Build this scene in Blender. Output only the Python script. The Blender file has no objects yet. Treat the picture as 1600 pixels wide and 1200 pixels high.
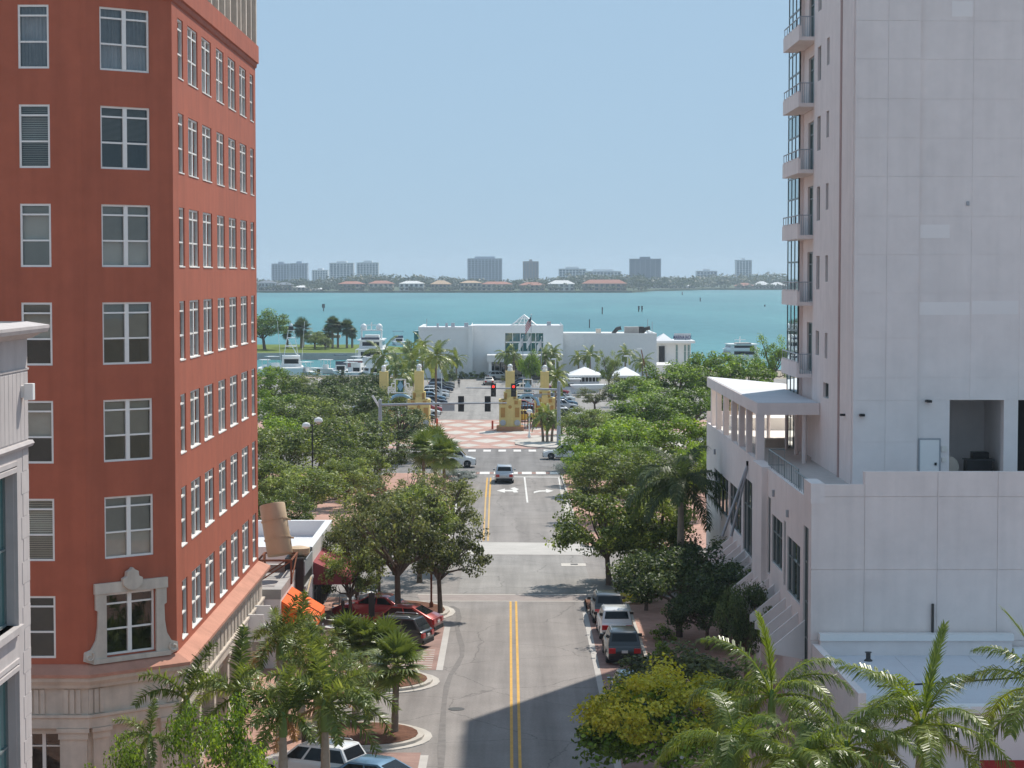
import bpy, bmesh, math, random
import numpy as np
from mathutils import Vector, Matrix
rnd = random.Random(7)
R = math.radians
SC = bpy.context.scene
COL = SC.collection
# ------------------------------------------------------------------ camera, sky, sun, exposure
F, HC = 3235.0, 20.0
PITCH = math.atan(170 / F)
cd = bpy.data.cameras.new('camera'); cam = bpy.data.objects.new('camera', cd); COL.objects.link(cam)
cam.location = (0, 0, HC); cam.rotation_euler = (math.pi / 2 - PITCH, 0, 0)
cd.sensor_width = 36; cd.lens = F / 1600 * 36; cd.clip_start = 1; cd.clip_end = 30000
SC.camera = cam
SUN_EL, SUN_AZ = R(50), R(31)          # azimuth to the right of the view direction (+Y)
SKY_TINT = (2.44, 3.42, 4.42, 1)
W = bpy.data.worlds.new('World'); SC.world = W; W.use_nodes = True
wn = W.node_tree; wn.nodes.clear()
sky = wn.nodes.new('ShaderNodeTexSky'); sky.sky_type = 'NISHITA'; sky.sun_disc = False
sky.sun_elevation = SUN_EL; sky.sun_rotation = SUN_AZ
sky.altitude = 0; sky.air_density = 1.0; sky.dust_density = 0.2; sky.ozone_density = 3.0
bg = wn.nodes.new('ShaderNodeBackground'); bg.inputs['Strength'].default_value = 0.13
wo = wn.nodes.new('ShaderNodeOutputWorld')
gam = wn.nodes.new('ShaderNodeGamma'); gam.inputs[1].default_value = 0.10        # evens out the glare round the sun, as the photograph's even blue sky shows
tnt = wn.nodes.new('ShaderNodeMixRGB'); tnt.blend_type = 'MULTIPLY'; tnt.inputs[0].default_value = 1.0; tnt.inputs[2].default_value = SKY_TINT
wn.links.new(sky.outputs[0], gam.inputs[0]); wn.links.new(gam.outputs[0], tnt.inputs[1]); wn.links.new(tnt.outputs[0], bg.inputs[0]); wn.links.new(bg.outputs[0], wo.inputs[0])
sd = bpy.data.lights.new('sun', 'SUN'); sd.energy = 5.0; sd.angle = R(0.5); sd.color = (1.0, 0.935, 0.845)
sun = bpy.data.objects.new('sun', sd); COL.objects.link(sun)
to_sun = Vector((math.sin(SUN_AZ) * math.cos(SUN_EL), math.cos(SUN_AZ) * math.cos(SUN_EL), math.sin(SUN_EL)))
sun.rotation_euler = to_sun.to_track_quat('Z', 'Y').to_euler(); sun.location = (60, 60, 120)
vs = SC.view_settings
vs.view_transform = 'Standard'; vs.look = 'None'; vs.gamma = 1; vs.use_curve_mapping = False; vs.exposure = 0.08
SC.cycles.max_bounces = 6; SC.cycles.diffuse_bounces = 4; SC.cycles.glossy_bounces = 3
SC.cycles.transparent_max_bounces = 24; SC.cycles.transmission_bounces = 4; SC.cycles.volume_bounces = 0
SC.cycles.caustics_reflective = False; SC.cycles.caustics_refractive = False

# ------------------------------------------------------------------ measuring helpers (photo pixel -> point on a real plane)
_c, _s = math.cos(PITCH), math.sin(PITCH)
def _ray(x, y):
    u = 600 - y
    return (x - 800.0, F * _c + u * _s, -F * _s + u * _c)
def P(x, y, z=0.0):
    d = _ray(x, y); t = (z - HC) / d[2]; return Vector((d[0] * t, d[1] * t, z))
def AY(x, y, Y):
    d = _ray(x, y); t = Y / d[1]; return Vector((d[0] * t, Y, HC + d[2] * t))
def AX(x, y, X):
    d = _ray(x, y); t = X / d[0]; return Vector((X, d[1] * t, HC + d[2] * t))

# ------------------------------------------------------------------ materials
def _nt(name):
    m = bpy.data.materials.new(name); m.use_nodes = True
    nt = m.node_tree; nt.nodes.clear()
    out = nt.nodes.new('ShaderNodeOutputMaterial')
    return m, nt, out
def col4(c): return (c[0], c[1], c[2], 1.0)
def mat(name, col, rough=0.8, var=0.10, scale=0.6, spec=0.3, metal=0.0, bump=0.0, bscale=12.0, streak=0.0, grime=0.0, coat=0.0, em=0.0):
    m, nt, out = _nt(name); N = nt.nodes; L = nt.links
    b = N.new('ShaderNodeBsdfPrincipled'); L.new(b.outputs[0], out.inputs[0])
    b.inputs['Roughness'].default_value = rough; b.inputs['Metallic'].default_value = metal
    b.inputs['Specular IOR Level'].default_value = spec; b.inputs['Coat Weight'].default_value = coat
    b.inputs['Coat Roughness'].default_value = 0.05
    if em: b.inputs['Emission Color'].default_value = col4(col); b.inputs['Emission Strength'].default_value = em
    geo = N.new('ShaderNodeNewGeometry')
    n1 = N.new('ShaderNodeTexNoise'); n1.inputs['Scale'].default_value = scale; n1.inputs['Detail'].default_value = 7; n1.inputs['Roughness'].default_value = 0.65
    L.new(geo.outputs['Position'], n1.inputs['Vector'])
    mr = N.new('ShaderNodeMapRange'); mr.inputs[1].default_value = 0.3; mr.inputs[2].default_value = 0.7
    mr.inputs[3].default_value = 1 - var; mr.inputs[4].default_value = 1 + var
    L.new(n1.outputs[0], mr.inputs[0]); fac = mr.outputs[0]
    if streak:
        mp = N.new('ShaderNodeMapping'); mp.inputs['Scale'].default_value = (1.6, 1.6, 0.09)
        L.new(geo.outputs['Position'], mp.inputs[0])
        n2 = N.new('ShaderNodeTexNoise'); n2.inputs['Scale'].default_value = 1.3; n2.inputs['Detail'].default_value = 6
        L.new(mp.outputs[0], n2.inputs['Vector'])
        m2 = N.new('ShaderNodeMapRange'); m2.inputs[1].default_value = 0.42; m2.inputs[2].default_value = 0.75; m2.inputs[3].default_value = 1.0; m2.inputs[4].default_value = 1 - streak
        L.new(n2.outputs[0], m2.inputs[0])
        mm = N.new('ShaderNodeMath'); mm.operation = 'MULTIPLY'; L.new(fac, mm.inputs[0]); L.new(m2.outputs[0], mm.inputs[1]); fac = mm.outputs[0]
    if grime:
        n3 = N.new('ShaderNodeTexNoise'); n3.inputs['Scale'].default_value = scale * 0.17; n3.inputs['Detail'].default_value = 4
        L.new(geo.outputs['Position'], n3.inputs['Vector'])
        m3 = N.new('ShaderNodeMapRange'); m3.inputs[1].default_value = 0.35; m3.inputs[2].default_value = 0.7; m3.inputs[3].default_value = 1 + grime * .4; m3.inputs[4].default_value = 1 - grime
        L.new(n3.outputs[0], m3.inputs[0])
        mm = N.new('ShaderNodeMath'); mm.operation = 'MULTIPLY'; L.new(fac, mm.inputs[0]); L.new(m3.outputs[0], mm.inputs[1]); fac = mm.outputs[0]
    vm = N.new('ShaderNodeVectorMath'); vm.operation = 'SCALE'; vm.inputs[0].default_value = col[:3]
    L.new(fac, vm.inputs['Scale']); L.new(vm.outputs[0], b.inputs['Base Color'])
    if bump:
        nb = N.new('ShaderNodeTexNoise'); nb.inputs['Scale'].default_value = bscale; nb.inputs['Detail'].default_value = 4
        L.new(geo.outputs['Position'], nb.inputs['Vector'])
        bp = N.new('ShaderNodeBump'); bp.inputs['Strength'].default_value = bump; bp.inputs['Distance'].default_value = 0.02
        L.new(nb.outputs[0], bp.inputs['Height']); L.new(bp.outputs[0], b.inputs['Normal'])
    return m
def glass(name, tint, refl=0.18, rough=0.015, body=0.0, bodycol=(0.02, 0.03, 0.03)):
    """window glass: a tinted see-through sheet mixed with a mirror by the angle of view"""
    m, nt, out = _nt(name); N = nt.nodes; L = nt.links
    tr = N.new('ShaderNodeBsdfTransparent'); tr.inputs[0].default_value = col4(tint)
    gl = N.new('ShaderNodeBsdfGlossy'); gl.inputs['Roughness'].default_value = rough; gl.inputs[0].default_value = (0.9, 0.95, 0.95, 1)
    lw = N.new('ShaderNodeFresnel'); lw.inputs[0].default_value = 1.5
    ad = N.new('ShaderNodeMath'); ad.operation = 'ADD'; ad.inputs[1].default_value = refl; ad.use_clamp = True
    L.new(lw.outputs[0], ad.inputs[0])
    base = tr.outputs[0]
    if body:
        df = N.new('ShaderNodeBsdfDiffuse'); df.inputs[0].default_value = col4(bodycol)
        mb = N.new('ShaderNodeMixShader'); mb.inputs[0].default_value = body; L.new(tr.outputs[0], mb.inputs[1]); L.new(df.outputs[0], mb.inputs[2]); base = mb.outputs[0]
    geo = N.new('ShaderNodeNewGeometry'); nb = N.new('ShaderNodeTexNoise'); nb.inputs['Scale'].default_value = 0.9
    L.new(geo.outputs['Position'], nb.inputs['Vector'])
    bp = N.new('ShaderNodeBump'); bp.inputs['Strength'].default_value = 0.05; bp.inputs['Distance'].default_value = 0.05
    L.new(nb.outputs[0], bp.inputs['Height']); L.new(bp.outputs[0], gl.inputs['Normal'])
    mx = N.new('ShaderNodeMixShader'); L.new(ad.outputs[0], mx.inputs[0]); L.new(base, mx.inputs[1]); L.new(gl.outputs[0], mx.inputs[2])
    L.new(mx.outputs[0], out.inputs[0]); return m
def leafmat(name, dark, mid, light, trans=0.36, rough=0.5):
    """foliage: every leaf carries its own random tint (attribute 'tint'); every plant drifts a little too"""
    m, nt, out = _nt(name); N = nt.nodes; L = nt.links
    at = N.new('ShaderNodeAttribute'); at.attribute_name = 'tint'
    oi = N.new('ShaderNodeObjectInfo')
    ma = N.new('ShaderNodeMath'); ma.operation = 'MULTIPLY_ADD'; ma.inputs[1].default_value = 0.28; L.new(oi.outputs['Random'], ma.inputs[0]); L.new(at.outputs['Fac'], ma.inputs[2])
    sb = N.new('ShaderNodeMath'); sb.operation = 'SUBTRACT'; sb.inputs[1].default_value = 0.14; L.new(ma.outputs[0], sb.inputs[0])
    cr = N.new('ShaderNodeValToRGB'); e = cr.color_ramp.elements
    e[0].position = 0.0; e[0].color = col4(dark); e[1].position = 1.0; e[1].color = col4(light)
    k = e.new(0.5); k.color = col4(mid)
    L.new(sb.outputs[0], cr.inputs[0])
    b = N.new('ShaderNodeBsdfPrincipled'); b.inputs['Roughness'].default_value = rough; b.inputs['Specular IOR Level'].default_value = 0.35
    L.new(cr.outputs[0], b.inputs['Base Color'])
    tl = N.new('ShaderNodeBsdfTranslucent'); hs = N.new('ShaderNodeHueSaturation'); hs.inputs['Hue'].default_value = 0.485; hs.inputs['Saturation'].default_value = 1.15; hs.inputs['Value'].default_value = 1.5
    L.new(cr.outputs[0], hs.inputs['Color']); L.new(hs.outputs[0], tl.inputs[0])
    mx = N.new('ShaderNodeMixShader'); mx.inputs[0].default_value = trans; L.new(b.outputs[0], mx.inputs[1]); L.new(tl.outputs[0], mx.inputs[2])
    L.new(mx.outputs[0], out.inputs[0]); return m
def brickmat(name, c1, c2, mortar, bw=0.4, bh=0.2, rough=0.85):
    m, nt, out = _nt(name); N = nt.nodes; L = nt.links
    geo = N.new('ShaderNodeNewGeometry'); bt = N.new('ShaderNodeTexBrick')
    bt.inputs['Scale'].default_value = 1.0; bt.inputs['Brick Width'].default_value = bw; bt.inputs['Row Height'].default_value = bh
    bt.inputs['Mortar Size'].default_value = 0.008; bt.inputs['Color1'].default_value = col4(c1); bt.inputs['Color2'].default_value = col4(c2); bt.inputs['Mortar'].default_value = col4(mortar)
    L.new(geo.outputs['Position'], bt.inputs['Vector'])
    n1 = N.new('ShaderNodeTexNoise'); n1.inputs['Scale'].default_value = 0.5; n1.inputs['Detail'].default_value = 6; L.new(geo.outputs['Position'], n1.inputs['Vector'])
    mr = N.new('ShaderNodeMapRange'); mr.inputs[1].default_value = 0.3; mr.inputs[2].default_value = 0.7; mr.inputs[3].default_value = 0.8; mr.inputs[4].default_value = 1.18; L.new(n1.outputs[0], mr.inputs[0])
    vm = N.new('ShaderNodeVectorMath'); vm.operation = 'SCALE'; L.new(bt.outputs[0], vm.inputs[0]); L.new(mr.outputs[0], vm.inputs['Scale'])
    b = N.new('ShaderNodeBsdfPrincipled'); b.inputs['Roughness'].default_value = rough; b.inputs['Specular IOR Level'].default_value = 0.2
    L.new(vm.outputs[0], b.inputs['Base Color']); L.new(b.outputs[0], out.inputs[0]); return m
def asphaltmat(name, col, tracks=None):
    """worn asphalt: speckle, patches, hairline cracks, darker wheel and oil tracks along the road"""
    m, nt, out = _nt(name); N = nt.nodes; L = nt.links
    geo = N.new('ShaderNodeNewGeometry'); pos = geo.outputs['Position']
    def noise(sc, det=6, vec=pos, ro=.6):
        n = N.new('ShaderNodeTexNoise'); n.inputs['Scale'].default_value = sc; n.inputs['Detail'].default_value = det; n.inputs['Roughness'].default_value = ro; L.new(vec, n.inputs['Vector']); return n
    def rng(x, a, b_, c, d):
        r = N.new('ShaderNodeMapRange'); r.inputs[1].default_value = a; r.inputs[2].default_value = b_; r.inputs[3].default_value = c; r.inputs[4].default_value = d; L.new(x, r.inputs[0]); return r.outputs[0]
    def mul(a, b_):
        q = N.new('ShaderNodeMath'); q.operation = 'MULTIPLY'; L.new(a, q.inputs[0]); L.new(b_, q.inputs[1]); return q.outputs[0]
    f = rng(noise(9, 3).outputs[0], .3, .7, .9, 1.1)
    f = mul(f, rng(noise(0.35, 6).outputs[0], .35, .65, .9, 1.08))
    mp = N.new('ShaderNodeMapping'); mp.inputs['Scale'].default_value = (0.9, 0.035, 1); L.new(pos, mp.inputs[0])
    f = mul(f, rng(noise(1.0, 5, mp.outputs[0]).outputs[0], .4, .68, 1.06, .76))
    wn2 = noise(0.6, 4); ad = N.new('ShaderNodeMixRGB'); ad.blend_type = 'ADD'; ad.inputs[0].default_value = 1.0; L.new(pos, ad.inputs[1]); L.new(wn2.outputs['Color'], ad.inputs[2])
    vo = N.new('ShaderNodeTexVoronoi'); vo.feature = 'DISTANCE_TO_EDGE'; vo.inputs['Scale'].default_value = 0.16; L.new(ad.outputs[0], vo.inputs['Vector'])
    crk = rng(vo.outputs['Distance'], 0.0, 0.008, .62, 1.0)
    f = mul(f, crk)
    vm = N.new('ShaderNodeVectorMath'); vm.operation = 'SCALE'; vm.inputs[0].default_value = col[:3]; L.new(f, vm.inputs['Scale'])
    b = N.new('ShaderNodeBsdfPrincipled'); b.inputs['Roughness'].default_value = 0.85; b.inputs['Specular IOR Level'].default_value = 0.25
    L.new(vm.outputs[0], b.inputs['Base Color']); L.new(b.outputs[0], out.inputs[0])
    bp = N.new('ShaderNodeBump'); bp.inputs['Strength'].default_value = 0.25; bp.inputs['Distance'].default_value = 0.01; L.new(noise(30, 2).outputs[0], bp.inputs['Height']); L.new(bp.outputs[0], b.inputs['Normal'])
    return m

MT = {}
MT['red'] = mat('terracotta_stucco', (0.425, 0.117, 0.066), .70, .07, 1.2, .30, bump=.25, bscale=40, streak=.15, grime=.08)
MT['ledge'] = mat('terracotta_ledge', (0.50, 0.25, 0.18), .9, .12, 1.0, .15, streak=.1)
MT['stone'] = mat('pale_cast_stone', (0.60, 0.53, 0.455), .88, .12, 1.6, .2, bump=.2, bscale=25, streak=.18, grime=.1)
MT['greystone'] = mat('grey_limestone', (0.50, 0.46, 0.45), .85, .07, 1.3, .2, bump=.15, bscale=30, streak=.1)
MT['whitestucco'] = mat('white_stucco', (0.80, 0.74, 0.715), .88, .05, .8, .2, bump=.2, bscale=35, streak=.05, grime=.05)
MT['pinkstucco'] = mat('pinkish_stucco', (0.80, 0.725, 0.695), .88, .05, .8, .2, bump=.2, bscale=35, streak=.06, grime=.06)
MT['bouncestucco'] = mat('bounce_warmed_stucco', (0.80, 0.71, 0.67), .88, .06, .8, .2, bump=.2, bscale=35, streak=.07, grime=.08)  # warm light bounced up from the sunlit road is put into this colour
MT['deck'] = mat('deck_tile', (0.5, 0.47, 0.45), .8, .08, 2.0, .25)
MT['whitedeck'] = mat('white_pool_deck', (0.72, 0.68, 0.62), .8, .05, 1.0, .25)
MT['roofwhite'] = mat('white_roof_membrane', (0.62, 0.63, 0.66), .7, .06, .5, .3, grime=.1)
MT['roofgrey'] = mat('grey_roof_membrane', (0.40, 0.38, 0.36), .8, .15, .7, .25, grime=.15)
MT['framew'] = mat('white_window_frame', (0.82, 0.79, 0.75), .5, .04, 2, .4)
MT['frameg'] = mat('grey_green_window_frame', (0.16, 0.19, 0.19), .4, .05, 2, .5)
MT['framed'] = mat('dark_window_frame', (0.03, 0.032, 0.035), .4, .05, 2, .5)
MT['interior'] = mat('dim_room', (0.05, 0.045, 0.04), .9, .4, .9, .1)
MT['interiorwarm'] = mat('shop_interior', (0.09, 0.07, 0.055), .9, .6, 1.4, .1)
MT['curtain'] = mat('curtain_cloth', (0.33, 0.34, 0.37), .9, .12, 3, .1)
MT['blind'] = mat('window_blind', (0.42, 0.38, 0.33), .7, .06, 2, .2)
MT['shade'] = mat('roller_shade', (0.44, 0.41, 0.36), .85, .06, 2, .1)
MT['shutter'] = mat('plantation_shutter', (0.62, 0.56, 0.46), .6, .05, 2, .3)
MT['pane'] = glass('clear_pane', (0.86, 0.87, 0.85), .03)
MT['tealpane'] = glass('teal_pane', (0.30, 0.55, 0.55), .20, body=.6, bodycol=(0.07, 0.28, 0.28))
MT['skypane'] = glass('sky_reflecting_pane', (0.45, 0.5, 0.5), .30)
MT['hallpane'] = glass('hall_teal_pane', (0.2, 0.4, 0.4), .10, body=.85, bodycol=(0.02, 0.13, 0.145))
MT['darkpane'] = glass('dark_pane', (0.22, 0.25, 0.25), .12, body=.5, bodycol=(0.012, 0.015, 0.015))
MT['asphalt'] = asphaltmat('worn_asphalt', (0.25, 0.228, 0.213))
MT['asphaltd'] = asphaltmat('avenue_asphalt', (0.19, 0.18, 0.175))
MT['asphaltl'] = asphaltmat('parking_lot_asphalt', (0.27, 0.255, 0.24))
MT['concrete'] = mat('pale_concrete', (0.50, 0.465, 0.42), .85, .1, .8, .2, grime=.1)
MT['band'] = mat('concrete_crossing_band', (0.46, 0.435, 0.405), .85, .08, .8, .2, grime=.08)
MT['kerb'] = mat('kerb_concrete', (0.47, 0.43, 0.38), .85, .12, 1.2, .2)
MT['pavers'] = brickmat('pink_brick_pavers', (0.40, 0.22, 0.17), (0.47, 0.28, 0.22), (0.36, 0.27, 0.22))
MT['redpavers'] = brickmat('red_brick_pavers', (0.40, 0.245, 0.205), (0.45, 0.285, 0.24), (0.37, 0.26, 0.22))
MT['baypavers'] = brickmat('parking_bay_bricks', (0.27, 0.17, 0.145), (0.33, 0.21, 0.175), (0.25, 0.18, 0.15))
MT['mulch'] = mat('bark_mulch', (0.15, 0.075, 0.05), .95, .4, 3.0, .1, bump=.6, bscale=15)
MT['paintw'] = mat('white_road_paint', (0.62, 0.60, 0.57), .7, .14, 1.2, .3)
MT['painty'] = mat('yellow_road_paint', (0.58, 0.33, 0.06), .7, .16, 1.5, .3)
MT['painto'] = mat('faded_yellow_paint', (0.50, 0.32, 0.12), .7, .16, 1.5, .3)
MT['iron'] = mat('cast_iron', (0.05, 0.048, 0.045), .6, .2, 5, .4)
MT['steel'] = mat('galvanised_steel', (0.36, 0.38, 0.41), .45, .06, 3, .5, metal=.35)
MT['rust'] = mat('rusty_steel', (0.20, 0.075, 0.04), .85, .25, 4, .2)
MT['black'] = mat('black_paint', (0.013, 0.013, 0.015), .45, .1, 3, .4)
MT['white'] = mat('white_gloss', (0.80, 0.79, 0.77), .35, .03, 1, .5)
MT['tan'] = mat('tan_painted_metal', (0.53, 0.39, 0.25), .6, .06, 1.2, .35, streak=.12)
MT['orange'] = mat('orange_canvas', (0.80, 0.13, 0.025), .8, .07, 2, .2)
MT['maroon'] = mat('maroon_canvas', (0.27, 0.06, 0.065), .85, .08, 2, .2)
MT['redcloth'] = mat('red_canvas', (0.34, 0.028, 0.024), .85, .08, 2, .2)
MT['yellowstucco'] = mat('yellow_stucco', (0.66, 0.53, 0.22), .85, .06, 1.5, .2, streak=.08)
MT['ochre'] = mat('ochre_panel', (0.42, 0.24, 0.07), .85, .1, 2, .2)
MT['terracotta'] = mat('terracotta_plinth', (0.50, 0.24, 0.13), .85, .1, 2, .2)
MT['blue'] = mat('sky_blue_paint', (0.22, 0.40, 0.56), .55, .06, 2, .4)
MT['medal'] = mat('grey_medallion', (0.40, 0.43, 0.45), .7, .12, 4, .3)
MT['bark'] = mat('grey_bark', (0.14, 0.105, 0.08), .95, .3, 4, .1, bump=.8, bscale=14)
MT['palmbark'] = mat('palm_trunk', (0.25, 0.19, 0.145), .92, .2, 5, .1, bump=.6, bscale=18)
MT['royalbark'] = mat('pale_palm_trunk', (0.34, 0.30, 0.245), .85, .15, 4, .15, bump=.3, bscale=18)
MT['crownshaft'] = mat('green_crownshaft', (0.13, 0.22, 0.05), .45, .1, 3, .4)
MT['oak'] = leafmat('oak_leaves', (0.03, 0.046, 0.011), (0.126, 0.175, 0.043), (0.32, 0.39, 0.102))
MT['lime'] = leafmat('bright_leaves', (0.033, 0.064, 0.007), (0.132, 0.221, 0.029), (0.333, 0.474, 0.079))
MT['olive'] = leafmat('olive_leaves', (0.035, 0.044, 0.015), (0.122, 0.146, 0.049), (0.275, 0.307, 0.109))
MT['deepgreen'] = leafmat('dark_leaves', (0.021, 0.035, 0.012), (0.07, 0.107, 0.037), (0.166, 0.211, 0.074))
MT['silver'] = leafmat('silver_leaves', (0.10, 0.125, 0.115), (0.19, 0.22, 0.20), (0.30, 0.33, 0.30))
MT['gold'] = leafmat('yellow_blossom', (.24,.25,.015), (.50,.47,.04), (.70,.64,.11))
MT['palm'] = leafmat('palm_leaflets', (0.045, 0.071, 0.017), (0.144, 0.196, 0.046), (0.384, 0.435, 0.128), .3, .38)
MT['royalpalm'] = leafmat('bright_palm_leaflets', (.05,.085,.014), (.125,.18,.030), (.30,.36,.08), .4, .36)
MT['deadpalm'] = leafmat('dry_palm_leaflets', (0.240, 0.165, 0.075), (0.420, 0.300, 0.150), (0.600, 0.465, 0.255), .3, .6)
MT['farleaf'] = leafmat('far_leaves', (0.02, 0.034, 0.014), (0.042, 0.06, 0.024), (0.078, 0.098, 0.04))
MT['grass'] = mat('lawn', (0.125, 0.17, 0.035), .95, .25, 1.0, .1)
MT['tyre'] = mat('tyre_rubber', (0.018, 0.018, 0.02), .85, .1, 4, .2)
MT['rim'] = mat('alloy_rim', (0.42, 0.42, 0.44), .35, .05, 4, .5, metal=.7)
MT['darkrim'] = mat('dark_rim', (0.04, 0.04, 0.045), .35, .05, 4, .5, metal=.5)
MT['carglass'] = mat('car_glass', (0.010, 0.012, 0.014), .08, .05, 1, .28)
MT['trim'] = mat('black_car_trim', (0.018, 0.018, 0.02), .6, .05, 2, .3)
MT['taillight'] = mat('red_tail_lamp', (0.45, 0.012, 0.012), .2, .05, 2, .5, coat=.5)
MT['headlight'] = mat('clear_head_lamp', (0.6, 0.62, 0.64), .12, .05, 2, .6, coat=.6)
MT['plate'] = mat('licence_plate', (0.6, 0.6, 0.58), .5, .05, 2, .4)
def carpaint(name, c, metal=.35): return mat(name, c, .32, .03, .6, .5, metal=metal, coat=.8)
CP = {k: carpaint(k + '_car_paint', c, m) for k, c, m in (
    ('silver', (0.50, 0.51, 0.53), .4), ('white', (0.74, 0.74, 0.73), .0), ('black', (0.014, 0.015, 0.018), .2), ('red', (0.30, 0.035, 0.028), .4),
    ('blue', (0.10, 0.20, 0.30), .4), ('navy', (0.02, 0.035, 0.075), .3), ('grey', (0.13, 0.135, 0.14), .5), ('charcoal', (0.045, 0.047, 0.05), .5), ('beige', (0.47, 0.42, 0.37), .4),
    ('yellow', (0.68, 0.46, 0.03), .0), ('teal', (0.03, 0.11, 0.15), .4), ('paleblue', (0.28, 0.42, 0.52), .4), ('crimson', (0.38, 0.02, 0.03), .2))}

# ------------------------------------------------------------------ mesh + object helpers
LABELS = {}
def prop(o, label=None, cat=None, group=None, kind=None):
    if label is not None: o['label'] = label
    if cat is not None:
        o['category'] = cat
        LABELS.setdefault(label, []).append(o.name)
    if group is not None: o['group'] = group
    if kind is not None: o['kind'] = kind
    return o
def thing(name, label, cat, loc=(0, 0, 0), rz=0.0, group=None):
    o = bpy.data.objects.new(name, None); COL.objects.link(o)
    o.location = loc; o.rotation_euler = (0, 0, rz); o.empty_display_size = 0.5
    return prop(o, label, cat, group)
def put(mesh, name, m=None, parent=None, loc=None, rot=None, sc=None, kind=None):
    """link a mesh datablock as an object (shared data, own material by object slot where it differs)"""
    o = bpy.data.objects.new(name, mesh); COL.objects.link(o)
    if parent is not None: o.parent = parent
    if loc is not None: o.location = loc
    if rot is not None: o.rotation_euler = rot
    if sc is not None: o.scale = sc if hasattr(sc, '__len__') else (sc, sc, sc)
    if m is not None:
        if not mesh.materials: mesh.materials.append(m)
        elif mesh.materials[0] != m:
            o.material_slots[0].link = 'OBJECT'; o.material_slots[0].material = m
    if kind: o['kind'] = kind
    return o
class MB:
    def __init__(s, org=(0, 0, 0)):
        s.v = []; s.f = []; s.o = Vector(org)
    def add(s, vs_, fs):
        b = len(s.v); s.v += [tuple(Vector(v) - s.o) for v in vs_]; s.f += [tuple(b + i for i in f) for f in fs]; return s
    def quad(s, a, b, c, d): return s.add((a, b, c, d), ((0, 1, 2, 3),))
    def box(s, x0, x1, y0, y1, z0, z1):
        return s.add([(x, y, z) for z in (z0, z1) for y in (y0, y1) for x in (x0, x1)],
                     ((0, 2, 3, 1), (4, 5, 7, 6), (0, 1, 5, 4), (2, 6, 7, 3), (0, 4, 6, 2), (1, 3, 7, 5)))
    def cbox(s, c, sx, sy, sz, rz=0.0, M=None):
        Mx = M or (Matrix.Translation(c) @ Matrix.Rotation(rz, 4, 'Z'))
        vs_ = [Mx @ Vector((x * sx / 2, y * sy / 2, z * sz / 2)) for z in (-1, 1) for y in (-1, 1) for x in (-1, 1)]
        return s.add(vs_, ((0, 2, 3, 1), (4, 5, 7, 6), (0, 1, 5, 4), (2, 6, 7, 3), (0, 4, 6, 2), (1, 3, 7, 5)))
    def tube(s, pts, rad, n=8, cap=True):
        pts = [Vector(p) for p in pts]; rad = rad if hasattr(rad, '__len__') else [rad] * len(pts)
        vs_ = []; fs = []; u0 = None
        for i, p in enumerate(pts):
            t = (pts[min(i + 1, len(pts) - 1)] - pts[max(i - 1, 0)]).normalized()
            if u0 is None: u0 = t.cross(Vector((0, 0, 1)) if abs(t.z) < .9 else Vector((1, 0, 0))).normalized()
            u = (u0 - t * u0.dot(t)).normalized(); w = t.cross(u); u0 = u
            for k in range(n):
                a = 2 * math.pi * k / n; vs_.append(p + (u * math.cos(a) + w * math.sin(a)) * rad[i])
        for i in range(len(pts) - 1):
            for k in range(n):
                a, b = i * n + k, i * n + (k + 1) % n; fs.append((a, b, b + n, a + n))
        if cap: fs.append(tuple(range(n - 1, -1, -1))); fs.append(tuple((len(pts) - 1) * n + k for k in range(n)))
        return s.add(vs_, fs)
    def lathe(s, c, prof, n=16):
        c = Vector(c); vs_ = []; fs = []
        for r, z in prof:
            for k in range(n):
                a = 2 * math.pi * k / n; vs_.append(c + Vector((r * math.cos(a), r * math.sin(a), z)))
        for i in range(len(prof) - 1):
            for k in range(n):
                a, b = i * n + k, i * n + (k + 1) % n; fs.append((a, b, b + n, a + n))
        fs.append(tuple(range(n - 1, -1, -1))); fs.append(tuple((len(prof) - 1) * n + k for k in range(n)))
        return s.add(vs_, fs)
    def prism(s, poly, z0, z1):
        n = len(poly); vs_ = [(p[0], p[1], z0) for p in poly] + [(p[0], p[1], z1) for p in poly]
        fs = [tuple(range(n - 1, -1, -1)), tuple(range(n, 2 * n))] + [(i, (i + 1) % n, n + (i + 1) % n, n + i) for i in range(n)]
        return s.add(vs_, fs)
    def extrude(s, poly3, d):
        d = Vector(d); n = len(poly3); vs_ = [Vector(p) for p in poly3] + [Vector(p) + d for p in poly3]
        fs = [tuple(range(n - 1, -1, -1)), tuple(range(n, 2 * n))] + [(i, (i + 1) % n, n + (i + 1) % n, n + i) for i in range(n)]
        return s.add(vs_, fs)
    def mesh(s, name, smooth=False, bevel=0.0):
        me = bpy.data.meshes.new(name); me.from_pydata(s.v, [], s.f); me.update()
        bm = bmesh.new(); bm.from_mesh(me); bmesh.ops.recalc_face_normals(bm, faces=bm.faces)
        if bevel:
            es = [e for e in bm.edges if len(e.link_faces) == 2 and e.calc_face_angle(0) > 0.6]
            bmesh.ops.bevel(bm, geom=es, offset=bevel, segments=2, affect='EDGES', profile=.6, clamp_overlap=True)
        bm.to_mesh(me); bm.free()
        if smooth:
            me.polygons.foreach_set('use_smooth', [True] * len(me.polygons))
            try: me.set_sharp_from_angle(angle=R(42))
            except Exception: pass
        return me
    def build(s, name, m, parent=None, smooth=False, bevel=0.0, kind=None, label=None, cat=None, group=None):
        o = put(s.mesh(name, smooth, bevel), name, m, parent, kind=kind)
        if parent is None and s.o.length: o.location = s.o
        if label: prop(o, label, cat, group)
        return o
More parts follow.
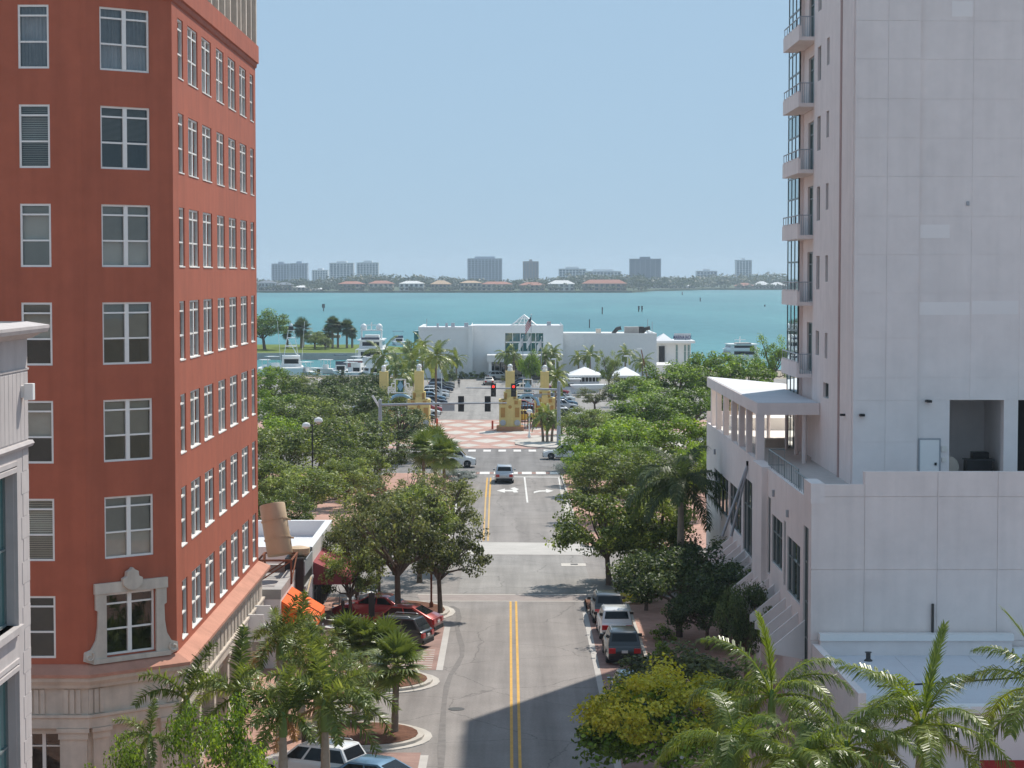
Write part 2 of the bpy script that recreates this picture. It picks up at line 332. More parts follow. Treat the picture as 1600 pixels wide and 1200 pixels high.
def sweep(mb, path, prof, closed_prof=True):
    """mouldings: profile of (outward offset, z) carried along a plan polyline with mitred corners; outward is to the right of travel"""
    path = [Vector((p[0], p[1])) for p in path]; n = len(path); offs = []
    for i in range(n):
        d0 = (path[i] - path[i - 1]).normalized() if i > 0 else None
        d1 = (path[i + 1] - path[i]).normalized() if i < n - 1 else None
        if d0 is None: d0 = d1
        if d1 is None: d1 = d0
        n0 = Vector((d0.y, -d0.x)); n1 = Vector((d1.y, -d1.x)); m = (n0 + n1).normalized(); offs.append(m / max(.3, m.dot(n0)))
    k = len(prof); vs_ = []; fs = []
    for i in range(n):
        for o_, z in prof:
            q = path[i] + offs[i] * o_; vs_.append((q.x, q.y, z))
    for i in range(n - 1):
        for j in range(k if closed_prof else k - 1):
            a, b = i * k + j, i * k + (j + 1) % k; fs.append((a, b, b + k, a + k))
    if closed_prof: fs.append(tuple(range(k))); fs.append(tuple((n - 1) * k + j for j in range(k)))
    return mb.add(vs_, fs)
def holed_wall(mb, p0, p1, z0, z1, holes, depth, out):
    """one wall sheet from plan point p0 to p1 with real openings (u0,u1,z0,z1) and reveals of the given depth; out = outward normal"""
    p0 = Vector((p0[0], p0[1], 0)); p1 = Vector((p1[0], p1[1], 0)); w = (p1 - p0).length; u = (p1 - p0) / w; o = Vector(out).normalized()
    us = sorted({0.0, w} | {h[i] for h in holes for i in (0, 1)}); zs = sorted({z0, z1} | {h[i] for h in holes for i in (2, 3)})
    pt = lambda a, z, d=0.0: p0 + u * a + Vector((0, 0, z)) - o * d
    for i in range(len(us) - 1):
        for j in range(len(zs) - 1):
            cu, cz = (us[i] + us[i + 1]) / 2, (zs[j] + zs[j + 1]) / 2
            if any(h[0] < cu < h[1] and h[2] < cz < h[3] for h in holes): continue
            mb.quad(pt(us[i], zs[j]), pt(us[i + 1], zs[j]), pt(us[i + 1], zs[j + 1]), pt(us[i], zs[j + 1]))
    for a, b, c, d in holes:
        mb.quad(pt(a, c), pt(a, d), pt(a, d, depth), pt(a, c, depth)); mb.quad(pt(b, c), pt(b, d), pt(b, d, depth), pt(b, c, depth))
        mb.quad(pt(a, c), pt(b, c), pt(b, c, depth), pt(a, c, depth)); mb.quad(pt(a, d), pt(b, d), pt(b, d, depth), pt(a, d, depth))
    return mb
def sheet(name, poly, z, m, kind='structure', parent=None):
    mb = MB(); mb.add([(p[0], p[1], z) for p in poly], [tuple(range(len(poly)))])
    return mb.build(name, m, parent, kind=kind)
def rect(x0, x1, y0, y1): return [(x0, y0), (x1, y0), (x1, y1), (x0, y1)]
def slab(name, poly, z0, z1, m, kind='structure', parent=None):
    return MB().prism(poly, z0, z1).build(name, m, parent, kind=kind)
# ================================================================== THE SETTING
def watermat():
    m, nt, out = _nt('bay_water'); N = nt.nodes; L = nt.links
    geo = N.new('ShaderNodeNewGeometry')
    mp = N.new('ShaderNodeMapping'); mp.inputs['Scale'].default_value = (0.012, 0.0022, 1); L.new(geo.outputs['Position'], mp.inputs[0])
    n1 = N.new('ShaderNodeTexNoise'); n1.inputs['Scale'].default_value = 1.0; n1.inputs['Detail'].default_value = 5; L.new(mp.outputs[0], n1.inputs['Vector'])
    mp2 = N.new('ShaderNodeMapping'); mp2.inputs['Scale'].default_value = (0.25, 0.07, 1); L.new(geo.outputs['Position'], mp2.inputs[0])
    n2 = N.new('ShaderNodeTexNoise'); n2.inputs['Scale'].default_value = 1.0; n2.inputs['Detail'].default_value = 6; L.new(mp2.outputs[0], n2.inputs['Vector'])
    ad = N.new('ShaderNodeMath'); ad.operation = 'MULTIPLY_ADD'; ad.inputs[1].default_value = .45; L.new(n2.outputs[0], ad.inputs[0]); L.new(n1.outputs[0], ad.inputs[2])
    cr = N.new('ShaderNodeValToRGB'); e = cr.color_ramp.elements
    e[0].position = .5; e[0].color = (0.030, 0.150, 0.170, 1); e[1].position = .95; e[1].color = (0.062, 0.230, 0.240, 1); L.new(ad.outputs[0], cr.inputs[0])
    df = N.new('ShaderNodeBsdfDiffuse'); L.new(cr.outputs[0], df.inputs[0])
    gl = N.new('ShaderNodeBsdfGlossy'); gl.inputs['Roughness'].default_value = .22; gl.inputs[0].default_value = (.9, .95, 1, 1)
    nb = N.new('ShaderNodeTexNoise'); nb.inputs['Scale'].default_value = .45; nb.inputs['Detail'].default_value = 5; L.new(geo.outputs['Position'], nb.inputs['Vector'])
    bp = N.new('ShaderNodeBump'); bp.inputs['Strength'].default_value = .6; bp.inputs['Distance'].default_value = .5; L.new(nb.outputs[0], bp.inputs['Height']); L.new(bp.outputs[0], gl.inputs['Normal'])
    mx = N.new('ShaderNodeMixShader'); mx.inputs[0].default_value = .24; L.new(df.outputs[0], mx.inputs[1]); L.new(gl.outputs[0], mx.inputs[2]); L.new(mx.outputs[0], out.inputs[0])
    return m
MT['water'] = watermat()
MT['groundm'] = mat('sandy_ground', (0.33, 0.28, 0.22), .95, .2, .5, .1)
MT['seabed'] = mat('sea_bed', (0.03, 0.10, 0.11), .95, .2, .1, .1)
# land: one sheet with the marina basin left out, then the bay to the horizon
sheet('ground', [(-900, -900), (900, -900), (900, 433), (-19, 433), (-19, 409), (-900, 409)], -0.06, MT['groundm'])
sheet('sea_bed', rect(-3000, 3000, 380, 6000), -4.0, MT['seabed'])
sheet('water', rect(-3000, 3000, 400, 6000), -1.5, MT['water'])
MB().box(-900, -19, 408.6, 409.3, -4, .25).box(-19.4, -18.7, 409.3, 433.6, -4, .25).box(-18.7, 900, 433, 433.7, -4, .25).build('seawall', MT['concrete'], kind='structure')
# grass spit beyond the marina
slab('grass_spit', [(-300, 528), (-27, 528), (-24, 560), (-40, 596), (-300, 604)], -3.9, .05, MT['grass'])
MB().box(-300, -26.6, 527.3, 528.0, -3.9, .22).build('seawall', MT['concrete'], kind='structure')
# streets
sheet('main_street_road', rect(-90, 90, -200, 240), 0.0, MT['asphalt'])
sheet('avenue_road', [(-200, 209.8), (200, 208.0), (200, 240), (-200, 238)], 0.004, MT['asphaltd'])
sheet('parking_lot', rect(-60, 60, 286, 400), 0.004, MT['asphaltl'])
plaza = sheet('brick_plaza', [(-40, 238.5), (34, 238.5), (34, 286), (-40, 286)], 0.012, MT['redpavers'])
dm = MB(); dm.add([(-1.75, 0, 0), (0, -3.4, 0), (1.75, 0, 0), (0, 3.4, 0), (-1.75, 0, .006), (0, -3.4, .006), (1.75, 0, .006), (0, 3.4, .006)],
                  [(4, 5, 6, 7), (0, 1, 5, 4), (1, 2, 6, 5), (2, 3, 7, 6), (3, 0, 4, 7)])
dmesh = dm.mesh('paver')
for i in range(-4, 5):
    for j in range(7):
        x = i * 4.1 + (2.05 if j % 2 else 0); y = 243 + j * 6.6
        put(dmesh, 'paver', MT['concrete'], plaza, (x - 1.0, y, .012), None, (1.12 if j % 2 else .85, .95 if j % 2 else .72, 1))
# pavements (real kerb steps)
def walk(name, poly, m, z=.13):
    s_ = slab(name, poly, -.05, z, m)
    mb = MB(); n = len(poly)
    mb_out = [(poly[i], poly[(i + 1) % n]) for i in range(n)]
    return s_
KZ = .13
walk('pavement', [(-60, 40), (-8.8, 40), (-8.8, 124), (-9.8, 127), (-60, 127)], MT['pavers'])
walk('pavement', [(7.05, 40), (60, 40), (60, 127), (9.0, 127), (7.05, 124.6)], MT['pavers'])
walk('pavement', [(-90, 154.5), (-6.0, 154.5), (-4.85, 156.5), (-5.65, 207.3), (-90, 208.5)], MT['pavers'])
walk('pavement', [(6.8, 150), (90, 150), (90, 206), (5.0, 206), (5.35, 152)], MT['pavers'])
slab('pavement', [(-200, 240.5), (-14.5, 240.5), (-14, 262), (-200, 262)], -.05, KZ, MT['concrete'])
# round-nosed corner beyond the avenue
nose = [P(x, y) for x, y in ((818, 688), (806, 691), (806, 695), (826, 699), (860, 701))]
slab('pavement', [(p.x, p.y) for p in nose] + [(60, 242.5), (60, 262), (8, 262)], -.05, KZ, MT['concrete'])
def kerbline(path, wd=.16, z=.145):
    mb = MB(); sweep(mb, path, [(-wd / 2, -.04), (wd / 2, -.04), (wd / 2, z), (-wd / 2, z)]); return mb.build('kerb', MT['kerb'], kind='structure')
kerbline([(7.0, 40), (7.0, 124.5), (8.95, 127.08), (60, 127.08)])
kerbline([(60, 149.9), (6.75, 149.9), (5.28, 152), (4.93, 206.05), (60, 206.1)])
kerbline([(-60, 127.08), (-9.85, 127.08), (-8.74, 124), (-8.74, 40)])
kerbline([(-90, 208.6), (-5.58, 207.4), (-4.78, 156.5), (-5.95, 154.4), (-90, 154.4)])
kerbline([(p.x, p.y) for p in reversed(nose)] and [(60, 242.4), *[(p.x, p.y - .05) for p in reversed(nose)], (8, 262.1)])
MB().box(4.55, 5.05, 158, 192, 0, .012).build('gutter', MT['concrete'], kind='structure')
# planted kerb islands on the left side
def ellipse_pts(cx, cy, rx, ry, n=28, a0=0, a1=2 * math.pi):
    return [(cx + rx * math.cos(a0 + (a1 - a0) * i / n), cy + ry * math.sin(a0 + (a1 - a0) * i / n)) for i in range(n)]
def island(x0, x1, y0, y1, label):
    r = (y1 - y0) / 2; yc = (y0 + y1) / 2
    def outline(d):
        return [(x0, y0 + d)] + [(x1 - r + (r - d) * math.cos(a), yc + (r - d) * math.sin(a)) for a in [(-90 + 15 * k) * math.pi / 180 for k in range(13)]] + [(x0, y1 - d)]
    o = slab('kerb_island', outline(0), -.05, .04, MT['concrete'])
    slab('kerb', outline(.35), -.05, .16, MT['kerb'], parent=o)
    slab('planting_bed', outline(.62), -.05, .19, MT['mulch'], parent=o)
    return o
island(-8.7, -3.45, 86.0, 91.6, '')
island(-8.7, -3.55, 98.0, 104.0, '')
island(-8.7, -3.35, 117.6, 126.4, '')
island(8.9 - 4.4, 7.0, 121.5, 126.6, '')
# brick parking bays and white edge lines
for x0, x1, y0, y1 in ((-8.7, -3.82, 40, 85.9), (-8.7, -3.85, 104.1, 117.5), (4.48, 6.9, 40, 121.4)):
    sheet('parking_bay', rect(x0, x1, y0, y1), .008, MT['baypavers'])
def line(name, pts, w, m, z=.012):
    mb = MB(); pts = [Vector((p[0], p[1])) for p in pts]
    for a, b in zip(pts, pts[1:]):
        d = (b - a).normalized(); n = Vector((-d.y, d.x)) * w / 2
        mb.add([(a.x - n.x, a.y - n.y, z), (a.x + n.x, a.y + n.y, z), (b.x + n.x, b.y + n.y, z), (b.x - n.x, b.y - n.y, z)], [(0, 1, 2, 3)])
    return mb.build(name, m, kind='structure')
line('edge_line', [(-3.68, 104.0), (-3.68, 117.0)], .34, MT['band'])
line('edge_line', [(-3.65, 40), (-3.65, 85.4)], .34, MT['band'])
line('edge_line', [(4.3, 40), (4.33, 122)], .30, MT['band'])
for k in range(9): line('bay_line', [(-6.8, 104.9 + k * .62), (-4.1, 104.7 + k * .62)], .16, MT['concrete'], .0125)
for dx in (-.17, .17):
    line('centre_line', [(.24 + dx, 40), (.08 + dx, 126.2)], .13, MT['painty'])
    line('centre_line', [(-1.98 + dx, 155.2), (-2.2 + dx, 186)], .13, MT['painto'])
    line('centre_line', [(-2.2 + dx, 186), (-2.27 + dx, 204)], .15, MT['painty'])
line('lane_line', [(1.36, 181.5), (1.24, 204.5)], .16, MT['paintw'])
line('stop_line', [(-1.9, 205.0), (4.75, 204.4)], .5, MT['paintw'])
line('edge_line', [(-4.55, 158), (-5.2, 204)], .12, MT['paintw'])
line('edge_line', [(4.55, 192.5), (4.62, 204)], .12, MT['paintw'])
line('edge_line', [(4.45, 157), (4.5, 192)], .10, MT['concrete'])
MT['crossgrey'] = mat('worn_crossing', (0.30, 0.255, 0.235), .85, .12, 1.5, .2)
cwalk = sheet('concrete_crossing', [(-6.4, 147.9), (5.6, 147.3), (6.6, 153.9), (-4.6, 154.6)], .006, MT['band'])
sheet('crossing_bricks', [(-5.6, 126.4), (6.6, 126.2), (6.6, 128.9), (-6.0, 129.1)], .006, MT['crossgrey'])
for y in (126.3, 129.0): line('crossing_line', [(-5.9, y), (6.7, y - .1)], .22, MT['concrete'], .0115)
sheet('road_patch', [(-3.4, 129.6), (5.2, 129.6), (5.0, 146.9), (-3.4, 147.2)], .005, MT['asphaltl'])
# zebra crossings: one piece per painted bar
zb = MB().box(-.5, .5, -1.25, 1.25, 0, .004).mesh('stripe')
z1 = sheet('zebra_crossing', rect(-7.2, 5.2, 207.0, 210.6), .008, MT['asphaltd'])
for k in range(8): put(zb, 'stripe', MT['paintw'], z1, (-5.6 + k * 1.42, 208.8, .010))
zg = MB().box(-.42, .42, -1.0, 1.0, 0, .003).mesh('block')
for k in range(7): put(zg, 'block', MT['baypavers'], z1, (-4.9 + k * 1.42, 208.8, .009))
z2 = sheet('zebra_crossing', rect(-9, 8, 233.0, 237.9), .008, MT['asphaltd'])
for k in range(9): put(zb, 'stripe', MT['paintw'], z2, (-8.0 + k * 1.72, 235.6, .010), None, (.85, 1.05, 1))
z3 = sheet('zebra_crossing', rect(6.8, 10.4, 130.4, 142), .006, MT['asphalt'])
zc = MB().box(-1.6, 1.6, -.22, .22, 0, .004).mesh('stripe')
for k in range(9): put(zc, 'stripe', MT['paintw'], z3, (8.6, 131.2 + k * 1.2, .009))
MB().box(3.4, 5.1, 141.6, 143.0, .004, .02).build('drain_apron', MT['concrete'], kind='structure')
# turn arrows
def arrow(pts, name='turn_arrow'):
    return sheet(name, [(p.x, p.y) for p in pts], .0125, MT['paintw'])
arrow([P(*q) for q in ((776, 766.8), (789, 763.5), (789, 765.6), (802, 765.6), (797, 762.8), (804, 761.6), (811, 764.6), (807, 766.2), (810, 769.4), (803, 769.6), (801, 767.9), (789, 767.9), (789, 770))])
arrow([P(*q) for q in ((834, 770.8), (834, 768.4), (842, 766.4), (853, 766.2), (853, 764.2), (865, 767), (856, 769.8), (853, 769.6), (853, 768.0), (843, 768.6))])
# manholes and dark tyre / damp marks on the road
for x, y in ((713, 1108), (592, 1116)):
    p = P(x, y); MB((p.x, p.y, 0)).lathe((p.x, p.y, 0), [(.38, .003), (.38, .014), (.30, .018)], 18).build('manhole_cover', MT['iron'], kind='structure')
p = P(941, 898); MB().box(4.05, 4.55, 142.1, 142.7, .02, .03).build('drain_grate', MT['iron'], kind='structure')
MT['stain'] = mat('damp_asphalt', (0.17, 0.155, 0.145), .8, .22, 2.2, .3)
def stain(path, w):
    mb = MB(); pts = [P(x, y) for x, y in path]; L_, R_ = [], []
    for i, p in enumerate(pts):
        t = (pts[min(i + 1, len(pts) - 1)] - pts[max(0, i - 1)]).normalized(); n = Vector((-t.y, t.x, 0)) * (w * (.7 + .5 * rnd.random()) / 2); L_.append(p + n); R_.append(p - n)
    for i in range(len(pts) - 1): mb.add([(q.x, q.y, .0105) for q in (L_[i], R_[i], R_[i + 1], L_[i + 1])], [(0, 1, 2, 3)])
    return mb.build('tyre_mark', MT['stain'], kind='structure')
stain([(705, 947), (715, 952), (717, 965), (714, 980), (718, 997), (722, 1010), (722, 1025), (714, 1040), (704, 1055), (698, 1072), (695, 1090), (693, 1110), (691, 1140), (690, 1170), (689, 1200)], .32)
#stain([(694, 1074), (697, 1085), (694, 1100), (692, 1125)], .5)

# ================================================================== LEFT BUILDINGS
Z3 = Vector((0, 0, 1))
_wc = {}
def win_meshes(w, h, bays, fw=.075, bars=(.17, .58)):
    key = (round(w, 2), round(h, 2), bays, fw, bars)
    if key in _wc: return _wc[key]
    fr = MB(); d = .045
    fr.box(-w / 2, -w / 2 + fw, -d, d, 0, h).box(w / 2 - fw, w / 2, -d, d, 0, h).box(-w / 2 + fw, w / 2 - fw, -d, d, 0, fw).box(-w / 2 + fw, w / 2 - fw, -d, d, h - fw, h)
    xs = [-w / 2 + fw]
    for b in range(1, bays):
        x = -w / 2 + w * b / bays; mw = fw * 1.1; fr.box(x - mw, x + mw, -d * 1.15, d, fw, h - fw); xs += [x - mw, x + mw]
    xs.append(w / 2 - fw); zs = [fw] + [h * (1 - t) for t in sorted(bars, reverse=True)] + [h - fw]
    panes = []
    for b in range(bays):
        a, c = xs[2 * b], xs[2 * b + 1]
        for z in zs[1:-1]: fr.box(a, c, -d * .9, d, z - fw * .42, z + fw * .42)
        for j in range(len(zs) - 1):
            z0 = zs[j] + (fw * .42 if j else 0); z1 = zs[j + 1] - (fw * .42 if j < len(zs) - 2 else 0)
            panes.append(MB().add([(a, .012, z0), (c, .012, z0), (c, .012, z1), (a, .012, z1)], [(0, 1, 2, 3)]).mesh('pane'))
    bl = MB(); n = max(10, int(h / .085))
    for k in range(n):
        z = h - fw - (h - 2 * fw) * (k + .5) / n; bl.add([(-w / 2 + .06, .10, z - .028), (w / 2 - .06, .10, z - .028), (w / 2 - .06, .14, z + .028), (-w / 2 + .06, .14, z + .028)], [(0, 1, 2, 3)])
    cu = MB(); n = int(w / .05)
    for k in range(n):
        x0 = -w / 2 + w * k / n; x1 = -w / 2 + w * (k + 1) / n; y0 = .14 + .035 * math.sin(k * 1.9); y1 = .14 + .035 * math.sin((k + 1) * 1.9); cu.add([(x0, y0, 0), (x1, y1, 0), (x1, y1, h), (x0, y0, h)], [(0, 1, 2, 3)])
    hs = MB().box(-w / 2 + .05, w / 2 - .05, .12, .14, h * .42, h)
    _wc[key] = r = dict(frame=fr.mesh('window'), panes=panes, blind=bl.mesh('blind'), curtain=cu.mesh('curtain'), shade=hs.mesh('shade'))
    return r
def window(parent, org, loc, rz, w, h, bays, inner='none', fm='framew', pm='pane', **kw):
    g = win_meshes(w, h, bays, **kw)
    f = put(g['frame'], 'window', MT[fm], parent, Vector(loc) - Vector(org), (0, 0, rz))
    for p in g['panes']: put(p, 'pane', MT[pm], f)
    if inner == 'curtain': put(g['curtain'], 'curtain', MT['curtain'], f)
    if inner in ('blind', 'shutter'): put(g['blind'], 'blind', MT[inner], f)
    if inner == 'shade': put(g['shade'], 'shade', MT['shade'], f)
    if inner == 'fullshade': put(g['shade'], 'shade', MT['shade'], f, (0, 0, -h * .72), None, (1, 1, 1.72))
    if inner == 'halfblind': put(g['blind'], 'blind', MT['blind'], f, (0, 0, h * .45), None, (1, 1, .54))
    return f
def red_building():
    Y0, XF = 75.7, -12.74
    B = AY(131, 500, Y0); Cc = AX(272, 500, XF); D = Vector((XF, 103.4))
    A = Vector((-30.0, Y0)); B = Vector((B.x, Y0)); Cc = Vector((XF, Cc.y))
    org = Vector((-20, 90, 0))
    t = thing('office_building', 'terracotta red office block with white framed windows over a pale stone base', 'building', org)
    top0 = AY(55, 7, Y0).z; fl = 3.6; wh = top0 - AY(55, 107, Y0).z
    tops = [top0 - fl * i for i in range(7)]
    zl = AY(90, 1038, Y0).z                      # top of the terracotta ledge
    zc = top0 + .45                              # underside of the cornice
    mb = MB(org)
    # left (towards the camera)
    w1 = 48 * Y0 / F; cols = [AY(55, 300, Y0).x - A.x, AY(55, 300, Y0).x - A.x - 5.2]
    holed_wall(mb, A, B, zl - .3, zc, [(c - w1 / 2, c + w1 / 2, z - wh, z) for c in cols for z in tops], .16, (0, -1, 0))
    ch = Cc - B; cl = ch.length; cn = Vector((ch.y, -ch.x)).normalized(); cc = cl * .475; cw = cl * .545
    holed_wall(mb, B, Cc, zl - .3, zc, [(cc - cw / 2, cc + cw / 2, z - wh, z) for z in tops], .16, (cn.x, cn.y, 0))
    px = ((278.8, 287.4), (294.5, 309.8), (316.3, 330.7), (338.6, 350.4), (357, 368.8), (374.8, 385.3), (391, 396.6))
    fy = [(AX(a, 250, XF).y, AX(b, 250, XF).y) for a, b in px]
    holed_wall(mb, Cc, D, zl - .3, zc, [(a - Cc.y, b - Cc.y, z - wh, z) for a, b in fy for z in tops], .16, (1, 0, 0))
    mb.quad((XF, D.y, 0), (-30, D.y, 0), (-30, D.y, zc), (XF, D.y, zc)); mb.quad((-30, Y0, 0), (-30, D.y, 0), (-30, D.y, zc), (-30, Y0, zc))
    mb.build('wall', MT['red'], t)
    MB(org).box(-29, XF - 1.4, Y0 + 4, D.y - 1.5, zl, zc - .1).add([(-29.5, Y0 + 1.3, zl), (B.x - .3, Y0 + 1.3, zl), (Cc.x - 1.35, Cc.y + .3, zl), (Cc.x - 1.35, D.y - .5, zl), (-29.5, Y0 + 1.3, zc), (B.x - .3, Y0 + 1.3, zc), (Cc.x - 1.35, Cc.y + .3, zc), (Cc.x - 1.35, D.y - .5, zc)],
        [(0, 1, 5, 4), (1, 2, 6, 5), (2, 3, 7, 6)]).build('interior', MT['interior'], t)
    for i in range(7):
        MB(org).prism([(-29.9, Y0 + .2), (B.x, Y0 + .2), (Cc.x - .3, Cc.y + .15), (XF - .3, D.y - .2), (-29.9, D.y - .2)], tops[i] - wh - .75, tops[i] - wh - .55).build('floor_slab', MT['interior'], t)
    kinds = ('curtain', 'blind', 'fullshade', 'shade', 'shade', 'shutter', 'none'); kc = ('curtain', 'halfblind', 'fullshade', 'shade', 'shade', 'fullshade', 'none')
    for i, z in enumerate(tops):
        for j, c in enumerate(cols): window(t, org, (A.x + c, Y0 + .07, z - wh), 0, w1, wh, 1, kinds[i])
        q = B + ch.normalized() * cc - cn * .10
        window(t, org, (q.x, q.y, z - wh), math.atan2(ch.y, ch.x), cw, wh, 2, kc[i])
        for j, (a, b) in enumerate(fy):
            window(t, org, (XF - .10, (a + b) / 2, z - wh), R(90), b - a, wh, 1 if j in (0, 6) else 2, rnd.choice(('none', 'none', 'shade', 'halfblind')), pm='skypane', fw=.075)
            MB(org).box(XF - .06, XF + .025, a + .02, b - .02, z - wh + .002, z - wh + .05).build('sill', MT['framew'], t)
    path = [A, B, Cc, D, Vector((-20, D.y))]
    # main cornice band and the recessed top storey with its pale piers
    sweep(MB(org), path, [(0, zc - .02), (.06, zc + .02), (.08, zc + .2), (.16, zc + .24), (.16, zc + 1.08), (0, zc + 1.12)]).build('cornice', MT['ledge'] if False else MT['red'], t)
    MB(org).prism([(-29.5, Y0 + .3), (B.x, Y0 + .3), (Cc.x - .2, Cc.y), (XF - .1, D.y - .1), (-29.5, D.y - .1)], zc + .9, zc + 1.1).build('roof', MT['roofgrey'], t)
    XP = XF - .75; y0, y1 = AX(272, 10, XP).y, AX(395.5, 40, XP).y
    pw = ((300, 309), (313, 323), (334, 344), (353, 363.5), (369.6, 378), (385.8, 393.7)); ph = [(AX(a, 30, XP).y, AX(b, 30, XP).y) for a, b in pw]
    pwm = MB(org); holed_wall(pwm, (XP, y0), (XP, y1), zc + 1.0, zc + 8, [(a - y0, b - y0, zc + 1.6, zc + 7.2) for a, b in ph], .35, (1, 0, 0)); pwm.build('penthouse_wall', MT['stone'], t)
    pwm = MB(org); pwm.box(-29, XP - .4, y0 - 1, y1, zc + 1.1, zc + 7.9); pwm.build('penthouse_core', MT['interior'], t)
    for a, b in ph:
        window(t, org, (XP - .28, (a + b) / 2, zc + 1.6), R(90), b - a, 5.6, 2, 'none', fw=.09, bars=(.3, .62))
        for yy in (a, b): MB(org).box(XP - .05, XP + .22, yy - .16 + (.1 if yy == a else -.1) * 0, yy + .16, zc + 1.1, zc + 7.6).build('pier', MT['stone'], t)
    # sloping ledge and the stone entablature below it
    sweep(MB(org), path, [(0, zl), (.06, zl - .02), (.54, zl - .30), (.54, zl - .42), (0, zl - .42)]).build('ledge', MT['ledge'], t)
    ft = zl - .42
    sweep(MB(org), path, [(0, ft), (.50, ft), (.47, ft - .14), (.34, ft - .30), (.30, ft - .42), (0, ft - .42)]).build('stone_cornice', MT['stone'], t)
    sweep(MB(org), path, [(0, ft - .42), (.16, ft - .42), (.16, ft - 1.42), (0, ft - 1.42)]).build('frieze', MT['stone'], t)
    sweep(MB(org), path, [(0, ft - 1.42), (.30, ft - 1.42), (.30, ft - 1.52), (.24, ft - 1.56), (.24, ft - 1.92), (0, ft - 1.92)]).build('architrave', MT['stone'], t)
    tri = MB()
    for k in range(3): tri.box(-.30 + k * .23, -.14 + k * .23, -.05, .02, 0, .9)
    trm = tri.mesh('triglyph'); zt = ft - 1.38
    L1 = (B - A)
    for k in range(9):
        put(trm, 'triglyph', MT['stone'], t, Vector((B.x - .55 - k * 1.32, Y0 - .165, zt)) - org, (0, 0, 0))
    for f_ in (.06, .94):
        q = B + ch * f_ + cn * .165; put(trm, 'triglyph', MT['stone'], t, Vector((q.x, q.y, zt)) - org, (0, 0, math.atan2(ch.y, ch.x)))
    for k in range(22): put(trm, 'triglyph', MT['stone'], t, Vector((XF + .165, Cc.y + .7 + k * 1.12, zt)) - org, (0, 0, R(90)))
    zb_ = ft - 1.92
    # ground floor: glazed shopfronts between pilasters
    gm = MB(org); s0, s1 = AY(47, 1150, Y0).x - A.x, AY(103, 1150, Y0).x - A.x
    holed_wall(gm, A, B, 0, zb_, [(s0 - 1.3, s1, .2, zb_ - .25)], .45, (0, -1, 0)); holed_wall(gm, B, Cc, 0, zb_, [], .3, (cn.x, cn.y, 0))
    bay = (D.y - Cc.y - .6) / 6; bays = [(.5 + bay * k + .75, .5 + bay * (k + 1) - .25) for k in range(6)]
    holed_wall(gm, Cc, D, 0, zb_, [(a, b, .3, zb_ - .5) for a, b in bays], .5, (1, 0, 0)); gm.build('base_wall', MT['stone'], t)
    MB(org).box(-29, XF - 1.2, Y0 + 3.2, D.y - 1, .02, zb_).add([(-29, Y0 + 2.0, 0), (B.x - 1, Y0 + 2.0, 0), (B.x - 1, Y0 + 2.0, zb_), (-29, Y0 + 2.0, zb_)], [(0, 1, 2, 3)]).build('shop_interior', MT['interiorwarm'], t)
    window(t, org, (A.x + (s0 - 1.3 + s1) / 2, Y0 + .35, .2), 0, s1 - s0 + 1.3, zb_ - .45, 3, 'none', fm='framew', bars=(.18,), fw=.06)
    for a, b in bays: window(t, org, (XF - .4, Cc.y + (a + b) / 2, .3), R(90), b - a, zb_ - .8, 2, 'none', fm='framed', pm='darkpane', bars=(.2,), fw=.05)
    def pilaster(c, rz, w):
        o_ = MB(); o_.box(-w / 2, w / 2, -.16, .05, 0, zb_ - .42).box(-w / 2 - .10, w / 2 + .10, -.27, .05, zb_ - .16, zb_ - .01).box(-w / 2 - .05, w / 2 + .05, -.21, .05, zb_ - .42, zb_ - .16).box(-w / 2 - .06, w / 2 + .06, -.22, .05, 0, .35)
        put(o_.mesh('pilaster'), 'pilaster', MT['stone'], t, Vector((c[0], c[1], 0)) - org, (0, 0, rz))
    pilaster((B.x - .52, Y0), 0, 1.0); rz = math.atan2(ch.y, ch.x)
    for f_ in (.12, .88): q = B + ch * f_; pilaster(q, rz, .62)
    for k in range(7): pilaster((XF, Cc.y + .62 + bay * k), R(90), .55)
    # carved stone surround of the corner window: two scrolled sides, a lintel and a crest
    M = Matrix.Translation(Vector((B.x, B.y, 0)) + Vector((ch.x, ch.y, 0)).normalized() * cc + Vector((cn.x, cn.y, 0)) * .02) @ Matrix.Rotation(rz, 4, 'Z')
    zt0 = tops[6]; zb0 = zt0 - wh; hw = cw / 2
    out = [(hw + .02, zt0 + .02), (hw + .02, zb0 - .05), (hw + .62, zb0 - .22), (hw + .95, zb0 - .10), (hw + .92, zb0 + .22), (hw + .66, zb0 + .30), (hw + .46, zb0 + .62), (hw + .38, zb0 + 1.1), (hw + .36, zb0 + 1.7), (hw + .46, zb0 + 1.75), (hw + .46, zt0 + .02)]
    for sgn in (1, -1):
        sm = MB(); sm.extrude([M @ Vector((sgn * x, -.10, z)) - org for x, z in out], (M.to_3x3() @ Vector((0, .1, 0)))); s_o = sm.build('scroll_side', MT['stone'], t)
        vm_ = MB(); cx, cz = hw + .74, zb0 + .06
        pts = [M @ Vector((sgn * (cx + (.20 - .045 * a) * math.cos(2.2 + a * 1.9)), -.12, cz + (.20 - .045 * a) * math.sin(2.2 + a * 1.9))) - org for a in [k * .25 for k in range(15)]]
        vm_.tube(pts, .045, 6); vm_.build('volute', MT['stone'], s_o)
    lm = MB(); lm.extrude([M @ Vector((x, -.14, z)) - org for x, z in ((-hw - .5, zt0 + .03), (hw + .5, zt0 + .03), (hw + .5, zt0 + .42), (.35, zt0 + .42), (-.35, zt0 + .42), (-hw - .5, zt0 + .42))], M.to_3x3() @ Vector((0, .14, 0))); lm.build('lintel', MT['stone'], t)
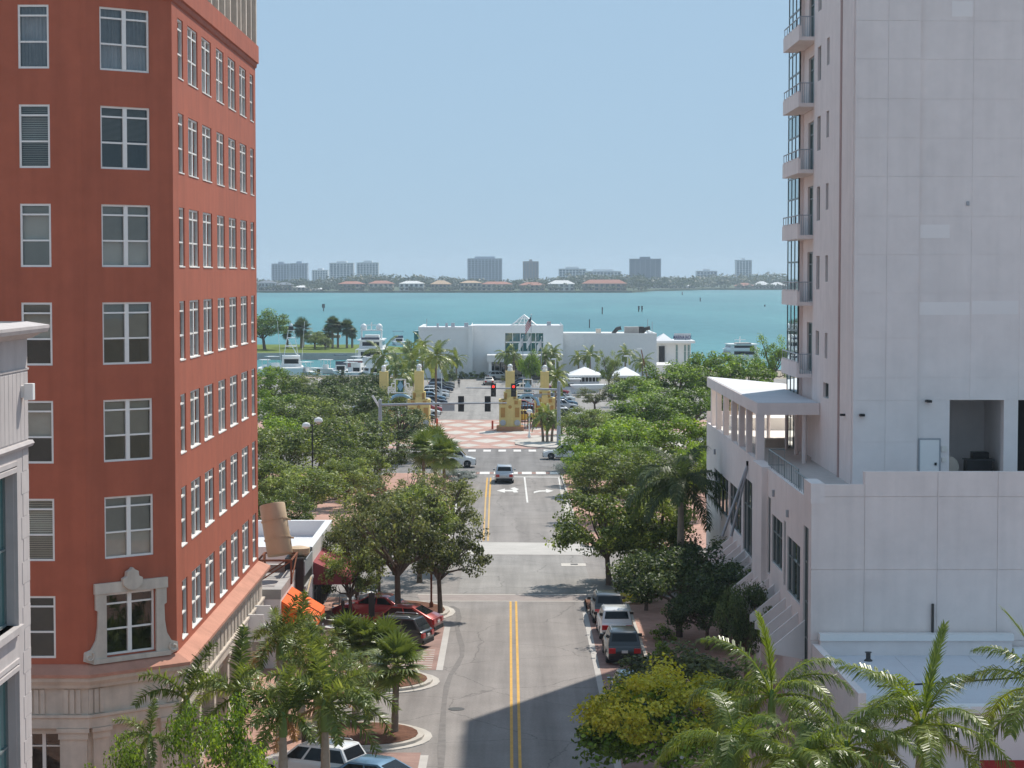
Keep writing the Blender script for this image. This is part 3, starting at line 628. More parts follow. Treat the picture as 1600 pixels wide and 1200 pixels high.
    cm = MB(); cr = [(-.40, .30), (-.42, .55), (-.26, .62), (-.24, .80), (-.10, .86), (0, .96), (.10, .86), (.24, .80), (.26, .62), (.42, .55), (.40, .30), (.2, .14), (0, .08), (-.2, .14)]
    cm.extrude([M @ Vector((x, -.24, zt0 + z - .02)) - org for x, z in cr], M.to_3x3() @ Vector((0, .22, 0))); cm.build('crest', MT['stone'], t, bevel=.03)
    sl = MB(); sl.extrude([M @ Vector((x, -.16, z)) - org for x, z in ((-hw - .6, zb0 - .24), (hw + .6, zb0 - .24), (hw + .6, zb0 - .06), (-hw - .6, zb0 - .06))], M.to_3x3() @ Vector((0, .16, 0))); sl.build('sill', MT['stone'], t)
    # white hanging signs near the far end of the base
    for yy in (97.6, 100.3): MB(org).box(XF + .2, XF + .95, yy, yy + .12, 2.6, 3.9).build('hanging_sign', MT['white'], t)
    return t
red_building()

def grey_stone_building():
    X = -13.0; ye = AX(43, 600, X).y; org = Vector((-17, 50, 0))
    t = thing('stone_building', 'grey limestone corner building with projecting cornice at far left edge', 'building', org)
    zt = AX(41, 522, X).z; zb = AX(43, 697, X).z; y0, y1 = AX(-60, 800, X).y, AX(21, 800, X).y
    ztw = AX(24, 738, X).z
    wins = [(y0 - 38, y1 - 38, ztw - 5.2 * k - 4.0, ztw - 5.2 * k) for k in range(3)]
    mb = MB(org); holed_wall(mb, (X, 38), (X, ye), 0, zt, [w for w in wins if w[2] > .1], .35, (1, 0, 0))
    mb.quad((X, ye, 0), (-30, ye, 0), (-30, ye, zt), (X, ye, zt)); mb.quad((X, 38, 0), (-30, 38, 0), (-30, 38, zt), (X, 38, zt)); mb.quad((-30, 38, 0), (-30, ye, 0), (-30, ye, zt), (-30, 38, zt)); mb.build('wall', MT['greystone'], t)
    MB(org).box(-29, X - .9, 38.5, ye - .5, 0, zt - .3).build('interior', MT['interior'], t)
    path = [(X, 38), (X, ye), (-30, ye)]
    sweep(MB(org), path, [(0, zt - .12), (.12, zt - .1), (.30, zt + .02), (.46, zt + .06), (.50, zt + .16), (.50, zt + .24), (0, zt + .34)]).build('cornice', MT['greystone'], t)
    MB(org).box(-29.5, X - .02, 38.2, ye - .1, zt + .1, zt + .3).build('roof', MT['roofgrey'], t)
    sweep(MB(org), path, [(0, zb), (.10, zb), (.14, zb + .08), (.10, zb + .16), (0, zb + .16)]).build('string_course', MT['greystone'], t)
    sweep(MB(org), path, [(0, zt - .95), (.035, zt - .95), (.035, zt - .90), (0, zt - .90)]).build('string_course', MT['greystone'], t)
    for k in range(3):
        a, b, c, d = wins[k]
        if c < .1: continue
        window(t, org, (X - .25, 38 + (a + b) / 2, c), R(90), b - a, d - c, 3, 'none', fm='greystone' if 0 else 'frameg', pm='tealpane', bars=(.5,), fw=.06)
        for dd, pr in ((.14, .10), (.30, .06)):
            MB(org).box(X - .02, X + pr, 38 + b + dd - .12, 38 + b + dd, c - dd, d + dd).box(X - .02, X + pr, 38 + a - dd, 38 + b + dd - .12, d + dd - .12, d + dd).build('window_surround', MT['greystone'], t)
        MB(org).box(X - .2, X + .18, 38 + a - .3, 38 + b + .3, c - .18, c).build('sill', MT['greystone'], t)
    bm_ = MB().box(0, .012, -.42, .42, 0, .58).mesh('stone_block'); n = int((zb - .3) / .60)
    for k in range(n): put(bm_, 'stone_block', MT['greystone'], t, Vector((X, ye - .44, zb - .02 - .60 * (k + 1))) - org, None, (1, 1 if k % 2 else .62, 1))
    pm_ = MB().box(0, .02, -.20, .20, 0, 1).mesh('stone_panel', bevel=.008)
    for k in range(9): put(pm_, 'stone_panel', MT['greystone'], t, Vector((X, ye - .25 - .43 * k, zb + .2)) - org, None, (1, 1, zt - zb - 1.2))
    q = AX(33, 612, X)
    MB(org).box(X, X + .10, q.y - .10, q.y + .10, q.z - .16, q.z + .16).box(X + .10, X + .34, q.y - .13, q.y + .13, q.z - .22, q.z + .22).build('wall_light', MT['white'], t, bevel=.015)
    return t
grey_stone_building()

def low_shops():
    # flat grey roofed shop with the orange awning
    X = -11.7; org = Vector((-15, 108, 0)); z = 4.15
    t = thing('shop_building', 'low grey roofed shop beside the red block with an orange awning', 'building', org)
    MB(org).box(-24, X, 103.9, 113.2, 0, z - .45).build('wall', MT['pinkstucco'], t)
    sweep(MB(org), [(-24, 103.9), (X, 103.9), (X, 113.2), (-24, 113.2)], [(0.02, z - .5), (.04, z), (-.42, z), (-.42, z - .5)]).build('parapet', MT['roofgrey'], t)
    MB(org).box(-23.6, X - .45, 104.3, 112.8, z - .45, z - .40).build('roof', MT['roofgrey'], t)
    for y in (105.2, 107.4, 109.6): window(t, org, (X + .02, y, .4), R(90), 1.7, 2.1, 2, 'none', fm='framed', pm='darkpane', bars=(.2,), fw=.05)
    a = MB(org); y0, y1 = 104.2, 109.2
    a.add([(X + .02, y0, 3.5), (X + .02, y1, 3.5), (X + 1.75, y1, 2.45), (X + 1.75, y0, 2.45), (X + 1.75, y1, 2.1), (X + 1.75, y0, 2.1), (X + .02, y0, 2.4), (X + .02, y1, 2.4)],
          [(0, 1, 2, 3), (3, 2, 4, 5), (0, 3, 5, 6), (1, 7, 4, 2)]); a.build('awning', MT['orange'], t)
    MB(org).tube([(X + .04, 106.7, 3.53), (X + 1.76, 106.7, 2.49), (X + 1.77, 106.7, 2.1)], .03, 6).build('awning_rib', MT['rust'], t)
    # black sign box turned to the street
    b = thing('sign_box', 'black box sign standing on the shop parapet beside the white flat roof', 'sign', (X, 112, 0))
    o2 = Vector((X, 112, 0))
    MB(o2).box(X - .55, X + .45, 111.0, 115.8, 2.95, 4.75).build('cabinet', MT['black'], b)
    MB(o2).box(X + .45, X + .50, 111.3, 115.5, 3.75, 4.55).build('sign_face', MT['steel'], b)
    MB(o2).box(X + .45, X + .56, 111.2, 115.6, 3.05, 3.2).build('ledge', MT['roofgrey'], b)
    MB(o2).tube([(X + .6, 110.2, 2.5), (X + .6, 113.6, 3.35)], .05, 6).build('strut', MT['tan'], b)
    # tilted tan drum on a rusty rack
    o3 = Vector((-12.6, 110, z - .4))
    d = thing('roof_drum', 'tilted tan cylinder mounted on a rusty rack above the grey roof', 'drum', o3)
    p0 = AY(438, 867, 110); p1 = AY(425, 788, 110.6); ax = (p1 - p0)
    m = MB(o3); m.tube([p0, p0 + ax * .02, p1 - ax * .02, p1], [.66, .69, .69, .66], 24); m.build('drum', MT['tan'], d, smooth=True)
    for f_ in (.32, .68):
        m = MB(o3); m.tube([p0 + ax * (f_ - .012), p0 + ax * (f_ + .012)], .735, 24); m.build('hoop', MT['tan'], d)
        m = MB(o3); q = p0 + ax * f_ + Vector((.70, 0, .05)); m.cbox(q, .34, .12, .08, .0); m.build('lug', MT['tan'], d)
    m = MB(o3); m.lathe((p0.x + .75, p0.y + 2.2, p0.z - .32), [(.5, 0), (.62, .12), (.62, .42), (.3, .5)], 18); m.build('small_cap', MT['tan'], d)
    zr = z - .4
    for (x, y) in ((-1.0, -1.6), (.75, -1.6), (-1.0, 1.4), (.75, 1.4)):
        MB(o3).tube([(p0.x + x, p0.y + y, zr), (p0.x + x, p0.y + y, p0.z - .05)], .06, 6).build('leg', MT['rust'], d)
    for (xa, ya, xb, yb) in ((-1, -1.6, .75, -1.6), (-1, 1.4, .75, 1.4), (-1, -1.6, -1, 1.4), (.75, -1.6, .75, 1.4)):
        MB(o3).tube([(p0.x + xa, p0.y + ya, p0.z - .08), (p0.x + xb, p0.y + yb, p0.z - .08)], .06, 6).build('beam', MT['rust'], d)
        MB(o3).tube([(p0.x + xa, p0.y + ya, zr + .1), (p0.x + xb, p0.y + yb, p0.z - .1)], .04, 6).build('brace', MT['rust'], d)
    # white flat roofed corner building
    X = -11.35; org = Vector((-16, 122, 0)); z = 4.6
    t = thing('corner_shop', 'white flat roofed corner shop with a maroon awning', 'building', org)
    MB(org).box(-26, X, 116.9, 129.8, 0, z - 1.0).build('wall', MT['white'], t)
    MB(org).box(-25.6, X - .4, 117.3, 129.4, z - 1.0, z - .95).build('roof', MT['roofwhite'], t)
    sweep(MB(org), [(-26, 116.9), (X, 116.9), (X, 129.8), (-26, 129.8)], [(0.02, z - 1.05), (.03, z), (-.40, z), (-.40, z - 1.05)]).build('parapet', MT['white'], t)
    for y in (118.7, 121.6, 124.5, 127.4): window(t, org, (X + .02, y, .3), R(90), 2.2, 2.0, 2, 'none', fm='framed', pm='darkpane', bars=(.2,), fw=.05)
    a = MB(org); y0, y1 = 117.2, 123.6
    a.add([(X + .02, y0, 3.7), (X + .02, y1, 3.7), (X + 2.2, y1, 2.7), (X + 2.2, y0, 2.7), (X + 2.2, y1, 2.4), (X + 2.2, y0, 2.4), (X + .02, y0, 2.4), (X + .02, y1, 2.4)],
          [(0, 1, 2, 3), (3, 2, 4, 5), (0, 3, 5, 6), (1, 7, 4, 2)]); a.build('awning', MT['maroon'], t)
low_shops()
# ================================================================== RIGHT BUILDINGS
def text(body, size, m, name, parent, loc, rot, ext=.03, align='LEFT'):
    c = bpy.data.curves.new(name, 'FONT'); c.body = body; c.size = size; c.extrude = ext; c.align_x = align; c.offset = .006
    o = bpy.data.objects.new(name, c); COL.objects.link(o); bpy.context.view_layer.update()
    me = bpy.data.meshes.new_from_object(o.evaluated_get(bpy.context.evaluated_depsgraph_get())); bpy.data.objects.remove(o); me.name = name; me.materials.clear()
    return put(me, name, m, parent, loc, rot)
def railing(parent, org, pts, z, h=1.0, m='steel', step=.35, name='railing'):
    mb = MB(org)
    for a, b in zip(pts, pts[1:]):
        a = Vector((a[0], a[1], z)); b = Vector((b[0], b[1], z)); n = max(1, int((b - a).length / step))
        mb.tube([a + Z3 * h, b + Z3 * h], .035, 6); mb.tube([a + Z3 * .12, b + Z3 * .12], .02, 5)
        for k in range(n + 1):
            p = a.lerp(b, k / n); mb.tube([p, p + Z3 * h], .03 if k % 4 == 0 else .014, 5)
    return mb.build(name, MT[m], parent)
def podium():
    X, Y0, Y1 = 13.0, 89.4, 137.9; org = Vector((20, 110, 0)); ZW, ZD = 10.2, 9.95
    t = thing('podium_building', 'white low podium building with pergola terrace and slanted street fins below the tower', 'building', org)
    zp = AY(1268, 757, Y0).z; zq = AY(1400, 737, Y0).z; xs_ = AY(1350, 740, Y0).x
    Yx = lambda px: AX(px, 800, X).y
    def hz(px0, px1, z0, z1): a, b = sorted((Yx(px0), Yx(px1))); return (a - Y0, b - Y0, z0, z1)
    B_, C_, D_ = hz(1115.7, 1137.8, 5.3, 7.65), hz(1139.6, 1158.4, 5.15, 7.7), hz(1161.2, 1181.2, 4.6, 8.75)
    E_, F_, G_, H_, I_ = hz(1199.6, 1204, 4.9, 8.8), hz(1206.2, 1222.6, 5.7, 8.1), hz(1224.8, 1228, 5.2, 8.3), hz(1230.2, 1250.8, 5.1, 7.75), hz(1255.8, 1263.6, .8, 8.9)
    holes = [B_, C_, D_, E_, F_, G_, H_, I_]
    mb = MB(org); holed_wall(mb, (X, Y0), (X, Y1), 0, ZW, holes, .2, (-1, 0, 0)); mb.quad((X, Y1, 0), (45, Y1, 0), (45, Y1, 10.95), (X, Y1, 10.95)); mb.quad((45, Y0, 0), (45, Y1, 0), (45, Y1, ZW), (45, Y0, ZW)); mb.build('wall', MT['pinkstucco'], t)
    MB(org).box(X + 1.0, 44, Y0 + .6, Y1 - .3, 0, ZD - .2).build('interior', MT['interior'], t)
    for h, n in ((B_, 4), (C_, 4), (D_, 4), (E_, 1), (F_, 3), (G_, 1), (H_, 3), (I_, 2)):
        window(t, org, (X + .12, Y0 + (h[0] + h[1]) / 2, h[2]), R(-90), h[1] - h[0], h[3] - h[2], n, 'none', fm='frameg', pm='darkpane', bars=(.36,) if h is not I_ else (.2, .42, .62, .8), fw=.07)
    # end wall towards the camera, built of cast panels with open joints
    MB(org).box(X + .03, 45, Y0 + .028, Y0 + .4, 0, zp - .02).build('end_wall', MT['bouncestucco'], t)
    MB(org).box(xs_ + .02, 45, Y0 + .028, Y0 + .4, zp - .02, zq - .01).build('end_wall', MT['bouncestucco'], t)
    px = [1268, 1351, 1465, 1559, 1655, 1755, 1860]; py = [737, 776, 890, 1001, 1120]
    for i in range(len(px) - 1):
        for j in range(len(py) - 1):
            a = AY(px[i], 800, Y0).x + (.0 if i == 0 else .012); b = AY(px[i + 1], 800, Y0).x - .012
            z1 = (zp if i == 0 else zq) if j == 0 else AY(1400, py[j], Y0).z - .012; z0 = AY(1400, py[j + 1], Y0).z + .012
            if z1 - z0 < .05: continue
            MB(org).box(a, b, Y0, Y0 + .027, max(0, z0), z1).build('panel', MT['bouncestucco'], t)
    MB(org).box(X - .04, X + .55, Y0 - .02, Y0 + 2.2, ZW - .1, zp + .04).build('corner_block', MT['pinkstucco'], t)
    MB(org).box(X + .3, 44.8, Y0 + .5, Y1 - .2, ZD - .2, ZD).build('deck', MT['deck'], t)
    # parapet back face, pilaster, columns, pergola roof
    MB(org).box(X + .01, X + .3, Y0 + 2.2, Y1 - .02, ZD - .3, ZW).build('parapet', MT['pinkstucco'], t)
    MB(org).box(X - .3, X + .32, Yx(1199), Yx(1184), 0, ZW + .05).build('pilaster', MT['pinkstucco'], t)
    ca, cb = AX(1184, 630, X), AX(1105, 589, X); zt = (ca.z + cb.z) / 2
    poly = [(X - .02, ca.y), (16.28, ca.y), (16.28, 122.7), (17.1, 128.6), (X - .02, cb.y)]
    MB(org).prism(poly, zt - .62, zt).build('pergola_roof', MT['pinkstucco'], t)
    MB(org).prism([(X + .05, ca.y + .1), (16.2, ca.y + .1), (16.2, 122.7), (17.0, 128.5), (X + .05, cb.y - .1)], zt, zt + .03).build('roof_membrane', MT['roofwhite'], t)
    cmsh = MB().box(-.16, .16, -.24, .24, 0, 1).mesh('column')
    for p_ in (1110, 1118, 1129.3, 1142, 1153.5, 1165): put(cmsh, 'column', MT['pinkstucco'], t, Vector((X + .17, Yx(p_), ZW)) - org, None, (1, 1, zt - .62 - ZW))
    put(cmsh, 'column', MT['pinkstucco'], t, Vector((X + .17, ca.y + .35, ZW)) - org, None, (1.25, 1.3, zt - .62 - ZW))
    pc = MB().lathe((0, 0, 0), [(.11, 0), (.11, 1)], 12).mesh('post')
    for x, y in ((15.9, 112.0), (15.9, 115.5), (15.9, 119.5), (15.4, 124.0), (15.6, 110.3)): put(pc, 'post', MT['pinkstucco'], t, Vector((x, y, ZD)) - org, None, (1, 1, zt - .62 - ZD))
    railing(t, org, [(X + .12, Y0 + 2.3), (X + .12, Y0 + 6.2)], ZW - .25, 1.0, 'frameg', .5)
    railing(t, org, [(X + .2, Y0 + 5.6), (X + .2, Yx(1195)), (X + 1.0, Yx(1195))], ZW - .05, .92, 'frameg', .6)
    # raised pool surround, bench, far railing and white end parapet
    MB(org).box(14.4, 18.6, 134.0, 137.0, ZD, ZD + .8).build('pool_surround', MT['whitedeck'], t)
    MB(org).box(13.3, 44, 123.2, 137.2, ZD, ZD + .02).build('sunlit_pool_deck', MT['whitedeck'], t)  # white sheet over the tile where sun reaches the deck, brightness put into colour
    MB(org).box(14.8, 16.1, 120.6, 121.5, ZD, ZD + .5).build('bench', MT['stone'], t)
    railing(t, org, [(14.5, 137.3), (30, 137.3)], ZD + .5, 1.1, 'tan', .5)
    # slanted fins over the pavement
    fm = MB(); fm.extrude([(0, -.07, 4.75), (-1.45, -.07, 3.55), (-1.45, -.07, 3.25), (0, -.07, 3.0)], (0, .14, 0)); fme = fm.mesh('fin')
    for k in range(15): put(fme, 'fin', MT['whitestucco'], t, Vector((X, 91.3 + k * 2.15, -.05)) - org)
    wl = MB().box(-.12, 0, -.09, .09, 0, .34).mesh('wall_light', bevel=.02)
    for p_, y_ in ((1118, 710), (1210, 776), (1232, 808)): q = AX(p_, y_, X); put(wl, 'wall_light', MT['steel'], t, q - org)
    # two stay poles hung out from the facade
    o2 = AX(1169, 724, X)
    for x, y in ((1128.5, 838), (1142.5, 838)):
        e = AY(x, y, o2.y - .4); pole = thing('stay_pole', 'slanted steel pole leaning off the white podium wall, %s one' % ('outer' if x < 1135 else 'inner'), 'pole', o2, 0, 'slanted poles on the podium')
        MB(o2).tube([o2, e], .075, 8).build('tube', MT['steel'], pole); MB(o2).box(o2.x - .1, o2.x + .02, o2.y - .12, o2.y + .12, o2.z - .12, o2.z + .12).build('bracket', MT['iron'], pole)
    return t
podium()

MT['pinkpipe'] = mat('faded_pink_pipe', (0.48, 0.36, 0.34), .8, .06)
MT['patch'] = mat('fresh_paint_patch', (0.84, 0.80, 0.78), .85, .03)
def tower():
    X, Y0, YB, YG, Y1 = 16.3, 99.0, 112.4, 118.0, 122.6; org = Vector((28, 110, 9.95)); ZD = 9.95; ZT = 42.5
    t = thing('apartment_tower', 'tall white apartment tower with corner balconies and teal glass bay', 'building', org)
    # street side wall with slit windows
    A_y = ((-33, 20), (75, 128), (183, 236), (292, 345), (400, 452), (517, 555)); B_y = ((-50, -8), (62, 104), (175, 216), (287, 328), (399, 440), (520, 560))
    ha = [(109.95 - Y0, 111.1 - Y0, AX(1277, b, X).z, AX(1277, a, X).z) for a, b in A_y]; hb = [(107.0 - Y0, 107.9 - Y0, AX(1290, b, X).z, AX(1290, a, X).z) for a, b in B_y]
    hn = [(106.4 - Y0, 108.3 - Y0, AX(1290, 622, X).z, AX(1290, 598, X).z)]
    mb = MB(org); holed_wall(mb, (X, Y0), (X, YB), ZD, ZT, ha + hb + hn, .22, (-1, 0, 0))
    slabs = [AX(1271, y, X).z for y in (-142, -39, 64, 167, 270.5, 373, 478, 591)]
    doors = [(113.6 - Y0 - 13.4, 116.2 - Y0 - 13.4, z + .22, z + 2.95) for z in slabs]
    holed_wall(mb, (X + .25, YB), (X + .25, YG), ZD, ZT, doors, .2, (-1, 0, 0)); mb.quad((X, YB, ZD), (X + .25, YB, ZD), (X + .25, YB, ZT), (X, YB, ZT))
    mb.quad((X + .25, YG, ZD), (X, YG, ZD), (X, YG, ZT), (X + .25, YG, ZT)); mb.quad((X, Y1, ZD), (40, Y1, ZD), (40, Y1, ZT), (X, Y1, ZT)); mb.quad((40, Y0, ZD), (40, Y1, ZD), (40, Y1, ZT), (40, Y0, ZT))
    mb.add([(X, Y0, ZT), (40, Y0, ZT), (40, Y1, ZT), (X, Y1, ZT)], [(0, 1, 2, 3)]); mb.build('wall', MT['pinkstucco'], t)
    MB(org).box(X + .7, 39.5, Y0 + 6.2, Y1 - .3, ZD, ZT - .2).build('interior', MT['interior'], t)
    for h in ha + hb: window(t, org, (X + .18, Y0 + (h[0] + h[1]) / 2, h[2]), R(-90), h[1] - h[0], h[3] - h[2], 1, 'none', fm='frameg', pm='darkpane', bars=(.66,), fw=.05)
    h = hn[0]; window(t, org, (X + .18, Y0 + (h[0] + h[1]) / 2, h[2]), R(-90), h[1] - h[0], h[3] - h[2], 2, 'none', fm='frameg', pm='pane', bars=(), fw=.06)
    for h in doors: window(t, org, (X + .40, YB + (h[0] + h[1]) / 2, h[2]), R(-90), h[1] - h[0], h[3] - h[2], 2, 'none', fm='frameg', pm='tealpane', bars=(.25,), fw=.09)
    # teal glass bay: mullions, transoms and one pane per storey bay
    gm = MB(org)
    for k in range(4): y = YG + .05 + (Y1 - YG - .1) * k / 3; gm.box(X - .03, X + .06, y - .05, y + .05, ZD, ZT)
    zs = sorted([z + d for z in slabs for d in (0.05, 2.4)] + [ZD, ZT]); zs = [z for z in zs if ZD <= z <= ZT]
    for z in zs: gm.box(X - .028, X + .05, YG, Y1, z - .05, z + .05)
    fr = gm.build('glass_bay', MT['frameg'], t)
    for k in range(3):
        y0, y1 = YG + .12 + (Y1 - YG - .1) * k / 3, YG - .02 + (Y1 - YG - .1) * (k + 1) / 3
        for z0, z1 in zip(zs, zs[1:]):
            if z1 - z0 > .2: MB(org).add([(X, y0, z0 + .05), (X, y1, z0 + .05), (X, y1, z1 - .05), (X, y0, z1 - .05)], [(0, 1, 2, 3)]).build('pane', MT['tealpane'], fr)
    # balconies
    XB = AX(1245, 450, X).x; XB = 445 * YB / F; YE = XB * F / 421
    bal = MB(); w = X - XB; L_ = YE - YB
    bal.box(-w, .2, 0, L_, 0, .20).box(-w, -w + .14, 0, L_, .20, .78).box(-w, -w + .14, 0, .14, -.0, .0001)
    for k in range(6): bal.box(-w - .0, -w + .14, .1 + k * L_ / 6, .1 + k * L_ / 6 + L_ / 9, .78, .86)
    bme = bal.mesh('balcony')
    rl = MB(); rl.tube([(-w + .07, .05, 1.28), (-w + .07, L_, 1.28)], .035, 6)
    for k in range(7): rl.tube([(-w + .07, .05 + (L_ - .1) * k / 6, .8), (-w + .07, .05 + (L_ - .1) * k / 6, 1.28)], .02, 5)
    rl.tube([(-w + .07, .05, 1.28), (.0, .05, 1.28)], .03, 6)
    for k in range(7): rl.tube([(-w + .1 + (w - .12) * k / 6, .05, .2), (-w + .1 + (w - .12) * k / 6, .05, 1.28)], .014, 5)
    rme = rl.mesh('balcony_rail')
    for z in slabs:
        b = put(bme, 'balcony', MT['pinkstucco'], t, Vector((X + .0, YB + .01, z)) - org); put(rme, 'railing', MT['steel'], b)
    MB(org).tube([(X - .06, 102.75, ZD), (X - .06, 102.75, ZT)], .07, 8).build('drain_pipe', MT['pinkpipe'], t)
    MB(org).box(X - .05, X + .02, Y0 + .05, 102.5, ZD, ZT).build('pilaster', MT['pinkstucco'], t)
    # wall towards the camera: core with the loggia opening, then cast panels
    xa = lambda px: AY(px, 700, Y0).x
    zl = AY(1500, 625, Y0).z; x1, x2, x3, x4 = xa(1483), xa(1568), xa(1590), xa(1668)
    mb = MB(org); holed_wall(mb, (X, Y0), (40, Y0), ZD, ZT, [(x1 - X, x2 - X, ZD + .02, zl), (x3 - X, x4 - X, ZD + .02, zl)], .6, (0, -1, 0)); mb.build('front_wall', MT['whitestucco'], t)
    MB(org).box(x1 - .2, x2 + .35, Y0 + 5.0, Y0 + 5.2, ZD, zl + .5).box(x1 - .3, x1 - .01, Y0 + .5, Y0 + 5.1, ZD, zl + .5).box(x1 - .3, x4 + .3, Y0 + .55, Y0 + 5.2, zl + .01, zl + .3).box(x2 + .2, x2 + .4, Y0 + .6, Y0 + 5.1, ZD, zl).build('loggia_wall', MT['whitestucco'], t)
    MB(org).box(x3 + .1, x4, Y0 + 3.9, Y0 + 4.0, ZD, zl).build('dark_backing', MT['black'], t)  # black sheet across the back of the right loggia opening
    rows = [-150, -90, -27, 33, 93, 155, 216, 276, 338, 398, 458, 528, 590, 625, 690, 775]
    cols = [1333.5, 1381, 1431, 1514, 1590, 1668, 1750, 1835]
    for i in range(len(cols) - 1):
        for j in range(len(rows) - 1):
            pr = .26 if i < 2 else .014
            a, b = xa(cols[i]) + .008, xa(cols[i + 1]) - .008; z1 = AY(1400, rows[j], Y0).z - .008; z0 = AY(1400, rows[j + 1], Y0).z + .008
            if rows[j] >= 625:
                if i == 2: b = x1
                elif i > 2: continue
            z0 = max(z0, ZD)
            if z1 - z0 < .1: continue
            MB(org).box(a if i else X - .0, b, Y0 - pr, Y0 - .242 if i < 2 else Y0 - .001, z0, z1).build('panel', MT['whitestucco'], t)
    MB(org).box(X, xa(1431), Y0 - .241, Y0 - .001, ZD, ZT).build('front_wall', MT['whitestucco'], t)
    for pa, pb, ya, yb in ((1434, 1480, 351, 372), (1516, 1588, 470, 491), (1434, 1512, 472, 492), (1480, 1512, 2, 26)):
        MB(org).box(xa(pa), xa(pb), Y0 - .0185, Y0 - .0145, AY(1400, yb, Y0).z, AY(1400, ya, Y0).z).build('repaint_patch', MT['patch'], t)
    for pa, ya in ((1512, 318),): q = AY(pa, ya, Y0); MB(org).box(q.x - .07, q.x + .07, Y0 - .06, Y0 - .0145, q.z - .1, q.z + .1).build('vent', MT['steel'], t)
    d0, d1, zd = xa(1437), xa(1467), AY(1450, 687, Y0).z
    dr = MB(org).box(d0, d1, Y0 - .075, Y0 - .034, ZD, zd).build('door', MT['white'], t)
    MB(org).box(d0 - .07, d0, Y0 - .09, Y0 - .034, ZD, zd + .07).box(d1, d1 + .07, Y0 - .09, Y0 - .034, ZD, zd + .07).box(d0, d1, Y0 - .09, Y0 - .034, zd, zd + .07).build('frame', MT['steel'], dr)
    MB(org).box(d1 - .22, d1 - .12, Y0 - .14, Y0 - .075, ZD + .95, ZD + 1.08).build('handle', MT['black'], dr)
    for px, y, s in ((1474.5, 701, .13), (1474.5, 718, .10)): q = AY(px, y, Y0); MB(org).box(q.x - s, q.x + s, Y0 - .12, Y0 - .034, q.z - s, q.z + s).build('service_box', MT['whitedeck'], t)
    for px, y in ((1346.5, 648), (1451, 626.5)): q = AY(px, y, Y0 - .3); MB(org).box(q.x - .12, q.x + .12, Y0 - .55, Y0 - (.26 if px < 1400 else .034), q.z - .07, q.z + .05).build('flood_light', MT['black'], t, bevel=.02)
    q = AX(1322, 648, X); MB(org).box(X - .3, X - .05, q.y - .1, q.y + .1, q.z - .06, q.z + .05).build('flood_light', MT['black'], t, bevel=.02)
    # things standing in the loggia
    o2 = Vector((xa(1540), Y0 + 2.2, ZD)); c = thing('bar_counter', 'black bar counter standing inside the shaded tower loggia', 'counter', o2)
    MB(o2).box(o2.x - .55, o2.x + .7, o2.y - .6, o2.y + .1, ZD, ZD + 1.02).build('base', MT['black'], c); MB(o2).box(o2.x - .6, o2.x + .8, o2.y - .7, o2.y + .15, ZD + 1.02, ZD + 1.08).build('top', MT['framed'], c)
    MB(o2).box(o2.x - .05, o2.x + .75, o2.y + .3, o2.y + .9, ZD, ZD + 1.35).build('back_shelf', MT['black'], c)
    o3 = Vector((xa(1492), Y0 + 1.6, ZD)); c = thing('patio_heater', 'round pale cover leaning in the left corner of the tower loggia', 'cover', o3)
    MB(o3).tube([o3 + Vector((0, 0, .7)), o3 + Vector((0, .15, .72))], .55, 20).build('disc', MT['stone'], c); MB(o3).box(o3.x - .5, o3.x - .2, o3.y + .2, o3.y + .5, ZD, ZD + 1.2).build('stand', MT['black'], c)
    return t
tower()

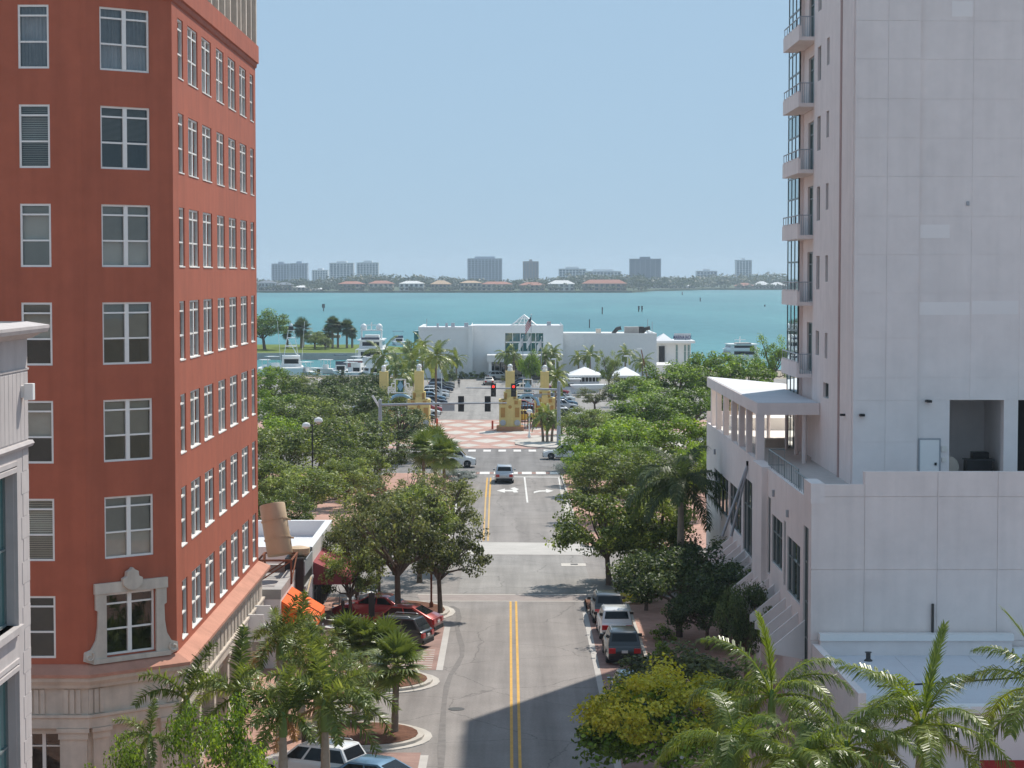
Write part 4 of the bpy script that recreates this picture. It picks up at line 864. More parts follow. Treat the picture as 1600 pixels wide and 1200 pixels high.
def low_annex():
    X, Y0, Y1 = 13.05, 77.4, 89.3; org = Vector((20, 83, 0)); zr = AY(1400, 1022, Y1).z
    t = thing('annex_building', 'single storey annex with grey white roof in front of the podium end wall', 'building', org)
    MB(org).box(X + .3, 45, Y0, Y1, 0, zr - .02).build('wall', MT['stone'] if 0 else MT['pinkstucco'], t)
    MB(org).box(X + .32, 45, Y0 + .45, Y1 - .05, zr - .02, zr + .015).build('roof', MT['roofwhite'], t)
    MB(org).add([(X, Y0 - .1, 0), (X, Y1, 0), (X, Y1, zr + .45), (X, Y0 - .1, zr + .72), (X + .3, Y0 - .1, 0), (X + .3, Y1, 0), (X + .3, Y1, zr + .45), (X + .3, Y0 - .1, zr + .72)], [(0, 1, 2, 3), (4, 5, 6, 7), (0, 3, 7, 4), (3, 2, 6, 7), (1, 2, 6, 5)]).build('side_parapet', MT['pinkstucco'], t)
    MB(org).box(X + .3, 45, Y0 - .12, Y0 + .45, zr - .05, zr + .22).build('front_parapet', MT['white'], t)
    zb = AY(1300, 988, Y1).z; zc = AY(1300, 998, Y1).z; xe = AY(1578, 990, Y1).x
    MB(org).box(X + .3, xe, Y1 - .42, Y1 - .02, zr, zc).build('flashing_kerb', MT['whitestucco'], t); MB(org).box(X + .25, xe + .05, Y1 - .55, Y1 - .02, zc, zb).build('coping', MT['white'], t)
    MB(org).box(xe + .06, 45, Y1 - .45, Y1 - .02, zr, zc - .35).build('flashing_kerb', MT['white'], t)
    q = AY(1457, 955, 89.35); MB(org).tube([(q.x, Y1 + .0, zb), (q.x, Y1 + .0, zb + 1.25)], .06, 8).build('vent_pipe', MT['iron'], t)
    MB(org).tube([(14.6, 82.0, zr + .05), (17.0, 82.6, zr + .05), (22, 84.2, zr + .05), (30, 84.6, zr + .05)], .035, 6).build('roof_cable', MT['black'], t)
    for k in range(5): MB(org).box(16.5 + k * 3.2, 16.56 + k * 3.2, Y0 + .5, Y1 - .5, zr + .016, zr + .03).build('roof_seam', MT['roofwhite'], t)
    MB(org).lathe((15.2, 87.6, zr), [(.18, 0), (.18, .05), (.1, .12), (.1, .35), (.16, .4)], 10).build('roof_drain', MT['iron'], t)
    q = AY(1500, 1128, Y0 - .5); MB(org).extrude([(q.x - .45, Y0 - .55, q.z - .9), (q.x + .45, Y0 - .55, q.z - .9), (q.x + .45, Y0 - .55, q.z + .5), (q.x + .2, Y0 - .55, q.z + .52), (q.x - .45, Y0 - .55, q.z + .2)], (0, .42, 0)).build('buttress', MT['pinkstucco'], t)
    q = AY(1455, 1161, Y0 - .05); text('PF', .62, MT['iron'], 'sign_lettering', t, q + Vector((0, -.08, 0)) - org, (R(90), 0, 0))
    x0 = AY(1540, 1190, Y0 - 1).x; zt = AY(1560, 1188, Y0 - .05).z
    MB(org).add([(x0, Y0 - .02, zt), (45, Y0 - .02, zt), (45, Y0 - 1.3, zt - .75), (x0, Y0 - 1.3, zt - .75), (x0, Y0 - 1.3, zt - 1.05), (45, Y0 - 1.3, zt - 1.05)], [(0, 1, 2, 3), (3, 2, 5, 4)]).build('awning', MT['redcloth'], t)
low_annex()
# ================================================================== VEGETATION BUILDERS
def quads_mesh(name, V, tint, m=None):
    """V: (N,4,3) leaf corners, tint: (N,) random leaf tone"""
    n = len(V); me = bpy.data.meshes.new(name)
    me.vertices.add(4 * n); me.vertices.foreach_set('co', V.reshape(-1).astype(np.float32))
    me.loops.add(4 * n); me.loops.foreach_set('vertex_index', np.arange(4 * n, dtype=np.int32))
    me.polygons.add(n); me.polygons.foreach_set('loop_start', np.arange(0, 4 * n, 4, dtype=np.int32))
    try: me.polygons.foreach_set('loop_total', np.full(n, 4, dtype=np.int32))
    except Exception: pass
    me.update(calc_edges=True)
    a = me.attributes.new('tint', 'FLOAT', 'FACE'); a.data.foreach_set('value', tint.astype(np.float32))
    me.polygons.foreach_set('use_smooth', np.zeros(n, dtype=bool))
    return me
def unit(v): return v / np.maximum(1e-6, np.linalg.norm(v, axis=-1, keepdims=True))
def leaves(rg, C, out, size, aspect=.55, droop=.0, flat=.45):
    n = len(C); nrm = unit(out * .55 + np.array([0, 0, flat]) + rg.normal(0, .55, (n, 3)))
    a = unit(np.cross(nrm, rg.normal(0, 1, (n, 3)))); b = np.cross(nrm, a)
    s = size * rg.uniform(.65, 1.3, (n, 1)); l, w = s * .5, s * .5 * aspect
    return np.stack([C - a * l, C - b * w + nrm * w * .2, C + a * l, C + b * w + nrm * w * .2], 1)
def crown_mesh(name, seed, Rr, Rz, zc, nclump, nleaf, size, shell=.5, clump=.27, low=-.35, aspect=.6, topbias=.0, tint0=.5, tv=.21):
    rg = np.random.default_rng(seed); cs = []
    ph = rg.uniform(0, 6.28, 6)
    while len(cs) < nclump:
        d = unit(rg.normal(0, 1, 3)); 
        if d[2] < low: continue
        if topbias and rg.random() > .4 + .6 * d[2]: continue
        az = math.atan2(d[1], d[0]); bump = 1 + .16 * math.sin(2 * az + ph[0]) + .10 * math.sin(3 * az + ph[1]) + .07 * math.sin(5 * az + ph[2] + 3 * d[2])
        r = (shell + (1 - shell) * rg.random() ** .6) * bump; c = np.array([d[0] * Rr, d[1] * Rr, d[2] * Rz]) * r
        if all(np.linalg.norm((c - q) / np.array([1, 1, .8])) > Rr * clump * .62 for q in cs) or rg.random() < .12: cs.append(c)
    cs = np.array(cs); per = rg.dirichlet(np.full(nclump, 6.0)); ns = np.maximum(8, (per * nleaf).astype(int)); V, T = [], []
    for c, k in zip(cs, ns):
        rc = Rr * clump * rg.uniform(.75, 1.25); d = unit(rg.normal(0, 1, (k, 3))); rad = rc * rg.random((k, 1)) ** .38
        p = c + d * rad * np.array([1.05, 1.05, .72]); out = unit(d + .5 * unit(c / np.array([Rr, Rr, Rz])))
        V.append(leaves(rg, p + np.array([0, 0, zc]), out, size, aspect)); T.append(np.clip(rg.normal(tint0 + rg.normal(0, tv * .8), tv, k), 0.02, 1))
    V = np.concatenate(V); T = np.concatenate(T)
    me = quads_mesh(name, V, T); cc = V.mean(1); rr = np.hypot(cc[:, 0], cc[:, 1])
    return me, cs + np.array([0, 0, zc]), float(np.quantile(rr, .96)), float(np.quantile(cc[:, 2], .997))
def trunk_mesh(name, seed, zfork, r0, targets, nl=12, lean=.2):
    rd = random.Random(seed); mb = MB(); fork = Vector((rd.uniform(-lean, lean), rd.uniform(-lean, lean), zfork))
    mb.tube([(0, 0, -.1), (0, 0, .15), fork * .5, fork], [r0 * 1.5, r0 * 1.1, r0 * .9, r0 * .8], 9)
    tg = [Vector(t) for t in targets]; rd.shuffle(tg)
    for t in tg[:nl]:
        mid = fork.lerp(t, .5) + Vector((rd.uniform(-.3, .3), rd.uniform(-.3, .3), rd.uniform(-.1, .5)))
        mb.tube([fork - Vector((0, 0, .15)), fork.lerp(mid, .5) + Vector((0, 0, .15)), mid, t], [r0 * .55, r0 * .42, r0 * .28, r0 * .09], 6)
        for _ in range(2):
            e = mid.lerp(t, .6) + Vector((rd.uniform(-1, 1), rd.uniform(-1, 1), rd.uniform(-.2, .8))); mb.tube([mid, mid.lerp(e, .5), e], [r0 * .2, r0 * .14, r0 * .05], 5)
    return mb.mesh(name, smooth=True)
class Proto: pass
def make_proto(kind, seed):
    p = Proto()
    spec = {'oak': dict(Rr=4.0, Rz=3.3, zc=4.8, nclump=64, nleaf=8200, size=.30, shell=.45, clump=.25, low=-.62), 'airy': dict(Rr=4.0, Rz=3.2, zc=5.2, nclump=58, nleaf=5600, size=.26, shell=.3, clump=.19, low=-.7),
            'dense': dict(Rr=4.0, Rz=2.6, zc=4.3, nclump=50, nleaf=7600, size=.30, shell=.5, clump=.25, low=-.6), 'low': dict(Rr=3.0, Rz=1.9, zc=2.5, nclump=44, nleaf=6000, size=.26, shell=.5, clump=.26, low=-.6),
            'shrub': dict(Rr=1.2, Rz=.9, zc=.8, nclump=16, nleaf=1100, size=.20, shell=.3, clump=.36, low=-.7), 'fine': dict(Rr=3.0, Rz=2.3, zc=2.9, nclump=44, nleaf=8200, size=.17, shell=.4, clump=.25, low=-.6),
            'far': dict(Rr=4.0, Rz=3.0, zc=5.0, nclump=26, nleaf=1500, size=.62, shell=.45, clump=.30, low=-.5)}[kind]
    p.crown, cs, p.R, p.H = crown_mesh('crown', seed, **spec)
    p.trunk = trunk_mesh('trunk', seed, spec['zc'] - spec['Rz'] * .72, {'shrub': .05, 'low': .14, 'fine': .10}.get(kind, .24), cs, {'airy': 20, 'oak': 12, 'low': 10, 'fine': 16, 'shrub': 4, 'far': 5}.get(kind, 10))
    return p
PROTO = {k: [make_proto(k, s * 17 + i) for i in range(n)] for s, (k, n) in enumerate((('oak', 4), ('airy', 3), ('dense', 3), ('low', 1), ('shrub', 2), ('fine', 2), ('far', 3)))}
_pc = {}; WK = 1.16
def tree(label, kind, px, ytop, Y, wpx, m, group=None, name='tree', z0=0.0, bark='bark', rz=None, cat='tree'):
    i = _pc.get(kind, 0); _pc[kind] = i + 1; p = PROTO[kind][i % len(PROTO[kind])]
    q = AY(px, ytop, Y); wdt = wpx * Y / F * WK
    t = thing(name, label, cat, (q.x, Y, z0), rnd.uniform(0, 6.28) if rz is None else rz, group)
    t.scale = (wdt / 2 / p.R,) * 2 + (max(.2, (q.z - z0) / p.H),)
    put(p.trunk, 'trunk', MT[bark], t); put(p.crown, 'crown', MT[m], t)
    return t

def frond_mesh(seed, L, e0, droop, nl, ll, plume=0.0, lw=.05, hang=.35, fwd=.55):
    """one feather leaf: a rib that rises at e0 and arches over, with leaflets along both sides"""
    rg = np.random.default_rng(seed); n = 14; pts = [np.zeros(3)]; tans = []
    for i in range(n):
        e = e0 - droop * ((i + .5) / n) ** 1.3; tdir = np.array([math.cos(e), 0, math.sin(e)]); tans.append(tdir); pts.append(pts[-1] + tdir * L / n)
    tans.append(tans[-1]); pts = np.array(pts); V, T = [], []
    for i in range(n):                                               # rib
        w0, w1 = .045 * (1 - i / n) + .008, .045 * (1 - (i + 1) / n) + .008
        a, b = pts[i], pts[i + 1]; sd_ = np.array([0, 1, 0.]); up = np.cross(tans[i], sd_)
        V.append([a - sd_ * w0, b - sd_ * w1, b + sd_ * w1, a + sd_ * w0]); T.append(.75); V.append([a - up * w0, b - up * w1, b + up * w1, a + up * w0]); T.append(.7)
    base = rg.normal(.5, .08)
    for k in range(nl):
        t = .14 + .86 * (k + rg.random() * .6) / nl; x = t * n; i = min(n - 1, int(x)); p = pts[i] + (pts[i + 1] - pts[i]) * (x - i); tg = tans[i]; up = np.cross(tg, np.array([0, 1, 0.]))
        ln = ll * (math.sin(math.pi * (.12 + .80 * t)) ** .7) * rg.uniform(.85, 1.1)
        for sgn in (-1, 1):
            ang = rg.uniform(-1, 1) * plume; side = np.array([0, sgn, 0.]) * math.cos(ang) + up * math.sin(ang)
            d = unit(side * (1.4 - fwd) * 1.0 + tg * fwd + up * .12 - np.array([0, 0, hang * .25])); d2 = unit(d - np.array([0, 0, hang]) + rg.normal(0, .06, 3))
            wv = unit(np.cross(d, up) + 1e-4) * lw / 2; m_ = p + d * ln * .5; e = m_ + d2 * ln * .5
            tt = float(np.clip(rg.normal(base, .13), .02, 1)); V.append([p - wv * .6, m_ - wv, m_ + wv, p + wv * .6]); T.append(tt); V.append([m_ - wv, e - wv * .12, e + wv * .12, m_ + wv]); T.append(tt)
    return quads_mesh('frond', np.array(V), np.array(T))
def fan_mesh(seed, pet, r, e0, nseg=22, drop=.5):
    rg = np.random.default_rng(seed); d = np.array([math.cos(e0), 0, math.sin(e0)]); up = np.array([-math.sin(e0), 0, math.cos(e0)]); sd_ = np.array([0, 1., 0]); h = d * pet; V, T = [], []
    for s_ in (sd_, up): V.append([-s_ * .025, h - s_ * .015, h + s_ * .015, s_ * .025]); T.append(.7)
    b = rg.normal(.5, .1)
    for k in range(nseg):
        a = -2.35 + 4.7 * (k + .5) / nseg; q = unit(d * math.cos(a) + sd_ * math.sin(a) + up * .15); ln = r * (.75 + .25 * math.cos(a * .6)) * rg.uniform(.92, 1.08)
        mid = h + q * ln * .62; e = mid + unit(q - np.array([0, 0, drop * rg.uniform(.7, 1.4)])) * ln * .42; wv = unit(np.cross(q, up)) * r * .055
        tt = float(np.clip(rg.normal(b, .1), .02, 1)); V.append([h - wv * .15, mid - wv, mid + wv, h + wv * .15]); T.append(tt); V.append([mid - wv, e - wv * .1, e + wv * .1, mid + wv]); T.append(tt)
    return quads_mesh('fan', np.array(V), np.array(T))
FR = {
 'fox': [[frond_mesh(100 + 10 * i + j, 2.3, R(e), R(dr), 62, .46, plume=1.3, lw=.055, hang=.25) for j in range(2)] for i, (e, dr) in enumerate(((82, 30), (62, 75), (42, 95), (18, 85), (-12, 60)))],
 'royal': [[frond_mesh(200 + 10 * i + j, 3.6, R(e), R(dr), (40 if i == 0 else 78), (.62 if i == 0 else .82), plume=.45, lw=.05, hang=hg, fwd=fw_) for j in range(2)] for i, (e, dr, hg, fw_) in enumerate(((80, 30, .3, 1.0), (64, 80, .8, .6), (42, 105, 1.0, .55), (18, 90, 1.0, .5), (-10, 65, .9, .5)))],
 'coco': [[frond_mesh(300 + 10 * i + j, 3.6, R(e), R(dr), 36, .75, plume=.3, lw=.10, hang=.7) for j in range(1)] for i, (e, dr) in enumerate(((75, 60), (52, 95), (28, 95), (5, 80), (-25, 55)))],
}
FANS = [fan_mesh(400 + i, .75, .95, R(e)) for i, e in enumerate((75, 48, 22, -4, -32, -58))]
_tm = {}
def palm_trunk(key, h, r0, r1, seed=0, bulge=0.0, lean=0.0):
    k = (key, round(h, 1), round(lean, 2))
    if k not in _tm:
        mb = MB(); n = 12; pts = []; rad = []
        for i in range(n + 1):
            t = i / n; pts.append((lean * t * t, 0, h * t - (.1 if i == 0 else 0))); rad.append((r0 + (r1 - r0) * t + bulge * math.sin(math.pi * t)) * (1.25 if i == 0 else 1) * (1.04 if i % 2 else .97))
        mb.tube(pts, rad, 10); _tm[k] = mb.mesh('trunk', smooth=True)
    return _tm[k]
def palm(label, kind, x, y, ztop, sc=1.0, group=None, n=None, lean=0.0, rz=None, z0=0.0, m=None, counts=None, dead=0, seed=0, name='palm_tree'):
    rd = random.Random(seed * 31 + int(x * 7) + int(y)); t = thing(name, label, 'palm', (x, y, z0), rd.uniform(0, 6.28) if rz is None else rz, group); h = ztop - z0
    if kind in ('fan', 'sabal'):
        put(palm_trunk(kind, h, *((.34, .28) if kind == 'sabal' else (.17, .13)), lean=lean), 'trunk', MT['palmbark'], t); cnt = counts or (4, 5, 6, 6, 5, 3)
        for i, c in enumerate(cnt):
            for k in range(c): put(FANS[i], 'frond', MT[m or 'palm'] if i < 5 or not dead else MT['deadpalm'], t, (lean, 0, h), (rd.uniform(-.1, .1), rd.uniform(-.12, .12), 6.283 * (k + rd.random() * .7) / c + i), sc * rd.uniform(.85, 1.1))
        return t
    r0, r1, bul = {'fox': (.16, .12, .05), 'royal': (.20, .15, .06), 'coco': (.18, .13, 0)}[kind]
    cs = {'fox': .9, 'royal': 1.3, 'coco': .15}[kind] * sc
    put(palm_trunk(kind, h - cs * .8, r0, r1, bulge=bul, lean=lean), 'trunk', MT['palmbark' if kind == 'coco' else 'royalbark'], t)
    if kind != 'coco':
        key = ('shaft', kind)
        if key not in _tm: _tm[key] = MB().lathe((0, 0, 0), [(.13, 0), (.15, .15), (.13, .6), (.06, 1.0)], 12).mesh('crownshaft', smooth=True)
        put(_tm[key], 'crownshaft', MT['crownshaft'], t, (lean, 0, h - cs * .85), None, (1.1 * sc, 1.1 * sc, cs))
    cnt = counts or {'fox': (1, 2, 3, 3, 2), 'royal': (1, 2, 4, 4, 3), 'coco': (2, 4, 5, 5, 3)}[kind]
    for i, c in enumerate(cnt):
        for k in range(c):
            f = FR[kind][i]; put(f[k % len(f)], 'frond', MT['deadpalm'] if (i == 4 and k < max(dead, 1 if kind != 'coco' else 0) and rd.random() < .6) else MT[m or ('royalpalm' if kind == 'royal' else 'palm')], t, (lean, 0, h - .05), (rd.uniform(-.12, .12), rd.uniform(-.15, .15), 6.283 * (k + rd.random() * .6) / c + i * 1.3), sc * rd.uniform(.88, 1.1))
    return t
def shrub(label, px, y, Y, wpx, m, hpx=None, group=None, z0=.13):
    ytop = y - (hpx or wpx * .6); return tree(label, 'shrub', px, ytop, Y, wpx, m, group, 'shrub', z0, cat='shrub')

# ================================================================== VEHICLE BUILDERS (length along +Y, front at +Y)
_veh = {}
def car_meshes(kind):
    if kind in _veh: return _veh[kind]
    S = dict(
     suv=dict(L=4.6, W=1.86, belt=1.02, roof=1.68, hood=1.0, hy=1.05, gr=-2.12, gf=1.02, tr=-1.72, tf=.22, rw=.36, wb=(1.38, -1.38), nose=.78, tail=.98, inset=.16),
     sedan=dict(L=4.75, W=1.82, belt=.92, roof=1.44, hood=.90, hy=1.15, gr=-1.85, gf=1.10, tr=-.95, tf=.15, rw=.33, wb=(1.42, -1.38), nose=.66, tail=.92, inset=.17),
     coupe=dict(L=4.7, W=1.88, belt=1.0, roof=1.60, hood=.98, hy=1.1, gr=-2.2, gf=1.05, tr=-1.05, tf=.2, rw=.37, wb=(1.40, -1.42), nose=.76, tail=1.0, inset=.18),
     van=dict(L=5.7, W=2.0, belt=1.18, roof=2.08, hood=1.12, hy=1.85, gr=-2.78, gf=1.85, tr=-2.74, tf=1.05, rw=.38, wb=(1.95, -1.75), nose=.9, tail=1.15, inset=.12))[kind]
    L, W, rw = S['L'], S['W'], S['rw']; h = L / 2; sill = .24
    def arch(yc):
        r = rw + .05; return [(yc + r * math.cos(a), max(sill, rw - .02 + r * math.sin(a))) for a in [math.pi - math.pi * k / 10 for k in range(11)]]
    pr = [(-h + .05, .42), (-h + .10, sill + .06)] + [(S['wb'][1] - rw - .05, sill)] + arch(S['wb'][1]) + [(S['wb'][1] + rw + .05, sill), (S['wb'][0] - rw - .05, sill)] + arch(S['wb'][0]) + [(S['wb'][0] + rw + .05, sill), (h - .14, sill + .02), (h - .03, .42), (h - .02, S['nose'] - .12), (h - .12, S['nose'])] \
       + [(h - .55, S['hood'] - .07), (S['hy'], S['hood']), (S['gf'] - .1, S['belt']), (S['gr'] + .05, S['belt']), (-h + .06, S['tail'] - .04), (-h, S['tail'] - .25), (-h - .0, .55)]
    def hw(y, z):
        e = abs(y) / h; tz = max(0, (z - .55)) * .07 + max(0, .45 - z) * .18; return W / 2 * (1 - .10 * e ** 4) - tz
    mb = MB(); n = len(pr)
    cols = [[(s_ * hw(y, z), y, z) for y, z in pr] for s_ in (-1, 1)]
    mb.add(cols[0] + cols[1], [tuple(range(n)), tuple(range(2 * n - 1, n - 1, -1))] + [(i, n + i, n + (i + 1) % n, (i + 1) % n) for i in range(n)])
    b = S['belt'] - .02; r = S['roof']; bw = hw(0, b) - .02; tw = bw - S['inset']
    gb = [(-bw * .96, S['gr'], b), (bw * .96, S['gr'], b), (bw * .97, S['gf'], b), (-bw * .97, S['gf'], b)]
    gm_ = [(-tw * .96, S['tr'], r - .05), (tw * .96, S['tr'], r - .05), (tw * .96, S['tf'], r - .05), (-tw * .96, S['tf'], r - .05)]
    gt = [(-tw * .8, S['tr'] + .15, r), (tw * .8, S['tr'] + .15, r), (tw * .8, S['tf'] - .2, r), (-tw * .8, S['tf'] - .2, r)]
    g = MB(); g.add(gb + gm_ + gt, [(0, 1, 5, 4), (1, 2, 6, 5), (2, 3, 7, 6), (3, 0, 4, 7), (4, 5, 9, 8), (5, 6, 10, 9), (6, 7, 11, 10), (7, 4, 8, 11), (8, 9, 10, 11), (3, 2, 1, 0)])
    bme = mb.mesh('body', bevel=.045, smooth=True); gme = g.mesh('cabin', bevel=.03, smooth=True)
    V = Vector
    def facequad(a, b_, c, d, u0, u1, v0, v1, off=.012):
        a, b_, c, d = map(V, (a, b_, c, d)); nrm = (b_ - a).cross(d - a).normalized()
        f = lambda u, v: (a.lerp(b_, u)).lerp(d.lerp(c, u), v) + nrm * off
        return [f(u0, v0), f(u1, v0), f(u1, v1), f(u0, v1)]
    wins = []
    def addw(q): m = MB(); m.add(q, [(0, 1, 2, 3)]); wins.append(m.mesh('window'))
    addw(facequad(gb[2], gb[3], gm_[3], gm_[2], .05, .95, .10, .94))           # windscreen
    addw(facequad(gb[0], gb[1], gm_[1], gm_[0], .08, .92, .32 if kind != 'van' else .4, .90))   # rear window
    sidew = ((.04, .33), (.37, .66), (.70, .95)) if kind in ('suv', 'van') else ((.12, .46), (.50, .92))
    if kind == 'van': sidew = ((.80, .97),)
    for u0, u1 in sidew:
        addw(facequad(gb[1], gb[2], gm_[2], gm_[1], u0, u1, .14, .88)); addw(facequad(gb[3], gb[0], gm_[0], gm_[3], 1 - u1, 1 - u0, .14, .88))
    tr = [('bumper', MB().box(-W / 2 + .16, W / 2 - .16, -h - .03, -h + .12, .30, .52).mesh('bumper')), ('bumper', MB().box(-W / 2 + .2, W / 2 - .2, h - .10, h + .0, .28, .46).mesh('bumper')), ('side_skirt', MB().box(-W / 2 + .03, W / 2 - .03, S['wb'][1] + rw + .1, S['wb'][0] - rw - .1, .19, .32).mesh('side_skirt'))]
    grl = MB().box(-W * .27, W * .27, h - .06, h + .012, .50, S['nose'] - .1)
    lamp = lambda yy, z0, z1, wd, dp: (MB().box(-W / 2 + .10, -W / 2 + .10 + wd, yy - dp, yy + dp, z0, z1).mesh('lamp', bevel=.02), MB().box(W / 2 - .10 - wd, W / 2 - .10, yy - dp, yy + dp, z0, z1).mesh('lamp', bevel=.02))
    heads = lamp(h - .12, S['nose'] - .16, S['nose'] - .01, .34, .10)
    tails = lamp(-h + .06, S['tail'] - .34, S['tail'] - .08, .36 if kind != 'van' else .14, .085)
    mir = [MB().box(s_ * (W / 2 + .08) - .11, s_ * (W / 2 + .08) + .11, S['gf'] - .45, S['gf'] - .32, S['belt'], S['belt'] + .16).mesh('mirror', bevel=.03) for s_ in (-1, 1)]
    plate = MB().box(-.16, .16, -h - .02, -h + .03, .66, .80).mesh('plate')
    ty = MB(); prf = [(rw * .62, -.11), (rw * .93, -.115), (rw, -.07), (rw, .07), (rw * .93, .115), (rw * .62, .11)]
    ty.lathe((0, 0, 0), prf, 22); ty.v = [(z, x, y) for x, y, z in ty.v]
    rm = MB(); rm.lathe((0, 0, 0), [(rw * .64, -.10), (rw * .64, .10), (rw * .56, .112), (rw * .54, .07)], 20); rm.lathe((0, 0, 0), [(.06, .06), (.06, .112), (.03, .118)], 10)
    for k in range(5):
        a = 2 * math.pi * k / 5; M = Matrix.Rotation(a, 4, 'Z') @ Matrix.Translation((rw * .31, 0, .095)); rm.cbox((0, 0, 0), rw * .52, .055, .03, M=M)
    rm.v = [(z, x, y) for x, y, z in rm.v]
    rails = MB(); 
    if kind == 'suv':
        for s_ in (-1, 1): rails.tube([(s_ * tw * .86, S['tr'] + .25, r + .02), (s_ * tw * .86, S['tr'] + .35, r + .06), (s_ * tw * .86, S['tf'] - .45, r + .06), (s_ * tw * .86, S['tf'] - .35, r + .0)], .02, 5)
    _veh[kind] = d = dict(S=S, body=bme, cabin=gme, wins=wins, trim=tr, grille=grl.mesh('grille'), heads=heads, tails=tails, mir=mir, plate=plate, tyre=ty.mesh('wheel', smooth=True), rim=rm.mesh('rim'), rails=rails.mesh('roof_rail') if rails.v else None)
    return d
def car(label, kind, paint, x, y, rz, group=None, z=.012, cat='car', rim='rim', name=None):
    g = car_meshes(kind); S = g['S']
    t = thing(name or {'suv': 'parked_suv', 'sedan': 'parked_car', 'coupe': 'parked_crossover', 'van': 'delivery_van'}[kind], label, cat, (x, y, z), rz, group); pm = CP[paint]
    b = put(g['body'], 'body', pm, t); put(g['cabin'], 'cabin', pm, t)
    for w in g['wins']: put(w, 'window', MT['carglass'], t)
    [put(m_, n_, MT['trim'], t) for n_, m_ in g['trim']]; put(g['grille'], 'grille', MT['trim'], t); put(g['plate'], 'plate', MT['plate'], t)
    for m_ in g['heads']: put(m_, 'headlight', MT['headlight'], t)
    for m_ in g['tails']: put(m_, 'taillight', MT['taillight'], t)
    for m_ in g['mir']: put(m_, 'mirror', pm if paint != 'white' else MT['trim'], t)
    if g['rails']: put(g['rails'], 'roof_rail', MT['steel'], t)
    for yy in S['wb']:
        for s_ in (-1, 1):
            w = put(g['tyre'], 'wheel', MT['tyre'], t, (s_ * (S['W'] / 2 - .13), yy, S['rw']), (0, 0, 0 if s_ > 0 else math.pi)); put(g['rim'], 'rim', MT[rim], w)
    return t
# ================================================================== GATES, SIGNALS, LAMPS
def gate_tower(px, py, label, sc=1.0):
    b = P(px, py); org = Vector((b.x, b.y, 0)); t = thing('gate_tower', label, 'gate tower', org, 0, 'yellow gate towers at the parking lot entrance'); t.scale = (sc, sc, sc)
    X = MB().box
    MB().box(-1.75, 1.75, -1.75, 1.75, 0, .55).build('plinth', MT['terracotta'], t, bevel=.05)
    MB().box(-1.4, 1.4, -1.4, 1.4, .55, 3.35).build('lower_block', MT['yellowstucco'], t)
    MB().box(-1.12, 1.12, -1.45, 1.45, 3.35, 4.0).box(-1.45, 1.45, -1.12, 1.12, 3.35, 4.0).build('middle_block', MT['yellowstucco'], t)
    MB().box(-.82, .82, -.82, .82, 4.0, 5.0).build('upper_block', MT['yellowstucco'], t)
    MB().box(-.60, .60, -.60, .60, 5.0, 7.65).build('shaft', MT['yellowstucco'], t)
    MB().box(-.42, .42, -1.52, -1.40, .55, 4.35).box(-.42, .42, 1.40, 1.52, .55, 4.35).build('buttress', MT['yellowstucco'], t)
    MB().lathe((0, 0, 0), [(.34, 7.65), (.34, 7.95), (.26, 8.0), (.30, 8.1), (.34, 8.28), (.26, 8.46), (.06, 8.56)], 14).build('finial', MT['white'], t, smooth=True)
    pm = MB().box(-.28, .28, -.03, .0, 0, 1).mesh('panel'); md = MB().lathe((0, 0, 0), [(.38, -.03), (.38, .03), (.3, .05)], 16); md.v = [(x, -z, y) for x, y, z in md.v]; mdm = md.mesh('medallion')
    for s in (-1, 1):
        put(pm, 'panel', MT['ochre'], t, (s * .92, -1.41, 1.75), None, (1, 1, 1.25)); put(pm, 'panel', MT['ochre'], t, (s * .78, -1.46, 3.42), None, (.8, 1, 1.15 if 0 else .5)); put(pm, 'panel', MT['ochre'], t, (s * .55, -.83, 4.1), None, (.6, 1, .75))
        put(mdm, 'medallion', MT['medal'], t, (s * .92, -1.42, 1.05))
    put(mdm, 'emblem', MT['ochre'], t, (0, -1.54, 3.1), None, (.6, 1, .6))
    return t
gate_tower(600, 666, 'yellow stepped gate tower furthest from the drive on the oak grove side', .95)
gate_tower(655, 672, 'yellow stepped gate tower beside the drive next to the oak grove')
gate_tower(797, 672, 'yellow stepped gate tower beside the drive behind the red traffic signals')
gate_tower(851, 666, 'yellow stepped gate tower behind the palm cluster and grey signal pole', .95)
